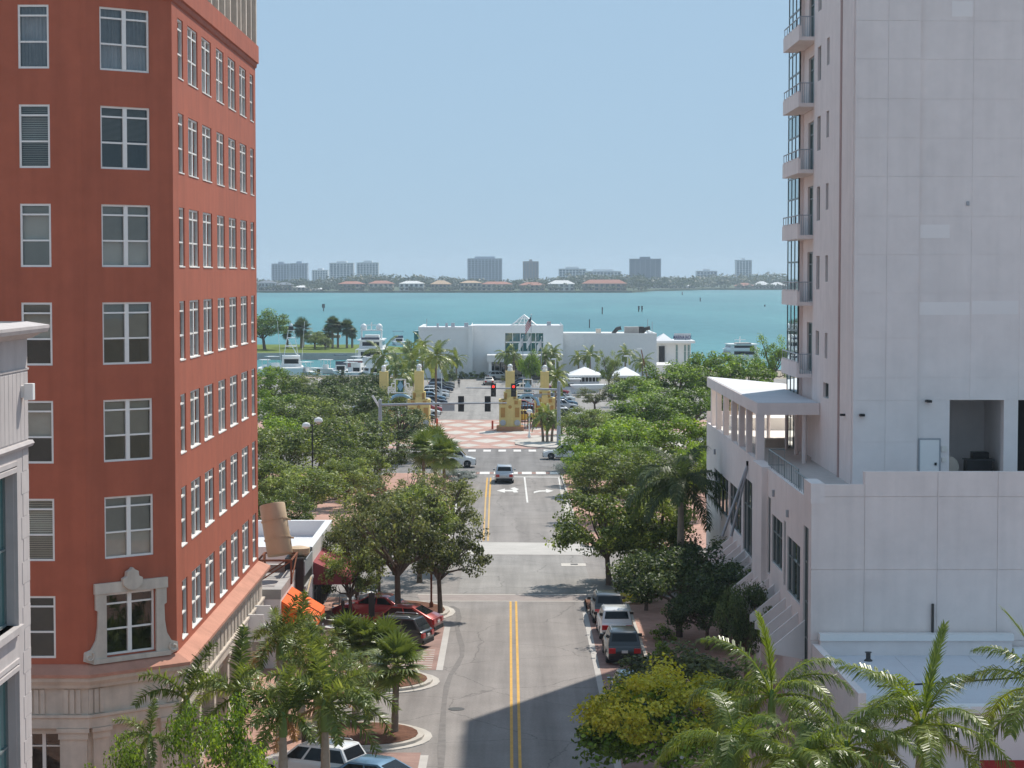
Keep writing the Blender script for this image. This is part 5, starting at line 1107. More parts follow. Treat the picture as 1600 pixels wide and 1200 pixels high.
def gate_arch(x0, x1, y, label):
    xc = (x0 + x1) / 2; w = x1 - x0; org = Vector((xc, y, 0)); t = thing('gate_arch', label, 'arch', org, 0, 'white lattice arches between the gate towers'); h = w / 2
    fr = MB()
    def bar(a, b, r=.085): fr.tube([a, b], r, 6)
    for s in (-1, 1):
        bar((s * h, 0, 3.5), (s * h, 0, 5.5)); bar((s * h, 0, 5.5), (s * h * .72, 0, 5.5)); bar((s * h * .72, 0, 5.5), (s * h * .72, 0, 5.95)); bar((s * h * .72, 0, 5.95), (s * h * .42, 0, 5.95)); bar((s * h * .42, 0, 4.7), (s * h * .42, 0, 6.5))
    bar((-h * .42, 0, 6.5), (h * .42, 0, 6.5), .07); bar((-h, 0, 4.75), (h, 0, 4.75)); fr.build('frame', MT['white'], t)
    la = MB()
    for s in (-1, 1):
        for k in range(5):
            x = s * (h * .45 + k * h * .11); la.tube([(x, 0, 4.8), (x + s * .22, 0, 5.5)], .04, 5); la.tube([(x + s * .22, 0, 4.8), (x, 0, 5.5)], .035, 5)
    la.build('lattice', MT['white'], t)
    MB().extrude([(-h * .22, .03, 4.85), (h * .22, .03, 4.85), (h * .22, .03, 6.35), (-h * .22, .03, 6.35)], (0, .03, 0)).build('back_panel', MT['hallpane'], t)
    MB().extrude([(0, -.03, 4.95), (.42, -.03, 5.6), (0, -.03, 6.3), (-.42, -.03, 5.6)], (0, .05, 0)).build('diamond', MT['tealpane'] if 0 else MT['blue'], t)
    ar = MB(); pts = [(h * 1.02 * math.cos(a), 0, 3.1 + 1.35 * math.sin(a)) for a in [math.pi * k / 14 for k in range(15)]]; ar.tube(pts, .2, 8); ar.build('arch_band', MT['blue'], t)
    for k in range(7): x = -h * .8 + k * h * 1.6 / 6; MB().tube([(x, .1, 0), (x, .1, 3.4)], .06, 6).build('post', MT['rust'], t)
    return t
a, b, c, d = (P(x, y) for x, y in ((600, 666), (655, 672), (797, 672), (851, 666)))
gate_arch(a.x + .9, b.x - .9, 268.5, 'white lattice arch with blue band beside the oak grove'); gate_arch(c.x + .9, d.x - .9, 268.5, 'white lattice arch with blue band behind the red signals')

MT['redlamp'] = mat('lit_red_signal', (1.0, 0.03, 0.02), .3, 0, 1, .3, em=2.2)
def signal_head(label, loc, face, group, lit=True):
    t = thing('traffic_signal', label, 'signal', loc, 0 if face < 0 else math.pi, group)
    MB().box(-.30, .30, .0, .03, -.78, .78).build('backplate', MT['black'], t); MB().box(-.18, .18, -.22, -.002, -.66, .66).build('housing', MT['black'], t, bevel=.03)
    hd = MB().lathe((0, 0, 0), [(.145, 0), (.145, .05), (.10, .08)], 14); hd.v = [(x, -z, y) for x, y, z in hd.v]; lm = hd.mesh('lens')
    vis = MB(); vis.tube([(.17 * math.cos(a), 0, .17 * math.sin(a)) for a in [math.pi * k / 8 for k in range(9)]], .02, 4); vm = vis.mesh('visor')
    for k, z in enumerate((.42, 0, -.42)):
        l_ = put(lm, 'lens', MT['redlamp'] if (k == 0 and lit) else MT['darkpane'] if 0 else MT['iron'], t, (0, -.22, z)); put(vm, 'visor', MT['black'], l_, (0, -.10, 0), None, (1, 1, 1))
    return t
def mast(label, bx, by, arm_z, x_end, arm_y, top_extra=.6, r=.19):
    org = Vector((bx, by, 0)); t = thing('signal_mast', label, 'signal pole', org)
    MB().tube([(0, 0, 0), (0, 0, .4), (0, 0, arm_z + top_extra)], [r * 1.3, r * 1.15, r * .85], 12).build('pole', MT['steel'], t, smooth=True)
    MB().lathe((0, 0, 0), [(r * 2.2, 0), (r * 2.2, .12), (r * 1.5, .2)], 12).build('base', MT['steel'], t)
    MB().tube([(0, 0, arm_z), (x_end * .3, arm_y - by, arm_z + .12), (x_end, arm_y - by, arm_z + .22)], [.14, .12, .06], 10).build('arm', MT['steel'], t, smooth=True)
    MB().lathe((0, 0, arm_z + top_extra), [(r * .9, 0), (r * .6, .1), (.02, .14)], 10).build('cap', MT['steel'], t)
    return t
q = P(873, 696); az = AY(860, 609, q.y).z
m1 = mast('grey signal mast on the palm corner carrying two red signals', q.x, q.y, az, AY(728, 609, q.y).x - q.x, q.y, .9, .22)
for px, nm in ((771, 'lit red traffic signal nearer the drive'), (802.5, 'lit red traffic signal nearer the grey mast')):
    p = AY(px, 609.5, q.y - .28); signal_head(nm + ' on the crossing arm', p, -1, 'red signals on the mast arm')
s = thing('street_sign', 'small pale sign hung from a short bracket on the grey signal mast', 'sign', AY(845, 617, q.y)); MB().tube([(-.6, 0, .1), (q.x - s.location.x, 0, .1)], .04, 6).build('bracket', MT['steel'], s); MB().box(-.9, .1, -.02, .02, -.28, .1).build('plate', MT['steel'], s)
Yl = 206.5; lx = AY(594, 640, Yl).x; az = AY(700, 633, Yl).z
m2 = mast('long grey signal arm reaching over the street from the oak grove corner', lx, Yl, az, AY(792, 633, Yl).x - lx, Yl, .5, .2)
for px, nm in ((720.5, 'back of a black traffic signal above the left lane'), (762, 'back of a black traffic signal near the arm tip')):
    signal_head(nm, AY(px, 631, Yl + .3), 1, 'signals facing the avenue', False)
p = AY(700.5, 637, Yl); s = thing('street_sign', 'grey back of a street name sign hung below the long signal arm', 'sign', p); MB().box(-.62, .62, -.02, .02, -.32, .32).build('plate', MT['steel'], s); MB().box(-.03, .03, -.03, .03, .32, .5).build('hanger', MT['steel'], s)
p = AY(588, 628, Yl); s = thing('camera_box', 'pale tilted box fixed above the long signal arm by the oak grove', 'camera', p); MB().cbox((0, 0, 0), .2, .2, 1.5, M=Matrix.Rotation(R(-32), 4, 'Y')).build('box', MT['white'], s); MB().tube([(.5, 0, -.9), (.5, 0, -.3)], .05, 6).build('bracket', MT['steel'], s)

def lamp(label, x, y, h, m='black', two=False, z0=.13, group=None, globe=.24):
    t = thing('street_lamp', label, 'lamp', (x, y, z0), 0, group)
    MB().lathe((0, 0, 0), [(.20, 0), (.20, .35), (.11, .5), (.075, .9), (.06, h - .3), (.12, h - .28), (.05, h - .1)], 12).build('post', MT[m], t, smooth=True)
    heads = [(-.55, h - .45), (.55, h)] if two else [(0, h)]
    for hx, hz in heads:
        if two: MB().tube([(0, 0, h - .9), (hx * .7, 0, hz - .35), (hx, 0, hz)], .035, 6).build('arm', MT[m], t)
        MB().lathe((hx, 0, hz), [(.07, -.12), (globe, .1), (globe * 1.05, .25), (globe * .8, .42), (.05, .5)], 14).build('globe', MT['white'], t, smooth=True)
    return t
q = P(827, 686); lamp('white lamp post with globe on the palm corner', q.x, q.y, AY(827, 647, q.y).z, 'white', globe=.34)
p = AY(488, 668, 185); lamp('black street lamp with two white globes rising out of the oak grove', p.x, p.y, AY(490, 663, 185).z, 'black', True, globe=.36)
p = AY(678, 585, 300); lamp('white globe lamp standing among cars on the oak grove side of the lot', AY(690, 590, 330).x, 330, AY(690, 583, 330).z, 'white', globe=.36)
def tall_lamp(label, px, ytop, Y, m='steel', lean=0):
    p = AY(px, ytop, Y); t = thing('lot_lamp', label, 'lamp', (p.x, Y, 0)); MB().tube([(0, 0, 0), (lean, 0, p.z)], [.14, .09], 8).build('pole', MT[m], t); MB().box(lean - .75, lean + .15, -.2, .2, p.z - .05, p.z + .22).build('head', MT['white'], t, bevel=.04); MB().lathe((0, 0, 0), [(.3, 0), (.3, .5), (.2, .6)], 10).build('base', MT['concrete'], t)
tall_lamp('leaning rust lamp pole in front of the white waterfront wall', 1014, 546, 372, 'rust', -1.4)
tall_lamp('slim pale lamp pole among palms before the white waterfront wall', 981, 557, 380, 'white')
tall_lamp('slim pale lamp pole beside the entrance canopy of the waterfront building', 868, 562, 372, 'white')
def bollard(label, px, py, h, m, name='bollard'):
    q = P(px, py); t = thing(name, label, 'bollard', (q.x, q.y, .01)); MB().lathe((0, 0, 0), [(.13, 0), (.13, h - .05), (.08, h)], 10).build('post', MT[m], t); MB().lathe((0, 0, 0), [(.2, 0), (.2, .06), (.14, .08)], 10).build('foot', MT['black'], t)
MT['coral'] = mat('coral_red_paint', (0.55, 0.10, 0.06), .6, .05)
bollard('coral red bollard at the foot of the gate tower by the oak grove', 683, 668, 1.2, 'coral'); bollard('orange bollard at the foot of the gate tower behind the signals', 769.5, 671, 1.15, 'coral')

# ================================================================== WATERFRONT
def waterfront():
    Y = 405.0; ax_ = lambda px: AY(px, 560, Y).x; az_ = lambda py, YY=Y: AY(800, py, YY).z; org = Vector((ax_(800), 420, 0))
    t = thing('waterfront_building', 'long white waterfront restaurant hall with teal windows and glass pyramid', 'building', org)
    x0, x1, x2, x3, x4 = ax_(655), ax_(735), ax_(880), ax_(911), ax_(1025)
    zm, zl, zr = az_(508.5), az_(510.5), az_(520.5)
    w0, w1, v0, v1 = ax_(789), ax_(849), az_(549), az_(520.5)
    mb = MB(org); holed_wall(mb, (x1, Y), (x2, Y), 0, zm, [(w0 - x1, w1 - x1, v0, v1), (ax_(768) - x1, ax_(874) - x1, .05, az_(566))], .5, (0, -1, 0)); mb.box(x1, x2, Y + 6, Y + 26, 0, zm - .4); mb.quad((x1, Y, 0), (x1, Y + 26, 0), (x1, Y + 26, zm), (x1, Y, zm)); mb.quad((x2, Y, 0), (x2, Y + 26, 0), (x2, Y + 26, zm), (x2, Y, zm)); mb.build('main_wall', MT['white'], t)
    MB(org).box(x0, x1 - .02, Y - 2.5, Y + 22, 0, zl - .5).build('side_wing', MT['white'], t)
    MB(org).box(x1 - .35, x1 + .5, Y - 3.0, Y - .01, 0, zm + .02).build('pier', MT['white'], t)
    sweep(MB(org), [(x0, Y + 22), (x0, Y - 2.5), (x1 - .4, Y - 2.5)], [(-.02, zl - .5), (.05, zl - .5), (.05, zl), (-.5, zl), (-.5, zl - .5)]).build('parapet', MT['white'], t)
    MB(org).box(x0 + .5, x1, Y - 2, Y + 22, zl - .5, zl - .44).box(x1 + .2, x2 - .2, Y + .4, Y + 25.8, zm - .42, zm - .35).build('roof', MT['roofwhite'], t)
    MB(org).box(x0 - .9, x0, Y - 1.8, Y + 4, az_(534), az_(517)).build('corner_window', MT['tealpane'], t)
    poly = [(x2 + .02, Y + 1.2), (x3 - 1.2, Y + .9), (x3 + .2, Y + .2), (x4, Y - 1.5), (x4, Y + 24), (x2 + .02, Y + 24)]
    MB(org).prism(poly, 0, zr - .4).build('right_wing', MT['white'], t); sweep(MB(org), [poly[0], poly[1], poly[2], poly[3], poly[4]], [(.03, zr - .45), (.04, zr), (-.4, zr), (-.4, zr - .45)]).build('parapet', MT['white'], t)
    n = 5
    f = MB(org); 
    for k in range(n + 1): x = w0 + (w1 - w0) * k / n; f.box(x - .06, x + .06, Y + .28, Y + .42, v0, v1)
    f.box(w0, w1, Y + .28, Y + .42, (v0 + v1) / 2 - .12, (v0 + v1) / 2 + .12); fo = f.build('window', MT['framew'], t)
    for k in range(n):
        for j in range(2): MB(org).quad((w0 + (w1 - w0) * k / n, Y + .38, v0 + (v1 - v0) * j / 2), (w0 + (w1 - w0) * (k + 1) / n, Y + .38, v0 + (v1 - v0) * j / 2), (w0 + (w1 - w0) * (k + 1) / n, Y + .38, v0 + (v1 - v0) * (j + 1) / 2), (w0 + (w1 - w0) * k / n, Y + .38, v0 + (v1 - v0) * (j + 1) / 2)).build('pane', MT['hallpane'], fo)
    MB(org).box(x1 + .3, x2 - .3, Y + 5.4, Y + 5.8, .02, zm - .6).build('interior', MT['interior'], t)
    # entrance canopy on columns
    ca, cb = AY(761, 560, Y - 9).x, AY(880, 560, Y - 9).x; zt, zb = az_(555, Y - 9), az_(565.5, Y - 9)
    MB(org).box(ca, cb, Y - 9, Y - .02, zb, zt).build('entrance_canopy', MT['white'], t)
    cm = MB().box(-.28, .28, -.28, .28, 0, 1).mesh('column')
    for f_ in (.02, .28, .55, .80, .98): put(cm, 'column', MT['white'], t, Vector((ca + (cb - ca) * f_ + (.3 if f_ < .5 else -.3), Y - 8.6, 0)) - org, None, (1, 1, zb))
    for k in range(6): window(t, org, (ax_(773) + k * 2.25, Y + .3, .1), 0, 2.0, 3.0, 2, 'none', fm='framew', pm='darkpane', bars=(.25,), fw=.06)
    # glass pyramid
    pa = AY(819, 492, Y + 8); hb = 2.7; zb2 = zm - .35; base = [(pa.x - hb, Y + 5.3), (pa.x + hb, Y + 5.3), (pa.x + hb, Y + 10.7), (pa.x - hb, Y + 10.7)]; ap = Vector((pa.x, Y + 8, pa.z))
    for i in range(4): MB(org).add([(*base[i], zb2), (*base[(i + 1) % 4], zb2), ap], [(0, 1, 2)]).build('skylight_pane', MT['pane'], t)
    rb = MB(org)
    for i in range(4):
        A_ = Vector((*base[i], zb2)); B_ = Vector((*base[(i + 1) % 4], zb2))
        rb.tube([A_, ap], .12, 6); rb.tube([A_, B_], .12, 6)
        for f_ in (.25, .5, .75): rb.tube([A_.lerp(B_, f_), ap], .07, 5)
        for f_ in (.35, .65): rb.tube([A_.lerp(ap, f_), B_.lerp(ap, f_)], .06, 5)
    rb.build('skylight_frame', MT['white'], t)
    # rooftop plant
    hv = MB(org).box(ax_(978), ax_(1000), Y + 4, Y + 7, zr - .4, zr + 1.1)
    for k in range(8): x = ax_(978) + k * .35; hv.box(x, x + .12, Y + 3.85, Y + 4, zr - .3, zr + 1.0)
    hv.build('plant_screen', MT['roofgrey'], t)
    MB(org).box(ax_(1000.5), ax_(1008), Y + 4, Y + 7, zr - .4, zr + 1.15).build('air_handler', MT['black'], t)
    for px, w in ((966, .8), (1011, .9)): MB(org).tube([(ax_(px) - w, Y + 5, zr - .3), (ax_(px), Y + 5, zr + .7), (ax_(px) + w, Y + 5, zr + .9)], .4, 10).build('duct', MT['iron'], t)
    for px, s_, z in ((936, .5, zr), (707, .35, zl), (728, .4, zl), (697, .25, zl), (683, .2, zl), (858, .4, zm)): MB(org).box(ax_(px) - s_, ax_(px) + s_, Y + 3, Y + 4, z - .5, z + .5 + s_ * .5).build('roof_vent', MT['steel'] if px < 900 else MT['stone'], t)
    for px, y1 in ((665, 498), (1015, 499), (1022, 503)): MB(org).tube([(ax_(px), Y + 6, zr - .4), (ax_(px), Y + 6, az_(y1, Y + 6))], .06, 5).build('aerial', MT['steel'], t)
    # flags
    def flag(label, px, ytop, ybase, Y_, kind):
        p = AY(px, ytop, Y_); f = thing('flagpole', label, 'flag', (p.x, Y_, 0), 0, 'flags in front of the waterfront building'); MB().tube([(0, 0, 0), (0, 0, p.z)], [.09, .05], 8).build('pole', MT['steel'], f); MB().lathe((0, 0, p.z), [(.05, 0), (.12, .1), (.02, .2)], 8).build('finial', MT['white'], f)
        h, w = (1.7, 2.2) if kind == 'us' else (1.4, 1.7)
        def strip(z0, z1, u0=0, u1=1):
            mb = MB(); pr = []
            for i in range(9):
                u = u0 + (u1 - u0) * i / 8; pr.append((-u * w * .5, .25 * math.sin(u * 7), -u * w * .8))
            for a_, b_ in zip(pr, pr[1:]): mb.add([(a_[0], a_[1], p.z - .2 - h + z0 * h + a_[2]), (b_[0], b_[1], p.z - .2 - h + z0 * h + b_[2]), (b_[0], b_[1], p.z - .2 - h + z1 * h + b_[2]), (a_[0], a_[1], p.z - .2 - h + z1 * h + a_[2])], [(0, 1, 2, 3)])
            return mb
        if kind == 'us':
            for k in range(7):
                strip(k / 7, (k + 1) / 7, .42 if k > 3 else 0).build('stripe', MT['crimsoncloth'] if k % 2 == 0 else MT['white'], f)
            strip(4 / 7, 1, 0, .42).build('canton', CP['navy'], f)
        else: strip(0, 1).build('flag_cloth', MT['white'], f)
    MT['crimsoncloth'] = mat('crimson_cloth', (0.5, 0.03, 0.04), .85)
    flag('tall flagpole with a drooping red and white striped flag', 830, 492, 590, 388, 'us'); flag('white flag on the pole furthest from the entrance drive centre', 846, 527, 590, 386, 'w'); flag('white flag on the pole left of the striped flag', 817, 525, 590, 386, 'w')
    flag('white flag hanging directly below the striped flag', 829.8, 521, 590, 387.5, 'w')
waterfront()

def sign_restaurant():
    Y = 436.0; X = lambda px: AY(px, 540, Y).x; Z = lambda py: AY(1050, py, Y).z; org = Vector((X(1050), Y, 0))
    slab('quay', [(X(1015), 433), (X(1110), 433), (X(1110), 452), (X(1015), 452)], -3.9, .4, MT['concrete'])
    t = thing('dock_restaurant', 'small white dockside restaurant with a hipped roof and name board', 'building', org)
    x0, x1, x2 = X(1026), X(1053), X(1080)
    ze = Z(534); MB(org).box(x0, x2, Y + 1, Y + 12, .4, ze - .3).build('wall', MT['white'], t)
    MB(org).box(x0 - .5, x2 + .8, Y - .5, Y + 12.5, ze - .3, ze + .2).build('eave', MT['white'], t)
    MB(org).add([(x0 - .3, Y, ze + .2), (x1, Y, ze + .2), (x1, Y + 10, ze + .2), (x0 - .3, Y + 10, ze + .2), ((x0 + x1) / 2, Y + 5, Z(522))], [(0, 1, 4), (1, 2, 4), (2, 3, 4), (3, 0, 4)]).build('hip_roof', MT['roofwhite'], t)
    b = MB(org).box(x1 + .05, x2 - .1, Y + .2, Y + .45, Z(531.5), Z(521)).build('name_board', MT['roofwhite'], t)
    MT['navyletter'] = mat('navy_lettering', (0.03, 0.04, 0.16), .6)
    tx = text('MARINA JACK', 1.05, MT['navyletter'], 'lettering', t, Vector(((x1 + x2) / 2, Y + .17, Z(529.6))) - org, (R(90), 0, 0), .02, 'CENTER'); tx.scale = (.60, 1, 1)
    for a_, b_ in ((1056, 1060), (1069, 1073), (1074.5, 1079)): window(t, org, ((X(a_) + X(b_)) / 2, Y + .98, .5), 0, X(b_) - X(a_), ze - 1.1, 1, 'none', fm='framew', pm='tealpane', bars=(.3,), fw=.05)
    MB(org).box(X(1030), X(1039), Y + .6, Y + 1.0, 1.2, Z(541)).build('dark_hatch', MT['black'], t)
    MB(org).box(X(1018), X(1042), 418, 431, 0, 1.9).build('terrace', MT['white'], t)
    railing(t, org, [(X(1042), Y - 2), (X(1080), Y - 2)], .45, 1.0, 'white', 1.0)
sign_restaurant()

def pavilion(label, px0, px1, ypk, yev, ybs, Y):
    x0, x1 = AY(px0, yev, Y).x, AY(px1, yev, Y).x; z1, z2 = AY(800, yev, Y).z, AY(800, ypk, Y + 4).z; org = Vector(((x0 + x1) / 2, Y + 4, 0)); t = thing('pavilion', label, 'pavilion', org, 0, 'white hip roofed pavilions')
    MB(org).add([(x0, Y, z1), (x1, Y, z1), (x1, Y + 8, z1), (x0, Y + 8, z1), ((x0 + x1) / 2, Y + 4, z2)], [(0, 1, 4), (1, 2, 4), (2, 3, 4), (3, 0, 4)]).build('hip_roof', MT['white'], t)
    MB(org).box(x0 + .1, x1 - .1, Y + .1, Y + 7.9, z1 - .35, z1 - .02).build('valance', MT['white'], t); MB(org).box(x0 + .5, x1 - .5, Y + .6, Y + 7.4, 0, z1 - 1.1).build('wall', MT['roofwhite'], t); MB(org).box(x0 + .6, x1 - .6, Y + .75, Y + 7.2, z1 - 1.1, z1 - .35).build('interior', MT['interior'], t)
    n = 8
    for k in range(n + 1): x = x0 + .5 + (x1 - x0 - 1) * k / n; MB(org).box(x - .06, x + .06, Y + .58, Y + .72, z1 - 1.1, z1 - .35).build('mullion', MT['white'], t)
pavilion('white hip roofed pavilion closest to the palm corner', 888, 941, 573, 586.5, 605, 352); pavilion('white hip roofed pavilion beside the grey oak', 957, 1001, 573, 587, 604, 356)
o = Vector((AY(905, 600, 348).x, 350, 0)); t = thing('service_shed', 'low pale flat roofed shed in front of the white pavilions', 'shed', o)
MB(o).box(o.x - 4.2, o.x + .2, 349.5, 352, 0, 2.3).build('wall', MT['roofwhite'], t); MB(o).box(o.x - 4.4, o.x + .4, 349.2, 352.2, 2.3, 2.5).build('roof', MT['white'], t); MB(o).box(o.x - 2.2, o.x - .9, 349.44, 349.5, 1.2, 1.7).build('vent', MT['iron'], t)
o = Vector((AY(935, 604, 344).x, 345, 0)); t = thing('boat_trailer_roof', 'long low white boat hull resting on blocks before the pavilions', 'boat', o)
MB(o).extrude([(o.x - 4, 344, 1.0), (o.x + 4, 344, 1.0), (o.x + 4.6, 344, 1.9), (o.x - 4.8, 344, 1.75)], (0, 2.2, 0)).build('hull', MT['white'], t, bevel=.2); MB(o).box(o.x - 2.5, o.x - 2, 344.3, 345.8, 0, 1.1).build('block', MT['concrete'], t); MB(o).box(o.x + 2, o.x + 2.5, 344.3, 345.8, 0, 1.1).build('block', MT['concrete'], t)
for k in range(6):
    p = P(887 + k * 1.8, 612 + k * 4.2); t = thing('marker_board', 'small white board %s by the palm corner' % ('at the far end of the slanted row', 'second from the far row end', 'third from the far row end', 'third from the near row end', 'second from the near row end', 'at the near end of the slanted row')[k], 'board', (p.x, p.y, 0), .3, 'white boards in a slanted row'); MB().box(-.28, .28, -.04, .04, .35, .75).build('board', MT['white'], t); MB().box(-.25, -.2, -.03, .03, 0, .35).box(.2, .25, -.03, .03, 0, .35).build('leg', MT['steel'], t)

# ------------------------------------------------------------------ boats
def hull(L, B, H, m, parent, z0=-1.5, fl=.25):
    mb = MB(); n = 10; sec = []
    for i in range(n + 1):
        u = i / n; y = -L / 2 + L * u; w = B / 2 * (1 - max(0, (u - .45) / .55) ** 2.2) * (.94 + .06 * min(1, u * 4)); hz = H * (1 + .25 * u * u); sec.append([(-w, y + (.25 * hz if u > .9 else 0), hz), (-w * .82, y, .25), (-w * .5, y, -.5), (w * .5, y, -.5), (w * .82, y, .25), (w, y + (.25 * hz if u > .9 else 0), hz)])
    vs_ = [p for s_ in sec for p in s_]; fs = []
    for i in range(n):
        for k in range(5): a_ = i * 6 + k; fs.append((a_, a_ + 1, a_ + 7, a_ + 6))
        fs.append((i * 6 + 5, i * 6, i * 6 + 6, i * 6 + 11))
    fs += [tuple(range(6)), tuple(n * 6 + k for k in range(6))]; mb.add(vs_, fs); return mb.build('hull', m, parent, smooth=False)
def deckhouse(parent, tiers, m='white'):
    for (x, y0, y1, z0, z1, ins) in tiers:
        mb = MB(); mb.add([(-x, y0, z0), (x, y0, z0), (x, y1, z0), (-x, y1, z0), (-x + ins, y0 + ins * .4, z1), (x - ins, y0 + ins * .4, z1), (x - ins, y1 - ins * 3.5, z1), (-x + ins, y1 - ins * 3.5, z1)], [(0, 1, 5, 4), (1, 2, 6, 5), (2, 3, 7, 6), (3, 0, 4, 7), (4, 5, 6, 7)]); d = mb.build('deckhouse', MT[m], parent)
        h = z1 - z0; f = lambda v: ins * v
        wb = MB()
        for s_ in (-1, 1): wb.add([(s_ * (x - f(.35) + .02), y0 + .5, z0 + h * .35), (s_ * (x - f(.35) + .02), y1 - f(1.4) - .5, z0 + h * .35), (s_ * (x - f(.8) + .02), y1 - f(2.8) - .5, z0 + h * .8), (s_ * (x - f(.8) + .02), y0 + .6, z0 + h * .8)], [(0, 1, 2, 3)])
        wb.add([(-x * .7, y0 + f(.14) - .02, z0 + h * .1), (x * .7, y0 + f(.14) - .02, z0 + h * .1), (x * .7, y0 + f(.32) - .02, z0 + h * .8), (-x * .7, y0 + f(.32) - .02, z0 + h * .8)], [(0, 1, 2, 3)]); wb.build('window_band', MT['carglass'], d)
def yacht_big():
    p = P(600, 566, -1.5); t = thing('motor_yacht', 'large white motor yacht with two round radar domes moored in the marina', 'yacht', (p.x, 472, -1.5))
    hull(26, 6.6, 2.6, MT['white'], t); deckhouse(t, [(2.9, -11, 6, 2.6, 4.9, .25), (2.7, -8, 4, 5.05, 6.9, .3)])
    MB().box(-3.1, 3.1, -12.5, 5, 4.9, 5.05).box(-2.9, 2.9, -9.5, 2.5, 6.9, 7.1).build('deck', MT['white'], t); MB().box(-1.6, 1.6, -5, -1, 7.1, 8.0).build('flybridge', MT['white'], t)
    MB().box(-2.5, 2.5, -6.4, -4.2, 9.0, 9.2).box(-2.4, -2.1, -6, -4.6, 7.1, 9.0).box(2.1, 2.4, -6, -4.6, 7.1, 9.0).build('radar_arch', MT['white'], t)
    for s_ in (-1, 1): MB().lathe((s_ * 1.75, -5.3, 9.2), [(.5, 0), (.72, .25), (.74, .75), (.55, 1.15), (.1, 1.4)], 14).build('radar_dome', MT['white'], t, smooth=True)
    MB().tube([(0, -5.3, 9.2), (0, -5.3, 10.9)], .12, 8).box(-1.3, 1.3, -5.4, -5.2, 10.2, 10.35).build('mast', MT['white'], t); MB().box(-2.0, 2.0, -9.2, -7.5, 7.1, 7.6).build('sun_cover', CP['navy'], t)
    for s_ in (-1, 1): MB().tube([(s_ * 3.0, -12.4, 2.6), (s_ * 3.0, -12.4, 4.9)], .08, 6).build('stanchion', MT['white'], t)
yacht_big()
def sportfisher():
    p = P(447, 590, -1.5); t = thing('sport_fishing_boat', 'white sport fishing boat with a tall ladder tower and long outriggers', 'boat', (p.x, 445, -1.5), .12)
    hull(17, 5.2, 1.9, MT['white'], t); deckhouse(t, [(2.2, -2.5, 4, 1.9, 4.0, .3)]); MB().box(-1.9, 1.9, -3, 2, 4.0, 4.25).build('flybridge', MT['white'], t)
    for sx, sy in ((-1, -1), (1, -1), (-1, 1), (1, 1)): MB().tube([(sx * 1.8, sy * 1.6, 2), (sx * 1.2, sy * 1.1, 6.2), (sx * .6, sy * .6, 9.6)], .06, 6).build('tower_leg', MT['white'], t)
    for z, w in ((6.2, 1.25), (8.0, .9), (9.6, .7)): MB().box(-w, w, -w, w, z, z + .12).build('tower_platform', MT['white'], t)
    MB().tube([(-.8, -.9, 8.0), (1.4, -1.6, 4.2)], .10, 6).build('ladder', MT['white'], t); MB().box(-.55, .55, -.4, .4, 9.7, 10.5).build('helm', MT['black'], t); MB().lathe((0, 0, 10.5), [(.3, 0), (.4, .3), (.2, .65)], 12).build('radar_dome', MT['white'], t, smooth=True)
    for s_ in (-1, 1): MB().tube([(s_ * 2.2, 0, 2.2), (s_ * 2.9, -1, 11.6)], .045, 5).build('outrigger', MT['white'], t)
sportfisher()
def small_boat(label, px, Y, L, B, kind, rz, cover='white'):
    q = AY(px, 580, Y); t = thing('motor_boat', label, 'boat', (q.x, Y, -1.5), rz); hull(L, B, 1.1, MT['white'], t); h = B / 2
    if kind == 'ttop':
        for sx, sy in ((-1, -1), (1, -1), (-1, 1), (1, 1)): MB().tube([(sx * .7, sy * .8, 1), (sx * .7, sy * .8, 3.0)], .05, 5).build('post', MT['white'], t)
        MB().box(-1.1, 1.1, -1.3, 1.3, 3.0, 3.12).build('hard_top', MT['white'], t); MB().box(-.5, .5, -.5, .5, .9, 2.0).build('console', MT['white'], t); MB().box(-.25, .25, -L / 2 - .3, -L / 2 + .2, .6, 1.7).build('outboard', MT['black'], t)
    elif kind == 'cabin':
        deckhouse(t, [(h * .8, -L * .25, L * .25, 1.0, 2.7, .2)]); MB().box(-h * .75, h * .75, -L * .42, -L * .02, 2.8, 3.0).build('canopy', MT[cover], t); MB().box(-h * .7, h * .7, -L * .40, -L * .27, 1.0, 2.75).build('curtain', MT['maroon' if cover == 'white' else 'black'], t)
    else:
        deckhouse(t, [(h * .7, -L * .2, L * .3, 1.0, 2.2, .2)]); MB().box(-h * .6, h * .6, -L * .2, L * .05, 2.2, 2.9).build('flybridge', CP['navy'] if kind == 'blue' else MT['white'], t); MB().tube([(-h * .6, 0, 2.9), (-h * .6, 0, 4.2)], .04, 5).tube([(h * .6, 0, 2.9), (h * .6, 0, 4.2)], .04, 5).build('post', MT['steel'], t); MB().box(-h * .8, h * .8, -1.2, 1.2, 4.2, 4.3).build('bimini', CP['navy'] if kind == 'blue' else MT['white'], t)
small_boat('small white boat with hard top moored at the red block end of the marina', 414, 452, 9, 3.0, 'ttop', .3)
small_boat('white centre console boat in open water between fishing boat and navy boat', 509, 452, 8, 2.7, 'ttop', 1.2)
small_boat('navy topped flybridge boat in the marina', 532, 448, 11, 3.6, 'blue', .1)
small_boat('white boat with a maroon curtained cabin beside the big yacht', 553, 456, 12, 4.4, 'cabin', .15)
small_boat('white flybridge boat behind the oak grove edge', 560, 440, 11, 3.6, 'fly', -.2)
small_boat('low white boat peeping over the oaks below the yacht', 580, 436, 9, 3.2, 'fly', .4)
small_boat('dark flybridge boat out on the bay beside the yacht domes', 622, 640, 12, 4.2, 'blue', .2)
small_boat('white sport boat at the left end of the marina berths', 425, 440, 10, 3.2, 'fly', .5)
small_boat('white hard top boat moored under the maroon curtained boat', 548, 438, 9, 3.0, 'ttop', -.3)
small_boat('small white cabin boat between the oaks and the yacht stern', 592, 446, 10, 3.4, 'fly', .9)
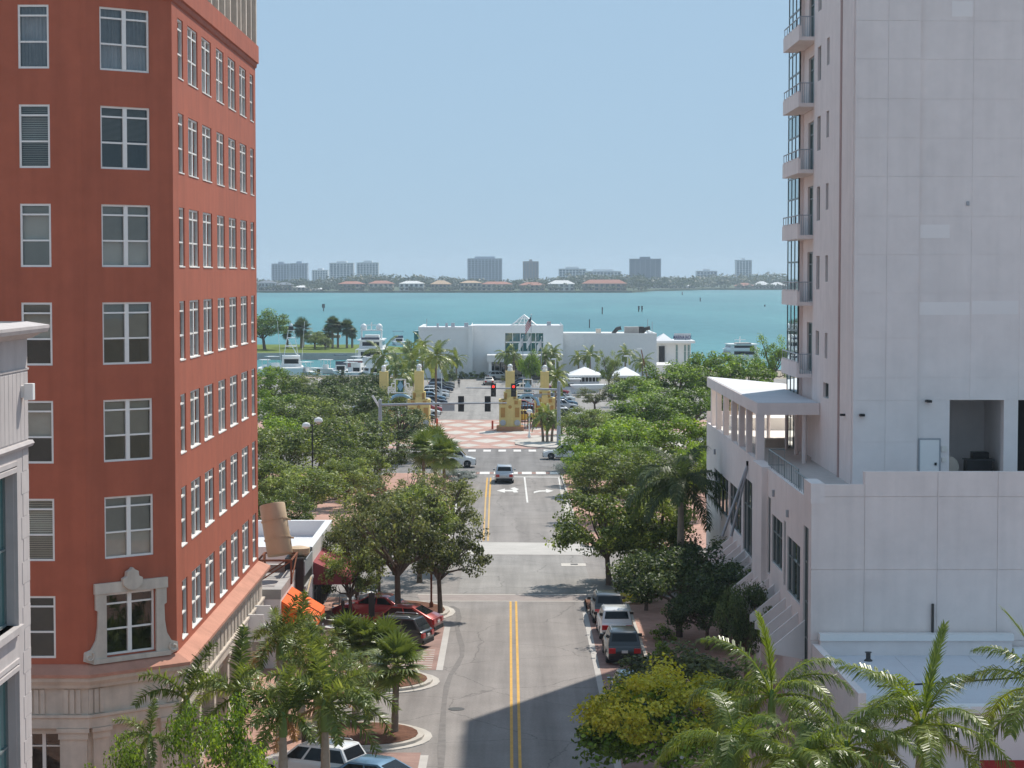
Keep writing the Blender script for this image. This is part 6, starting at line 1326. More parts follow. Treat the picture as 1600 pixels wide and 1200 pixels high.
small_boat('white open boat right beside the fishing boat tower', 478, 440, 8, 2.8, 'ttop', .8)
def tour_boat(label, px, Y, L, B, rz):
    q = AY(px, 545, Y); t = thing('tour_boat', label, 'boat', (q.x, Y, -1.5), rz); hull(L, B, 2.0, MT['white'], t); deckhouse(t, [(B * .45, -L * .4, L * .32, 2.0, 4.4, .25), (B * .42, -L * .36, L * .2, 4.6, 6.6, .3)]); MB().box(-B * .47, B * .47, -L * .42, L * .25, 4.4, 4.6).box(-B * .44, B * .44, -L * .4, L * .14, 6.6, 6.8).build('deck', MT['white'], t)
    MB().tube([(0, 0, 6.8), (0, 0, 9.6)], .14, 8).box(-1.4, 1.4, -.1, .1, 8.2, 8.4).build('mast', MT['white'], t); MB().box(-1.8, 1.8, -L * .38, -L * .1, 6.8, 7.3).build('seats', MT['roofgrey'], t); t.scale = (1, 1, .62)
tour_boat('white two deck tour boat moored behind the bright green trees', 1156, 525, 15, 8.2, .08)
def marker(label, px, ytop, ybase, boards=1, w=.5):
    p = P(px, ybase, -1.5); zt = AY(px, ytop, p.y).z; t = thing('channel_marker', label, 'marker', (p.x, p.y, -1.5), 0, 'channel markers in the bay'); g = p.y / F
    for k in range(boards):
        dx = k * 5 * g; MB().tube([(dx, 0, -1), (dx, 0, zt + 1.5)], [g * .9, g * .7], 8).build('pile', MT['black'], t); MB().box(dx - g * w * 3.2, dx + g * w * 3.2, -g * 1.0, -g * .5, zt + 1.5 - g * 6, zt + 1.5).build('board', MT['iron'], t)
marker('channel marker alone in the bay near the red block', 505.5, 475, 486, 1, .7); marker('dark channel pile nearest the white restaurant hall', 921, 499, 512, 1, .25); marker('dark channel pile in the middle of the bay', 941, 480, 491, 1, .3); marker('pair of channel piles with dark boards', 998, 478, 487, 2, .4); marker('channel pile near the white boat houses across the bay', 1094, 465, 471, 1, .25)
marker('small channel pile far out by the tower', 1195, 476, 479, 1, .3); marker('thin channel pile near the far shore', 1066, 456, 461, 1, .2)
# low shelter and wall on the grass spit
p = AY(493, 548, 560); t = thing('picnic_shelter', 'grey picnic shelter beneath the palms on the grass spit', 'shelter', (p.x, 575, .05)); MB().box(-5.5, 5.5, -2, 2, 2.6, 3.4).build('roof', MT['roofgrey'], t)
for x in (-4.8, -1.6, 1.6, 4.8): MB().box(x - .15, x + .15, -1.6, -1.3, 0, 2.6).box(x - .15, x + .15, 1.3, 1.6, 0, 2.6).build('post', MT['stone'], t)

# ================================================================== THE FAR SHORE
MT['farground'] = mat('far_scrub', (0.06, 0.085, 0.035), .95, .3, .02)
YS = P(700, 457.3, -1.5).y; YR = P(1100, 453, -1.5).y
xk = P(985, 457, -1.5).x
slab('far_shore', [(-1700, YS), (xk, YS - 10), (xk + 40, YR - 260), (xk + 130, YR), (1600, YR), (1600, 5200), (-1700, 5200)], -3.9, .8, MT['farground'])
def far_house(px0, px1, ytop, yeave, ybase, roof, wallm, Y, label, nwin=5, hip=True):
    x0, x1 = AY(px0, 450, Y).x, AY(px1, 450, Y).x; z1, z2 = AY(800, yeave, Y).z, AY(800, ytop, Y + 8).z; d = min(22, (x1 - x0)); org = Vector(((x0 + x1) / 2, Y + d / 2, .8)); t = thing('waterfront_house', label, 'house', org)
    MB(org).box(x0, x1, Y, Y + d, .5, z1).build('wall', MT[wallm], t); e = 1.2; r = d * .38
    MB(org).add([(x0 - e, Y - e, z1), (x1 + e, Y - e, z1), (x1 + e, Y + d + e, z1), (x0 - e, Y + d + e, z1), (x0 + r, Y + d / 2, z2), (x1 - r, Y + d / 2, z2)], [(0, 1, 5, 4), (1, 2, 5), (2, 3, 4, 5), (3, 0, 4), (0, 3, 2, 1)]).build('roof', MT[roof], t)
    w = (x1 - x0) / nwin; h = (z1 - .8) / 2
    for i in range(nwin):
        for j in range(2): MB(org).box(x0 + w * (i + .22), x0 + w * (i + .78), Y - .15, Y - .02, .8 + h * (j + .12), .8 + h * (j + .78)).build('window', MT['carglass'], t)
    MB(org).box(x0, x1, Y - 1.6, Y - .2, .8 + h - .25, .8 + h).build('balcony', MT[wallm], t)
MT['clayroof'] = mat('clay_tile_roof', (0.36, 0.15, 0.10), .9, .12, .3); MT['sandroof'] = mat('sand_tile_roof', (0.48, 0.33, 0.21), .9, .1, .3); MT['greyroof'] = mat('slate_roof', (0.13, 0.15, 0.18), .8, .1, .3)
MT['creamwall'] = mat('cream_wall', (0.50, 0.42, 0.34), .9, .06, .2); MT['whitewall'] = mat('white_far_wall', (0.66, 0.65, 0.63), .9, .04, .2); MT['brownwall'] = mat('brown_wall', (0.26, 0.19, 0.15), .9, .06, .2)
S_ = YS + 25
for a_ in ((403, 430, 438, 442, 456, 'greyroof', 'whitewall', S_, 'far white house with slate roof seen right beside the red block', 5), (430, 456, 441, 445, 456, 'greyroof', 'brownwall', S_, 'far low house with a dark slate roof and dark walls', 4),
    (457, 484, 446, 449, 457, 'whitewall', 'creamwall', S_, 'far low white roofed house among palms under the twin blocks', 4), (487, 505, 449, 452, 457, 'whitewall', 'creamwall', S_, 'far tiny pale boathouse on the shore', 3), (529, 568, 439.5, 443.5, 456, 'clayroof', 'brownwall', S_, 'far brown house with clay roof under the pale pair of blocks', 6), (576, 614, 438.5, 443, 456.5, 'clayroof', 'creamwall', S_, 'far cream house with clay roof left of the white balconied house', 5),
    (624, 662, 439, 443, 456.5, 'whitewall', 'whitewall', S_, 'far white house with white roof and wide balconies', 5), (673, 704, 438, 444, 456, 'sandroof', 'brownwall', S_, 'far sand roofed house with brown walls', 5), (719, 752, 438.5, 442, 456.5, 'sandroof', 'creamwall', S_, 'far cream villa beneath the big grey block', 5), (752, 800, 440, 444, 456.5, 'clayroof', 'creamwall', S_, 'far long cream villa with clay roof behind the pyramid', 6),
    (812, 851, 441, 445.5, 456.5, 'clayroof', 'creamwall', S_, 'far low clay roofed house under the narrow brown tower', 5), (857, 898, 438, 443.5, 456, 'whitewall', 'whitewall', S_, 'far square white house with a white hip roof', 5), (911, 979, 437, 443, 456, 'clayroof', 'brownwall', S_, 'far wide brown house with red clay roof at the point', 8),
    (1012, 1052, 442.5, 446, 452.5, 'whitewall', 'whitewall', YR + 30, 'far long white boat house beyond the point', 6), (1052, 1088, 443.5, 447, 452.5, 'whitewall', 'whitewall', YR + 25, 'far lower white boat house beside the long one', 5), (1150, 1178, 442, 446.5, 452.5, 'clayroof', 'creamwall', YR + 30, 'far clay roofed house under the white stepped block', 4), (1180, 1203, 439.5, 445, 453, 'whitewall', 'whitewall', YR + 30, 'far white house near the apartment tower', 4), (1203, 1228, 441, 446, 453, 'whitewall', 'creamwall', YR + 30, 'far pale house half behind the balconies', 4)):
    far_house(*a_)
def condo(px0, px1, ytop, Y, m, label, floors=12, bays=8, dark='blueglass', crown_=True):
    x0, x1, zt = AY(px0, 430, Y).x, AY(px1, 430, Y).x, AY(800, ytop, Y).z; d = 24; org = Vector(((x0 + x1) / 2, Y + d / 2, .8)); t = thing('apartment_block', label, 'apartment block', org); w = (x1 - x0) / bays; fh = (zt - 2) / floors
    MB(org).box(x0, x1, Y, Y + d, .5, zt).build('wall', MT[m], t)
    sl = MB(org); pr = MB(org)
    for k in range(1, floors): sl.box(x0 - .5, x1 + .5, Y - 1.6, Y - .05, 2 + k * fh - .45, 2 + k * fh + .45)
    sl.build('balcony_slab', MT[m], t)
    for i in range(bays + 1): pr.box(x0 + w * i - .7, x0 + w * i + .7, Y - 1.9, Y - .02, .8, zt)
    pr.build('pier', MT[m], t)
    for i in range(bays): MB(org).box(x0 + w * i + .75, x0 + w * (i + 1) - .75, Y - .12, Y - .01, 3, zt - 1.2).build('window', MT[dark], t)
    if crown_: MB(org).box(x0 + w * 2, x1 - w * 2, Y + 4, Y + d - 4, zt, zt + 4).box(x0 - .6, x1 + .6, Y - 2, Y + d + .5, zt, zt + .8).build('roof', MT[m], t)
MT['condowhite'] = mat('far_hazed_white_render', (0.68, 0.70, 0.72), .9, .04, .05); MT['condohazegrey'] = mat('far_hazed_grey_render', (0.38, 0.44, 0.53), .9, .04, .05); MT['condobrown'] = mat('far_brown_render', (0.22, 0.19, 0.19), .9, .04, .05); MT['blueglass'] = mat('far_blue_glazing', (0.05, 0.11, 0.19), .3, .08, .03, .5)  # blue of the distant haze is mixed into the white and grey walls
YC = 3450.0
for a_ in ((425, 452, 412.5, YC, 'condohazegrey', 'grey far apartment block, first of the joined pair beside the red building', 12, 6), (454, 480, 412, YC, 'condohazegrey', 'grey far apartment block, second of the joined pair', 12, 6), (488, 512, 422.5, YC + 150, 'condowhite', 'low pale far block between the twin pair and pale blocks', 7, 6), (515.5, 552, 411.5, YC, 'condowhite', 'pale far apartment block with a dark roof edge', 12, 7), (558, 591, 410.8, YC, 'condowhite', 'pale far apartment block standing last before open sky', 13, 7),
    (731, 784, 404.5, YC - 150, 'condohazegrey', 'wide grey far apartment block above the cream villa', 15, 10), (817.5, 841, 409, YC, 'condobrown', 'narrow brown far tower with a flat roof', 14, 5), (873.5, 915, 420.5, YC - 100, 'condowhite', 'low greenish white far block behind the white house', 7, 8), (916, 970, 424.5, YC, 'condowhite', 'long low far block behind the clay roofed point', 5, 10), (984.5, 1032, 405, YC - 150, 'blueglassw', 'blue glazed far tower block at the point', 14, 6, 'blueglass'), (1089, 1120, 424, YC, 'condowhite', 'low pale far block between the blue tower and the white stepped block', 5, 6), (1150.5, 1174, 407, YC, 'condowhite', 'white stepped far tower near the apartment tower', 14, 5)):
    if a_[4] == 'blueglassw': MT['blueglassw'] = mat('far_blue_frame', (0.16, 0.22, 0.30), .8, .04, .05)
    condo(*a_)
def treeline(name, x0, x1, y0, y1, n, hmin, hmax, size, seed):
    rg = np.random.default_rng(seed); k = n // 26; cx = rg.uniform(x0, x1, k); cy = rg.uniform(y0, y1, k) ; hh = rg.uniform(hmin, hmax, k) * (1 + .22 * np.sin(cx * .021 + seed)) ; V, T = [], []
    for i in range(k):
        m_ = 26; d = unit(rg.normal(0, 1, (m_, 3))); p = np.array([cx[i], cy[i], hh[i] * .62 + .8]) + d * np.array([hh[i] * .55, hh[i] * .5, hh[i] * .42]) * rg.random((m_, 1)) ** .35
        V.append(leaves(rg, p, d, size, .7)); T.append(np.clip(rg.normal(.5 + rg.normal(0, .14), .14, m_), .02, 1))
    me = quads_mesh(name, np.concatenate(V), np.concatenate(T)); return put(me, name, MT['farleaf'], kind='stuff')
treeline('far_trees', -1250, xk + 30, YS + 50, YS + 420, 44000, 10, 18, 4.0, 5); treeline('far_trees', xk - 60, 1150, YR + 55, YR + 420, 30000, 11, 20, 4.4, 6)
treeline('shore_shrubs', -1250, xk + 20, YS + 8, YS + 30, 15000, 3, 8, 2.4, 7); treeline('shore_shrubs', xk + 60, 1150, YR + 8, YR + 35, 9000, 3, 8, 2.4, 8)
treeline('far_trees', xk - 20, xk + 120, YR - 240, YR + 40, 2600, 9, 15, 4.0, 9)
# ================================================================== TREES AND PALMS
G1 = 'oaks of the grove beside the red block'; G2 = 'bright green trees beside the white podium'
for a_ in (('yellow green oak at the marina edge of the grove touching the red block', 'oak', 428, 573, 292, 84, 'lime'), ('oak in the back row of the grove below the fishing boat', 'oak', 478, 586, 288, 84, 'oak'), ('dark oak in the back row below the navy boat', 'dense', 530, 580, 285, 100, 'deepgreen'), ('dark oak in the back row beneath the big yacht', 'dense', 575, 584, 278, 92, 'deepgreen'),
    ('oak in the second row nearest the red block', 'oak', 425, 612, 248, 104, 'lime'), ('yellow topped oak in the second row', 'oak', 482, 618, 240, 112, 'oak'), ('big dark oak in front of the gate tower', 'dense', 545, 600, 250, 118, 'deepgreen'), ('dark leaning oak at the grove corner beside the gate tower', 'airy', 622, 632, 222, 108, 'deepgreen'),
    ('broad oak below the twin globe lamp', 'oak', 445, 668, 188, 128, 'oak'), ('broad oak just right of the twin globe lamp', 'oak', 540, 655, 196, 124, 'oak'), ('open crowned oak at the plaza corner of the grove', 'airy', 592, 682, 192, 92, 'oak'), ('pale oak beside the red wall in the front row', 'oak', 415, 712, 168, 112, 'oak'), ('pale oak over the tan drum', 'oak', 478, 728, 164, 124, 'oak'), ('pale oak beside the brick park path', 'oak', 540, 716, 176, 92, 'oak'),
    ('mid green oak between the second row and the globe lamp', 'oak', 500, 648, 214, 110, 'oak'), ('mid green oak under the signal arm', 'oak', 588, 648, 226, 96, 'oak'), ('yellowish oak by the red wall behind the globe lamp', 'oak', 432, 650, 212, 100, 'lime'), ('oak filling the gap under the right globe oak', 'oak', 560, 700, 184, 90, 'oak'), ('lowest oak of the grove above the tan drum', 'oak', 440, 762, 150, 90, 'oak'), ('dusky oak in the back row by the outer gate tower', 'dense', 606, 596, 275, 76, 'oak')):
    tree(*a_, G1, 'oak_tree')
tree('slender olive tree rising in the middle of the street side clump', 'airy', 632, 735, 152, 120, 'olive', None, 'oak_tree'); tree('olive oak reaching over the road with its branch above the crosswalk', 'airy', 690, 742, 140, 118, 'olive', None, 'oak_tree')
tree('tall olive oak over the parked red crossover', 'airy', 622, 762, 118, 160, 'olive', None, 'oak_tree'); tree('olive oak in front of the maroon awning', 'airy', 558, 795, 124, 112, 'olive', None, 'oak_tree'); tree('olive oak near the black sign post on the pavement', 'airy', 590, 780, 130, 118, 'olive', None, 'oak_tree')
tree('low olive oak whose branch hangs over the red crossover roof', 'airy', 688, 806, 121, 124, 'olive', None, 'oak_tree'); tree('olive oak between the black sign post and the maroon awning', 'airy', 548, 850, 118, 100, 'oak', None, 'oak_tree'); tree('olive oak in the middle of the street side clump', 'airy', 655, 760, 134, 120, 'oak', None, 'oak_tree')
tree('small dark oak beside the brick path and the fan palm', 'airy', 600, 768, 158, 92, 'oak', None, 'oak_tree')
tree('silver leaved buttonwood by the stop line beside the van', 'dense', 716, 737, 197, 66, 'silver', None, 'buttonwood_tree'); tree('silver leaved buttonwood on the podium side of the stop line', 'dense', 898, 716, 196, 56, 'silver', None, 'buttonwood_tree')
for a_ in (('bright tree in the far row nearest the pavilions', 'oak', 1000, 588, 300, 96, 'lime'), ('bright tree in the far row below the restaurant name board', 'oak', 1060, 566, 305, 104, 'lime'), ('bright tree in the far row below the tour boat', 'oak', 1112, 550, 310, 100, 'lime'), ('bright tree in the far row before the tower', 'oak', 1168, 556, 312, 96, 'lime'), ('thin pale tree rising highest beside the balconies', 'airy', 1207, 524, 330, 60, 'lime'),
    ('dusky tree by the grey signal pole', 'airy', 908, 636, 232, 76, 'oak'), ('bright tree in the second row behind the grey signal pole', 'oak', 948, 640, 250, 104, 'lime'), ('bright tree in the second row near the drive', 'oak', 1015, 614, 252, 118, 'lime'), ('bright tree in the second row beside the pergola', 'oak', 1085, 606, 255, 116, 'lime'), ('bright tree half hidden by the pergola roof', 'oak', 1150, 596, 262, 100, 'lime'),
    ('bright tree over the silver avenue car', 'oak', 925, 664, 212, 92, 'lime'), ('bright tree in the third row, widest crown', 'oak', 985, 652, 206, 122, 'lime'), ('bright tree in the third row beside the pergola columns', 'oak', 1062, 650, 200, 124, 'lime'), ('bright tree filling the row behind the silver buttonwood', 'oak', 918, 690, 188, 84, 'lime'), ('bright tree under the widest crown', 'oak', 1000, 690, 186, 100, 'lime'), ('pale yellow green tree against the podium corner', 'oak', 1085, 690, 168, 70, 'lime')):
    tree(*a_, G2, 'shade_tree')
tree('olive tree beside the kerb above the turn arrows', 'oak', 942, 704, 168, 116, 'oak', None, 'oak_tree'); tree('olive tree beside the podium windows', 'oak', 1018, 706, 164, 120, 'oak', None, 'oak_tree')
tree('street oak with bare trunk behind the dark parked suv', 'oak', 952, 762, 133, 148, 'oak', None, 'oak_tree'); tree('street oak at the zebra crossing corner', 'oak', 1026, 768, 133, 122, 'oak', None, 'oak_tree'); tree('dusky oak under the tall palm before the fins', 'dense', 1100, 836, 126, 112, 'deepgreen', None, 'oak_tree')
tree('dark oak beside the parked white suv in the tower shade', 'dense', 1062, 856, 113, 176, 'deepgreen', None, 'oak_tree', bark='bark'); tree('dusky oak right behind the parked charcoal suv', 'dense', 1010, 862, 122, 92, 'oak', None, 'oak_tree'); tree('dark understorey tree between the two shaded oaks', 'dense', 1105, 915, 109, 110, 'deepgreen', None, 'oak_tree'); tree('dark small tree growing close under the slanted fins', 'dense', 1166, 912, 101, 92, 'deepgreen', None, 'oak_tree'); tree('street oak between the kerb oak and the zebra oak', 'oak', 990, 790, 136, 110, 'oak', None, 'oak_tree'); tree('dark oak against the slanted fins in the tower shade', 'dense', 1152, 880, 111, 150, 'deepgreen', None, 'oak_tree')  # dark leaf colour on these oaks paints in the tower's shade
# the yellow blossom tree: green crown with a second crown of flowers on top
p = PROTO['low'][0]
t = tree('spreading tree topped with yellow blossom hanging over the parking lane', 'low', 1040, 1072, 79.5, 232, 'lime', None, 'blossom_tree')
gm, _, gr, gh = crown_mesh('blossom', 991, 3.05, 1.9, 2.85, 70, 11000, .16, .8, .19, .02, .7)
put(gm, 'blossom', MT['gold'], t)
tree('dusky green tree in the shade behind the yellow blossom tree', 'low', 1065, 1015, 93, 190, 'olive', None, 'shade_tree')
tree('fine leaved light green tree at the bottom beside the stone base', 'fine', 335, 1098, 66.5, 190, 'lime', None, 'small_tree'); tree('fine leaved light green tree before the pilasters at the bottom left corner', 'fine', 192, 1145, 66, 130, 'lime', None, 'small_tree')
# near palms
def pxpalm(label, kind, px, py, Y, **k):
    q = AY(px, py, Y); return palm(label, kind, q.x, Y, q.z, **k)
FX = 'foxtail palms in front of the red block'
for a_, k in ((('foxtail palm standing closest to the stone corner of the red block', 'fox', 292, 1092, 73), dict(counts=(1, 2, 1, 1, 0), sc=1.0)), (('foxtail palm arching over the stone base', 'fox', 372, 1086, 75), dict(sc=1.05)), (('foxtail palm directly below the orange awning', 'fox', 437, 1000, 83), dict(sc=1.05)), (('foxtail palm with fronds reaching past the orange awning', 'fox', 470, 1004, 88), dict(sc=1.1)),
    (('foxtail palm with a bright upright spear', 'fox', 494, 1062, 81), dict(sc=1.0, counts=(4, 3, 3, 3, 2))), (('foxtail palm with its pale trunk before the parked blue car', 'fox', 508, 1100, 74), dict(sc=1.3, counts=(1, 3, 4, 4, 3))), (('foxtail palm behind the driveway kerb', 'fox', 556, 1072, 92.5), dict(sc=1.0)), (('foxtail palm at the bottom edge between the leafy tree and the blue car', 'fox', 442, 1118, 73), dict(sc=1.0)), (('stunted foxtail palm with drooping leaves over the bottom left tree', 'fox', 235, 1150, 66.5), dict(sc=.6, counts=(1, 1, 1, 3, 3)))):
    pxpalm(*a_, group=FX, seed=int(a_[2]), **k)
q = P(617, 1149); palm('fan palm with a slim trunk on the kerb island by the parked blue car', 'fan', q.x, q.y, AY(622, 1040, q.y).z, 1.0, lean=.12, rz=0, seed=5); q = P(568, 1072); palm('low fan palm on the second planted island nearer the pavement', 'fan', q.x, q.y, 2.1, .85, seed=9); q = P(600, 1070); palm('low fan palm on the second planted island nearer the road', 'fan', q.x, q.y, 2.0, .9, seed=8); q = P(545, 1068); palm('low fan palm half hidden behind the foxtail palms', 'fan', q.x, q.y, 2.2, .85, seed=12)
RP = 'royal palms before the annex'
for a_, k in ((('royal palm in front of the glass strip of the podium', 'royal', 1206, 1085, 62), dict(sc=.80, rz=.4)), (('royal palm leaning fronds over the blossom tree', 'royal', 1150, 1160, 58), dict(sc=.76, rz=2.4, counts=(0, 2, 5, 5, 3))), (('royal palm with a tall spear before the annex lettering', 'royal', 1440, 1132, 59), dict(sc=.86, counts=(1, 3, 3, 4, 3), rz=.2, dead=1)), (('royal palm between the annex roof and the podium corner', 'royal', 1322, 1165, 57), dict(sc=.78, rz=1.1, counts=(0, 2, 4, 4, 3))), (('royal palm cut by the frame edge before the red awning', 'royal', 1640, 1085, 60), dict(sc=.86, rz=.9)), (('low royal palm at the bottom between the glass strip and blossom tree', 'royal', 1255, 1185, 56), dict(sc=.7, rz=2.9, counts=(0, 2, 4, 4, 3)))):
    pxpalm(*a_, group=RP, seed=int(a_[2]), **k)
pxpalm('tall dark royal palm over the street oaks beside the podium windows', 'royal', 1064, 752, 127, sc=1.15, seed=3, m='deepgreen', counts=(0, 3, 5, 6, 5))
q = P(1066, 905); 
# plaza, lot and waterfront palms
q = P(855, 692)
for k, (dx, h) in enumerate(((-.5, 2.6), (0, 3.2), (.55, 2.4))): palm(('short clump palm on the white corner, trunk nearest the lamp post', 'short clump palm on the white corner, tallest trunk', 'short clump palm on the white corner, trunk nearest the grey mast')[k], 'coco', q.x + dx, q.y + abs(dx), h + .3, .55, 'clump palms on the white corner', lean=dx * .5, rz=0, seed=20 + k)
for lab, px, py, Y, s_, kd in (('coconut palm before the big yacht', 599, 556, 300, 1.0, 'coco'), ('coconut palm rising behind the lattice arch', 645, 564, 305, 1.05, 'coco'), ('coconut palm with a bare trunk beside the parked cars', 681, 558, 280, 1.0, 'coco'), ('small coconut palm between yacht and white hall', 660, 540, 384, .9, 'coco'), ('palm by the grey mast top', 868, 590, 280, .8, 'coco'), ('feather palm by the white pier of the hall', 697, 562, 398, .7, 'coco'), ('feather palm left of the entrance canopy', 713, 560, 396, .75, 'coco'),
    ('feather palm under the teal window, first beside the canopy', 790, 554, 391, .8, 'coco'), ('feather palm under the teal window, second beside the flag', 803, 556, 390, .75, 'coco'), ('feather palm in front of the canopy end column', 852, 556, 391, .8, 'coco'), ('feather palm at the right end of the canopy', 864, 553, 391, .8, 'coco'), ('palm standing first along the white right wing', 904, 560, 398, .65, 'coco'), ('palm with a neat crown along the white right wing', 922, 555, 396, .8, 'coco'), ('palm standing alone before the white right wing', 977, 553, 396, .75, 'coco'), ('palm before the right corner of the white wing', 1004, 566, 380, .8, 'coco'), ('yellowed palm beside the outer gate tower', 618, 570, 290, .7, 'coco'), ('palm shading the lattice arch near the yacht', 630, 585, 288, .8, 'coco')):
    pxpalm(lab, kd, px, py, Y, sc=s_, seed=int(px))
q = P(680, 755)
for k, (px, py, Y) in enumerate(((662, 704, 190), (694, 712, 186), (680, 698, 194))): pxpalm(('fan palm beside the white van, nearest the grove', 'fan palm beside the white van, nearest the van', 'fan palm beside the white van, tallest crown')[k], 'fan', px, py, Y, sc=1.3, seed=50 + k, m='palm', counts=(4, 6, 7, 6, 5, 2))
for lab, px, py, s_ in (('cabbage palm with a full crown behind the fishing boat', 470, 514, 1.7), ('shorter cabbage palm beside the full crowned one', 446, 521, 1.2), ('cabbage palm shortest of the trio on the spit', 510, 520, 1.25), ('cabbage palm tallest on the spit', 519, 507, 1.35), ('leaning cabbage palm beside the tallest', 527, 513, 1.0), ('cabbage palm of the outer pair on the spit', 541, 513, 1.35), ('slim cabbage palm of the outer pair on the spit', 549, 521, 1.0)):
    q = AY(px, py, 566); palm(lab, 'sabal', q.x, 566 + (px % 7), q.z, s_ * 1.15, 'cabbage palms on the grass spit', seed=int(px), counts=(6, 8, 9, 8, 7, 5), m='deepgreen')
tree('big round tree on the grass spit touching the red block', 'oak', 413, 484, 556, 78, 'lime', None, 'shade_tree', .05); tree('low round tree over the picnic shelter', 'oak', 492, 517, 560, 36, 'oak', None, 'shade_tree', .05); tree('small round tree beside the picnic shelter', 'oak', 508, 527, 556, 28, 'oak', None, 'shade_tree', .05); tree('grey green tree behind the yacht stern', 'airy', 648, 530, 425, 46, 'oak', None, 'shade_tree')
tree('tall yellow green tree in front of the flagpoles', 'dense', 829, 548, 360, 36, 'lime', None, 'shade_tree'); tree('wispy tree between the two white pavilions', 'airy', 951, 548, 340, 36, 'oak', None, 'shade_tree'); tree('grey oak behind the pavilions drive', 'airy', 968, 590, 315, 52, 'olive', None, 'shade_tree'); tree('grey oak in front of the long white boat hull', 'airy', 930, 606, 300, 52, 'olive', None, 'shade_tree')
tree('dusky oak at the foot of the grey signal mast', 'oak', 878, 640, 258, 50, 'deepgreen', None, 'shade_tree')
# shrubs and beds
for k, (px, py, Y, w, m) in enumerate(((707, 589, 398, 16, 'deepgreen'), (722, 589, 399, 18, 'deepgreen'), (738, 589, 400, 16, 'oak'), (752, 590, 399, 14, 'oak'), (792, 590, 392, 16, 'olive'), (878, 590, 398, 16, 'oak'), (705, 585, 385, 22, 'deepgreen'))):
    q = AY(px, py, Y); tree('clipped shrub at the foot of the white hall, ' + ('under the side wing', 'before the white pier', 'between pier and entrance canopy', 'beside the canopy column', 'behind the feather palms', 'at the end of the canopy', 'nearest the marina')[k], 'shrub', px, py - 9, Y, w, m, 'clipped shrubs along the white hall', 'shrub', 0, cat='shrub')
for lab, px, py, Y, w, m in (('yellow green shrub behind the dark parked suv', 988, 922, 125, 62, 'gold'), ('pale shrub beside the parked white suv', 1036, 975, 112, 40, 'lime'), ('pale shrub beside the parked black suv', 1030, 1000, 106, 34, 'lime'), ('yellow croton shrub by the parked crossovers', 578, 968, 119, 36, 'gold'), ('clump of shrub under the pale podium tree', 912, 756, 190, 44, 'olive'), ('shrub at the foot of the silver buttonwood by the stop line', 700, 752, 190, 30, 'oak')):
    tree(lab, 'shrub', px, py, Y, w, m, None, 'shrub', .1, cat='shrub')
treeline('hedge_leaves', 14, 34, 139, 141.5, 2600, .8, 1.4, .25, 14).location.z = 9.6

# ================================================================== VEHICLES
q = P(788, 756); car('silver suv seen from behind waiting at the stop line', 'suv', 'silver', q.x, q.y + 2.2, 0, name='suv')
q = P(742, 731); car('white delivery van crossing the avenue half behind the fan palms', 'van', 'white', q.x - 2.75, q.y + .9, R(-90), name='delivery_van')
q = P(848, 718); car('white suv driving on the avenue below the bright trees', 'suv', 'white', q.x + 2.3, q.y + .6, R(90), name='suv')
def kerbcar(label, paint, px, py, **k): q = P(px, py); return car(label, 'suv', paint, q.x, q.y + 2.3, R(1), 'cars parked along the podium kerb', **k)
kerbcar('charcoal suv parked first by the zebra crossing', 'charcoal', 951, 977); kerbcar('white suv parked between the two dark suvs', 'white', 963, 1003); kerbcar('black suv parked last before the blossom tree', 'black', 975, 1041)
kerbcar('pale blue car roof hidden under the blossom tree', 'paleblue', 992, 1118)
q = P(686, 994); car('red crossover parked nose in beside the kerb island', 'coupe', 'red', q.x - 2.3, q.y + 1.2, R(74), 'cars parked nose in by the shops', rim='darkrim')
q = P(664, 1014); car('black suv parked nose in beside the red crossover', 'suv', 'black', q.x - 2.0, q.y + .9, R(72), 'cars parked nose in by the shops')
q = P(575, 985); car('dull red car mostly hidden behind the black suv', 'sedan', 'crimson', q.x + .1, q.y + 4.0, R(72), 'cars parked nose in by the shops'); 
q = P(600, 1222); car('blue car parked at the bottom edge behind the foxtail palm', 'coupe', 'blue', q.x - .7, q.y - 2.6, R(66), None); q = P(540, 1210); car('white suv parked at the bottom edge beyond the blue car', 'suv', 'white', q.x - 1.2, q.y - 1.3, R(64), None)
pal = ['charcoal', 'white', 'navy', 'grey', 'white', 'crimson', 'black', 'blue', 'silver', 'white', 'navy', 'grey']
LOT = 'cars parked in the waterfront lot'
words = ['nearest the gate tower', 'second from the gate tower', 'third from the gate tower', 'fourth from the gate tower', 'fifth from the gate tower', 'sixth from the gate tower', 'seventh from the gate tower', 'eighth from the gate tower', 'ninth from the gate tower', 'tenth from the gate tower', 'nearest the white hall']
for k in range(11):
    pn = ('black', 'white', 'crimson', 'white', 'navy', 'blue', 'white', 'silver', 'navy', 'charcoal', 'grey')[k]; kd = ('suv', 'suv', 'sedan', 'suv', 'sedan', 'coupe', 'suv', 'suv', 'suv', 'sedan', 'suv')[k]
    car('%s car in the lot row on the marina side, %s' % (pn.replace('crimson', 'red').replace('navy', 'navy blue'), words[k]), kd, pn, -12.6 + rnd.uniform(-.3, .3), 284 + k * 8.6 + rnd.uniform(-.4, .4), R(-90 + rnd.uniform(-3, 3)), LOT)
for k in range(11):
    pn = ('yellow', 'blue', 'navy', 'red', 'white', 'charcoal', 'teal', 'navy', 'white', 'teal', 'navy')[k]; kd = ('coupe', 'suv', 'sedan', 'sedan', 'suv', 'suv', 'coupe', 'sedan', 'suv', 'coupe', 'suv')[k]
    car('%s car in the lot row on the pavilion side, %s' % (pn.replace('navy', 'navy blue'), words[k]), kd, pn, 1.1 + rnd.uniform(-.3, .3) - (0 if k else -.2), 283 + k * 8.6 + rnd.uniform(-.4, .4), R(90 + rnd.uniform(-3, 3)), LOT)
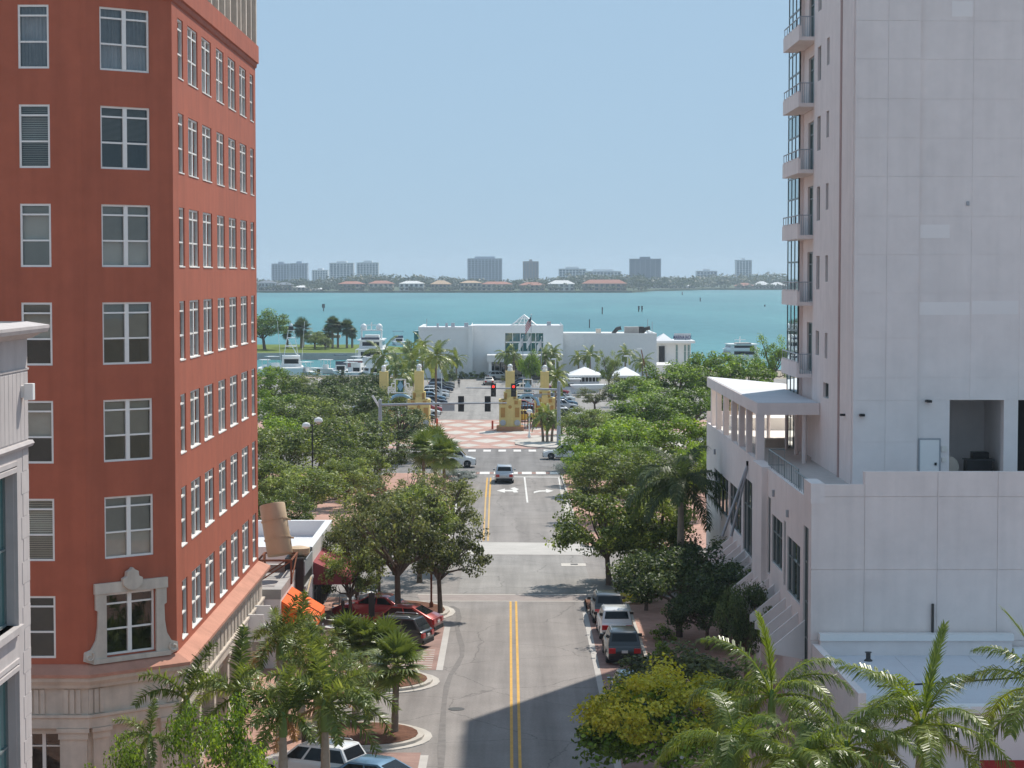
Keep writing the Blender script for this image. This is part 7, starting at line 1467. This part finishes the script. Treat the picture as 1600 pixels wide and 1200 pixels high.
for k in range(6):
    pn = ('white', 'silver', 'black', 'white', 'grey', 'white')[k]; car('%s car in the outer lot row behind the lattice arch, %s' % (pn, words[k]), ('suv', 'sedan')[k % 2], pn, -21 + rnd.uniform(-.3, .3), 292 + k * 14 + rnd.uniform(-2, 2), R(90), LOT)
for k in range(7):
    pn = ('white', 'charcoal', 'silver', 'blue', 'white', 'grey', 'crimson')[k]; car('%s car in the outer lot row beside the palm corner, %s' % (pn.replace('crimson', 'red'), words[k]), ('suv', 'sedan')[k % 2], pn, 7.4 + rnd.uniform(-.3, .3), 287 + k * 9.4 + rnd.uniform(-.5, .5), R(-90), LOT)
q = P(763, 602); car('beige car driving away up the lot drive', 'sedan', 'beige', q.x, q.y + 2, R(4), name='car'); q = P(776, 594); car('silver suv turning before the hall entrance', 'suv', 'silver', q.x + .5, q.y + 1.5, R(-75), name='suv')

# ================================================================== STREET FURNITURE AND PEOPLE
def sign_post(label, px, py, h, w, hgt, m='black', pm='black'):
    q = P(px, py, .13); t = thing('sign_post', label, 'sign', (q.x, q.y, .13)); MB().lathe((0, 0, 0), [(.12, 0), (.12, .3), (.06, .4), (.06, h), (.02, h + .05)], 10).build('post', MT[pm], t); MB().box(-w / 2, w / 2, -.10, -.062, h - hgt, h).build('panel', MT[m], t, bevel=.01)
sign_post('black post with a dark panel beside the black suv', 581, 1000, 2.6, .34, 1.3); sign_post('slim black post beside the shop pavement', 536, 1010, 2.5, .2, .3); sign_post('dark street sign behind the charcoal suv', 1014, 928, 2.4, .5, .8); sign_post('slim red brown post on the corner island near the road', 674, 950, 2.4, .12, .4, 'rust', 'rust')
q = AY(1128, 1015, 111); t = thing('pylon_sign', 'tall black pylon standing in the shade of the dark oaks', 'sign', (q.x, 109.6, .13)); zt = AY(1128, 934, 109.6).z; MB().box(-.17, .17, -.12, .12, 0, zt - .13).build('column', MT['black'], t, bevel=.02); MB().box(-.21, .21, -.16, .16, zt - .13, zt - .05).build('cap', MT['black'], t)
def cafe(label, px, py, m, cloth):
    q = P(px, py, .13); t = thing('cafe_table', label, 'table', (q.x, q.y, .13), 0, 'cafe tables on the shop pavement'); MB().lathe((0, 0, 0), [(.25, 0), (.25, .04), (.04, .06), (.04, .7), (.45, .72), (.45, .75)], 14).build('table', MT[m], t)
    for s_ in (-1, 1):
        c = thing('cafe_chair', 'cafe chair %s %s' % ('on the shop side of' if s_ < 0 else 'on the road side of', label.replace('cafe table ', 'the table ')), 'chair', (q.x + s_ * .75, q.y, .13), R(90 * s_), 'chairs of the cafe tables')
        MB().box(-.22, .22, -.22, .22, .42, .46).build('seat', MT[cloth], c); MB().box(-.22, .22, .19, .23, .46, .9).build('backrest', MT[cloth], c)
        for lx in (-.19, .19):
            for ly in (-.19, .19): MB().tube([(lx, ly, 0), (lx, ly, .42)], .018, 5).build('leg', MT['steel'], c)
for lab, px, py in (('cafe table nearest the orange awning', 520, 1000), ('cafe table beside the slim black post', 548, 985), ('cafe table in front of the maroon awning', 545, 955), ('cafe table by the olive oaks', 575, 945)): cafe(lab, px, py, 'white', 'steel')
def bench(label, px, py, rz=0):
    q = P(px, py, .13); t = thing('park_bench', label, 'bench', (q.x, q.y, .13), rz)
    for k in range(4): MB().box(-1.0, 1.0, -.25 + k * .13, -.15 + k * .13, .44, .48).build('slat', MT['iron'], t)
    for k in range(3): MB().box(-1.0, 1.0, .27, .31, .56 + k * .14, .66 + k * .14).build('slat', MT['iron'], t)
    for s_ in (-.85, .85): MB().box(s_ - .04, s_ + .04, -.25, .28, 0, .44).box(s_ - .04, s_ + .04, .28, .32, 0, .98).build('leg', MT['black'], t)
bench('dark park bench beside the brick path under the oaks', 540, 762, .2); bench('dark park bench at the shaded end of the brick path', 575, 752, -.1)
def planter(label, px, py):
    q = P(px, py, .13); t = thing('planter_wall', label, 'planter', (q.x, q.y, .13)); MB().box(-3, 3, -.8, .8, 0, .55).build('wall', MT['rust'] if 0 else MT['terracotta'], t); MB().box(-2.8, 2.8, -.6, .6, .55, .6).build('soil', MT['mulch'], t)
planter('low brick planter in the park behind the bench', 552, 770)
def bin_(label, px, py):
    q = P(px, py, .13); t = thing('litter_bin', label, 'bin', (q.x, q.y, .13)); MB().lathe((0, 0, 0), [(.26, 0), (.30, .1), (.30, .85), (.32, .9)], 14).build('drum', MT['black'], t); MB().lathe((0, 0, .9), [(.33, 0), (.3, .12), (.1, .2)], 14).build('lid', MT['black'], t)
bin_('black litter bin on the pavement beside the foxtail trunks', 482, 1172); bin_('black litter bin at the shop corner', 527, 992)
def person(label, px, py, top, legs, skin=(0.42, 0.27, 0.19)):
    q = P(px, py, .13); t = thing('person', label, 'person', (q.x, q.y, .13), R(160))
    J = [((0, 0, .95), .13), ((0, 0, 1.18), .13), ((0, .01, 1.40), .15), ((0, .01, 1.50), .06), ((0, .03, 1.56), .06), ((0, .03, 1.66), .105), ((0, .03, 1.74), .07)]
    V = [j[0] for j in J]; Rr = [j[1] for j in J]; E = [(i, i + 1) for i in range(len(V) - 1)]
    for s_ in (-1, 1):
        b = len(V); V += [(s_ * .10, 0, .88), (s_ * .12, .02, .48), (s_ * .12, -.02, .08), (s_ * .13, .12, .04)]; Rr += [.10, .065, .045, .04]; E += [(0, b), (b, b + 1), (b + 1, b + 2), (b + 2, b + 3)]
        b = len(V); V += [(s_ * .20, .01, 1.40), (s_ * .26, -.02, 1.14), (s_ * .25, .08, .90), (s_ * .25, .10, .80)]; Rr += [.06, .045, .035, .035]; E += [(2, b), (b, b + 1), (b + 1, b + 2), (b + 2, b + 3)]
    me = bpy.data.meshes.new('body'); me.from_pydata(V, E, []); o = put(me, 'body', None, t)
    mats = [mat('skin', skin, .6, .05), mat('shirt', top, .85, .05), mat('trousers', legs, .85, .05)]
    sk = o.modifiers.new('skin', 'SKIN'); sv = me.skin_vertices[0].data
    for i, r in enumerate(Rr): sv[i].radius = (r, r * .85); sv[i].use_root = (i == 0)
    o.modifiers.new('sub', 'SUBSURF').levels = 1; o.modifiers['sub'].render_levels = 1
    dg = bpy.context.evaluated_depsgraph_get(); dg.update(); m2 = bpy.data.meshes.new_from_object(o.evaluated_get(dg)); o.modifiers.clear(); o.data = m2; m2.name = 'body'
    for m_ in mats: m2.materials.append(m_)
    for p_ in m2.polygons:
        c = p_.center; p_.material_index = 2 if c.z < .95 else (1 if c.z < 1.47 and not (abs(c.x) > .2 and c.z < 1.15) else 0)
    hr = MB().lathe((0, .02, 1.66), [(.115, -.02), (.12, .05), (.09, .12), (.02, .15)], 12); hr.build('hair', MT['black'], t, smooth=True)
person('person in a white shirt and tan trousers standing by the grey signal mast', 888, 690, (.7, .68, .66), (.35, .22, .14)); person('person in dark clothes walking at the edge of the lot drive', 717, 606, (.03, .03, .04), (.02, .02, .03))

# ================================================================== AIR
hz = MB().box(-3100, 3100, -950, 6100, -5.2, 62).build('haze', None, kind='stuff')
hm = bpy.data.materials.new('haze_air'); hm.use_nodes = True; nt = hm.node_tree; nt.nodes.clear(); ho = nt.nodes.new('ShaderNodeOutputMaterial'); pv = nt.nodes.new('ShaderNodeVolumePrincipled')
pv.inputs['Color'].default_value = (0.72, 0.87, 1.0, 1); pv.inputs['Density'].default_value = 0.00013; pv.inputs['Anisotropy'].default_value = 0.2; nt.links.new(pv.outputs[0], ho.inputs['Volume']); hz.data.materials.append(hm)
dup = {k: v for k, v in LABELS.items() if len(v) > 1}
print('shared labels:', {k: len(v) for k, v in dup.items()})
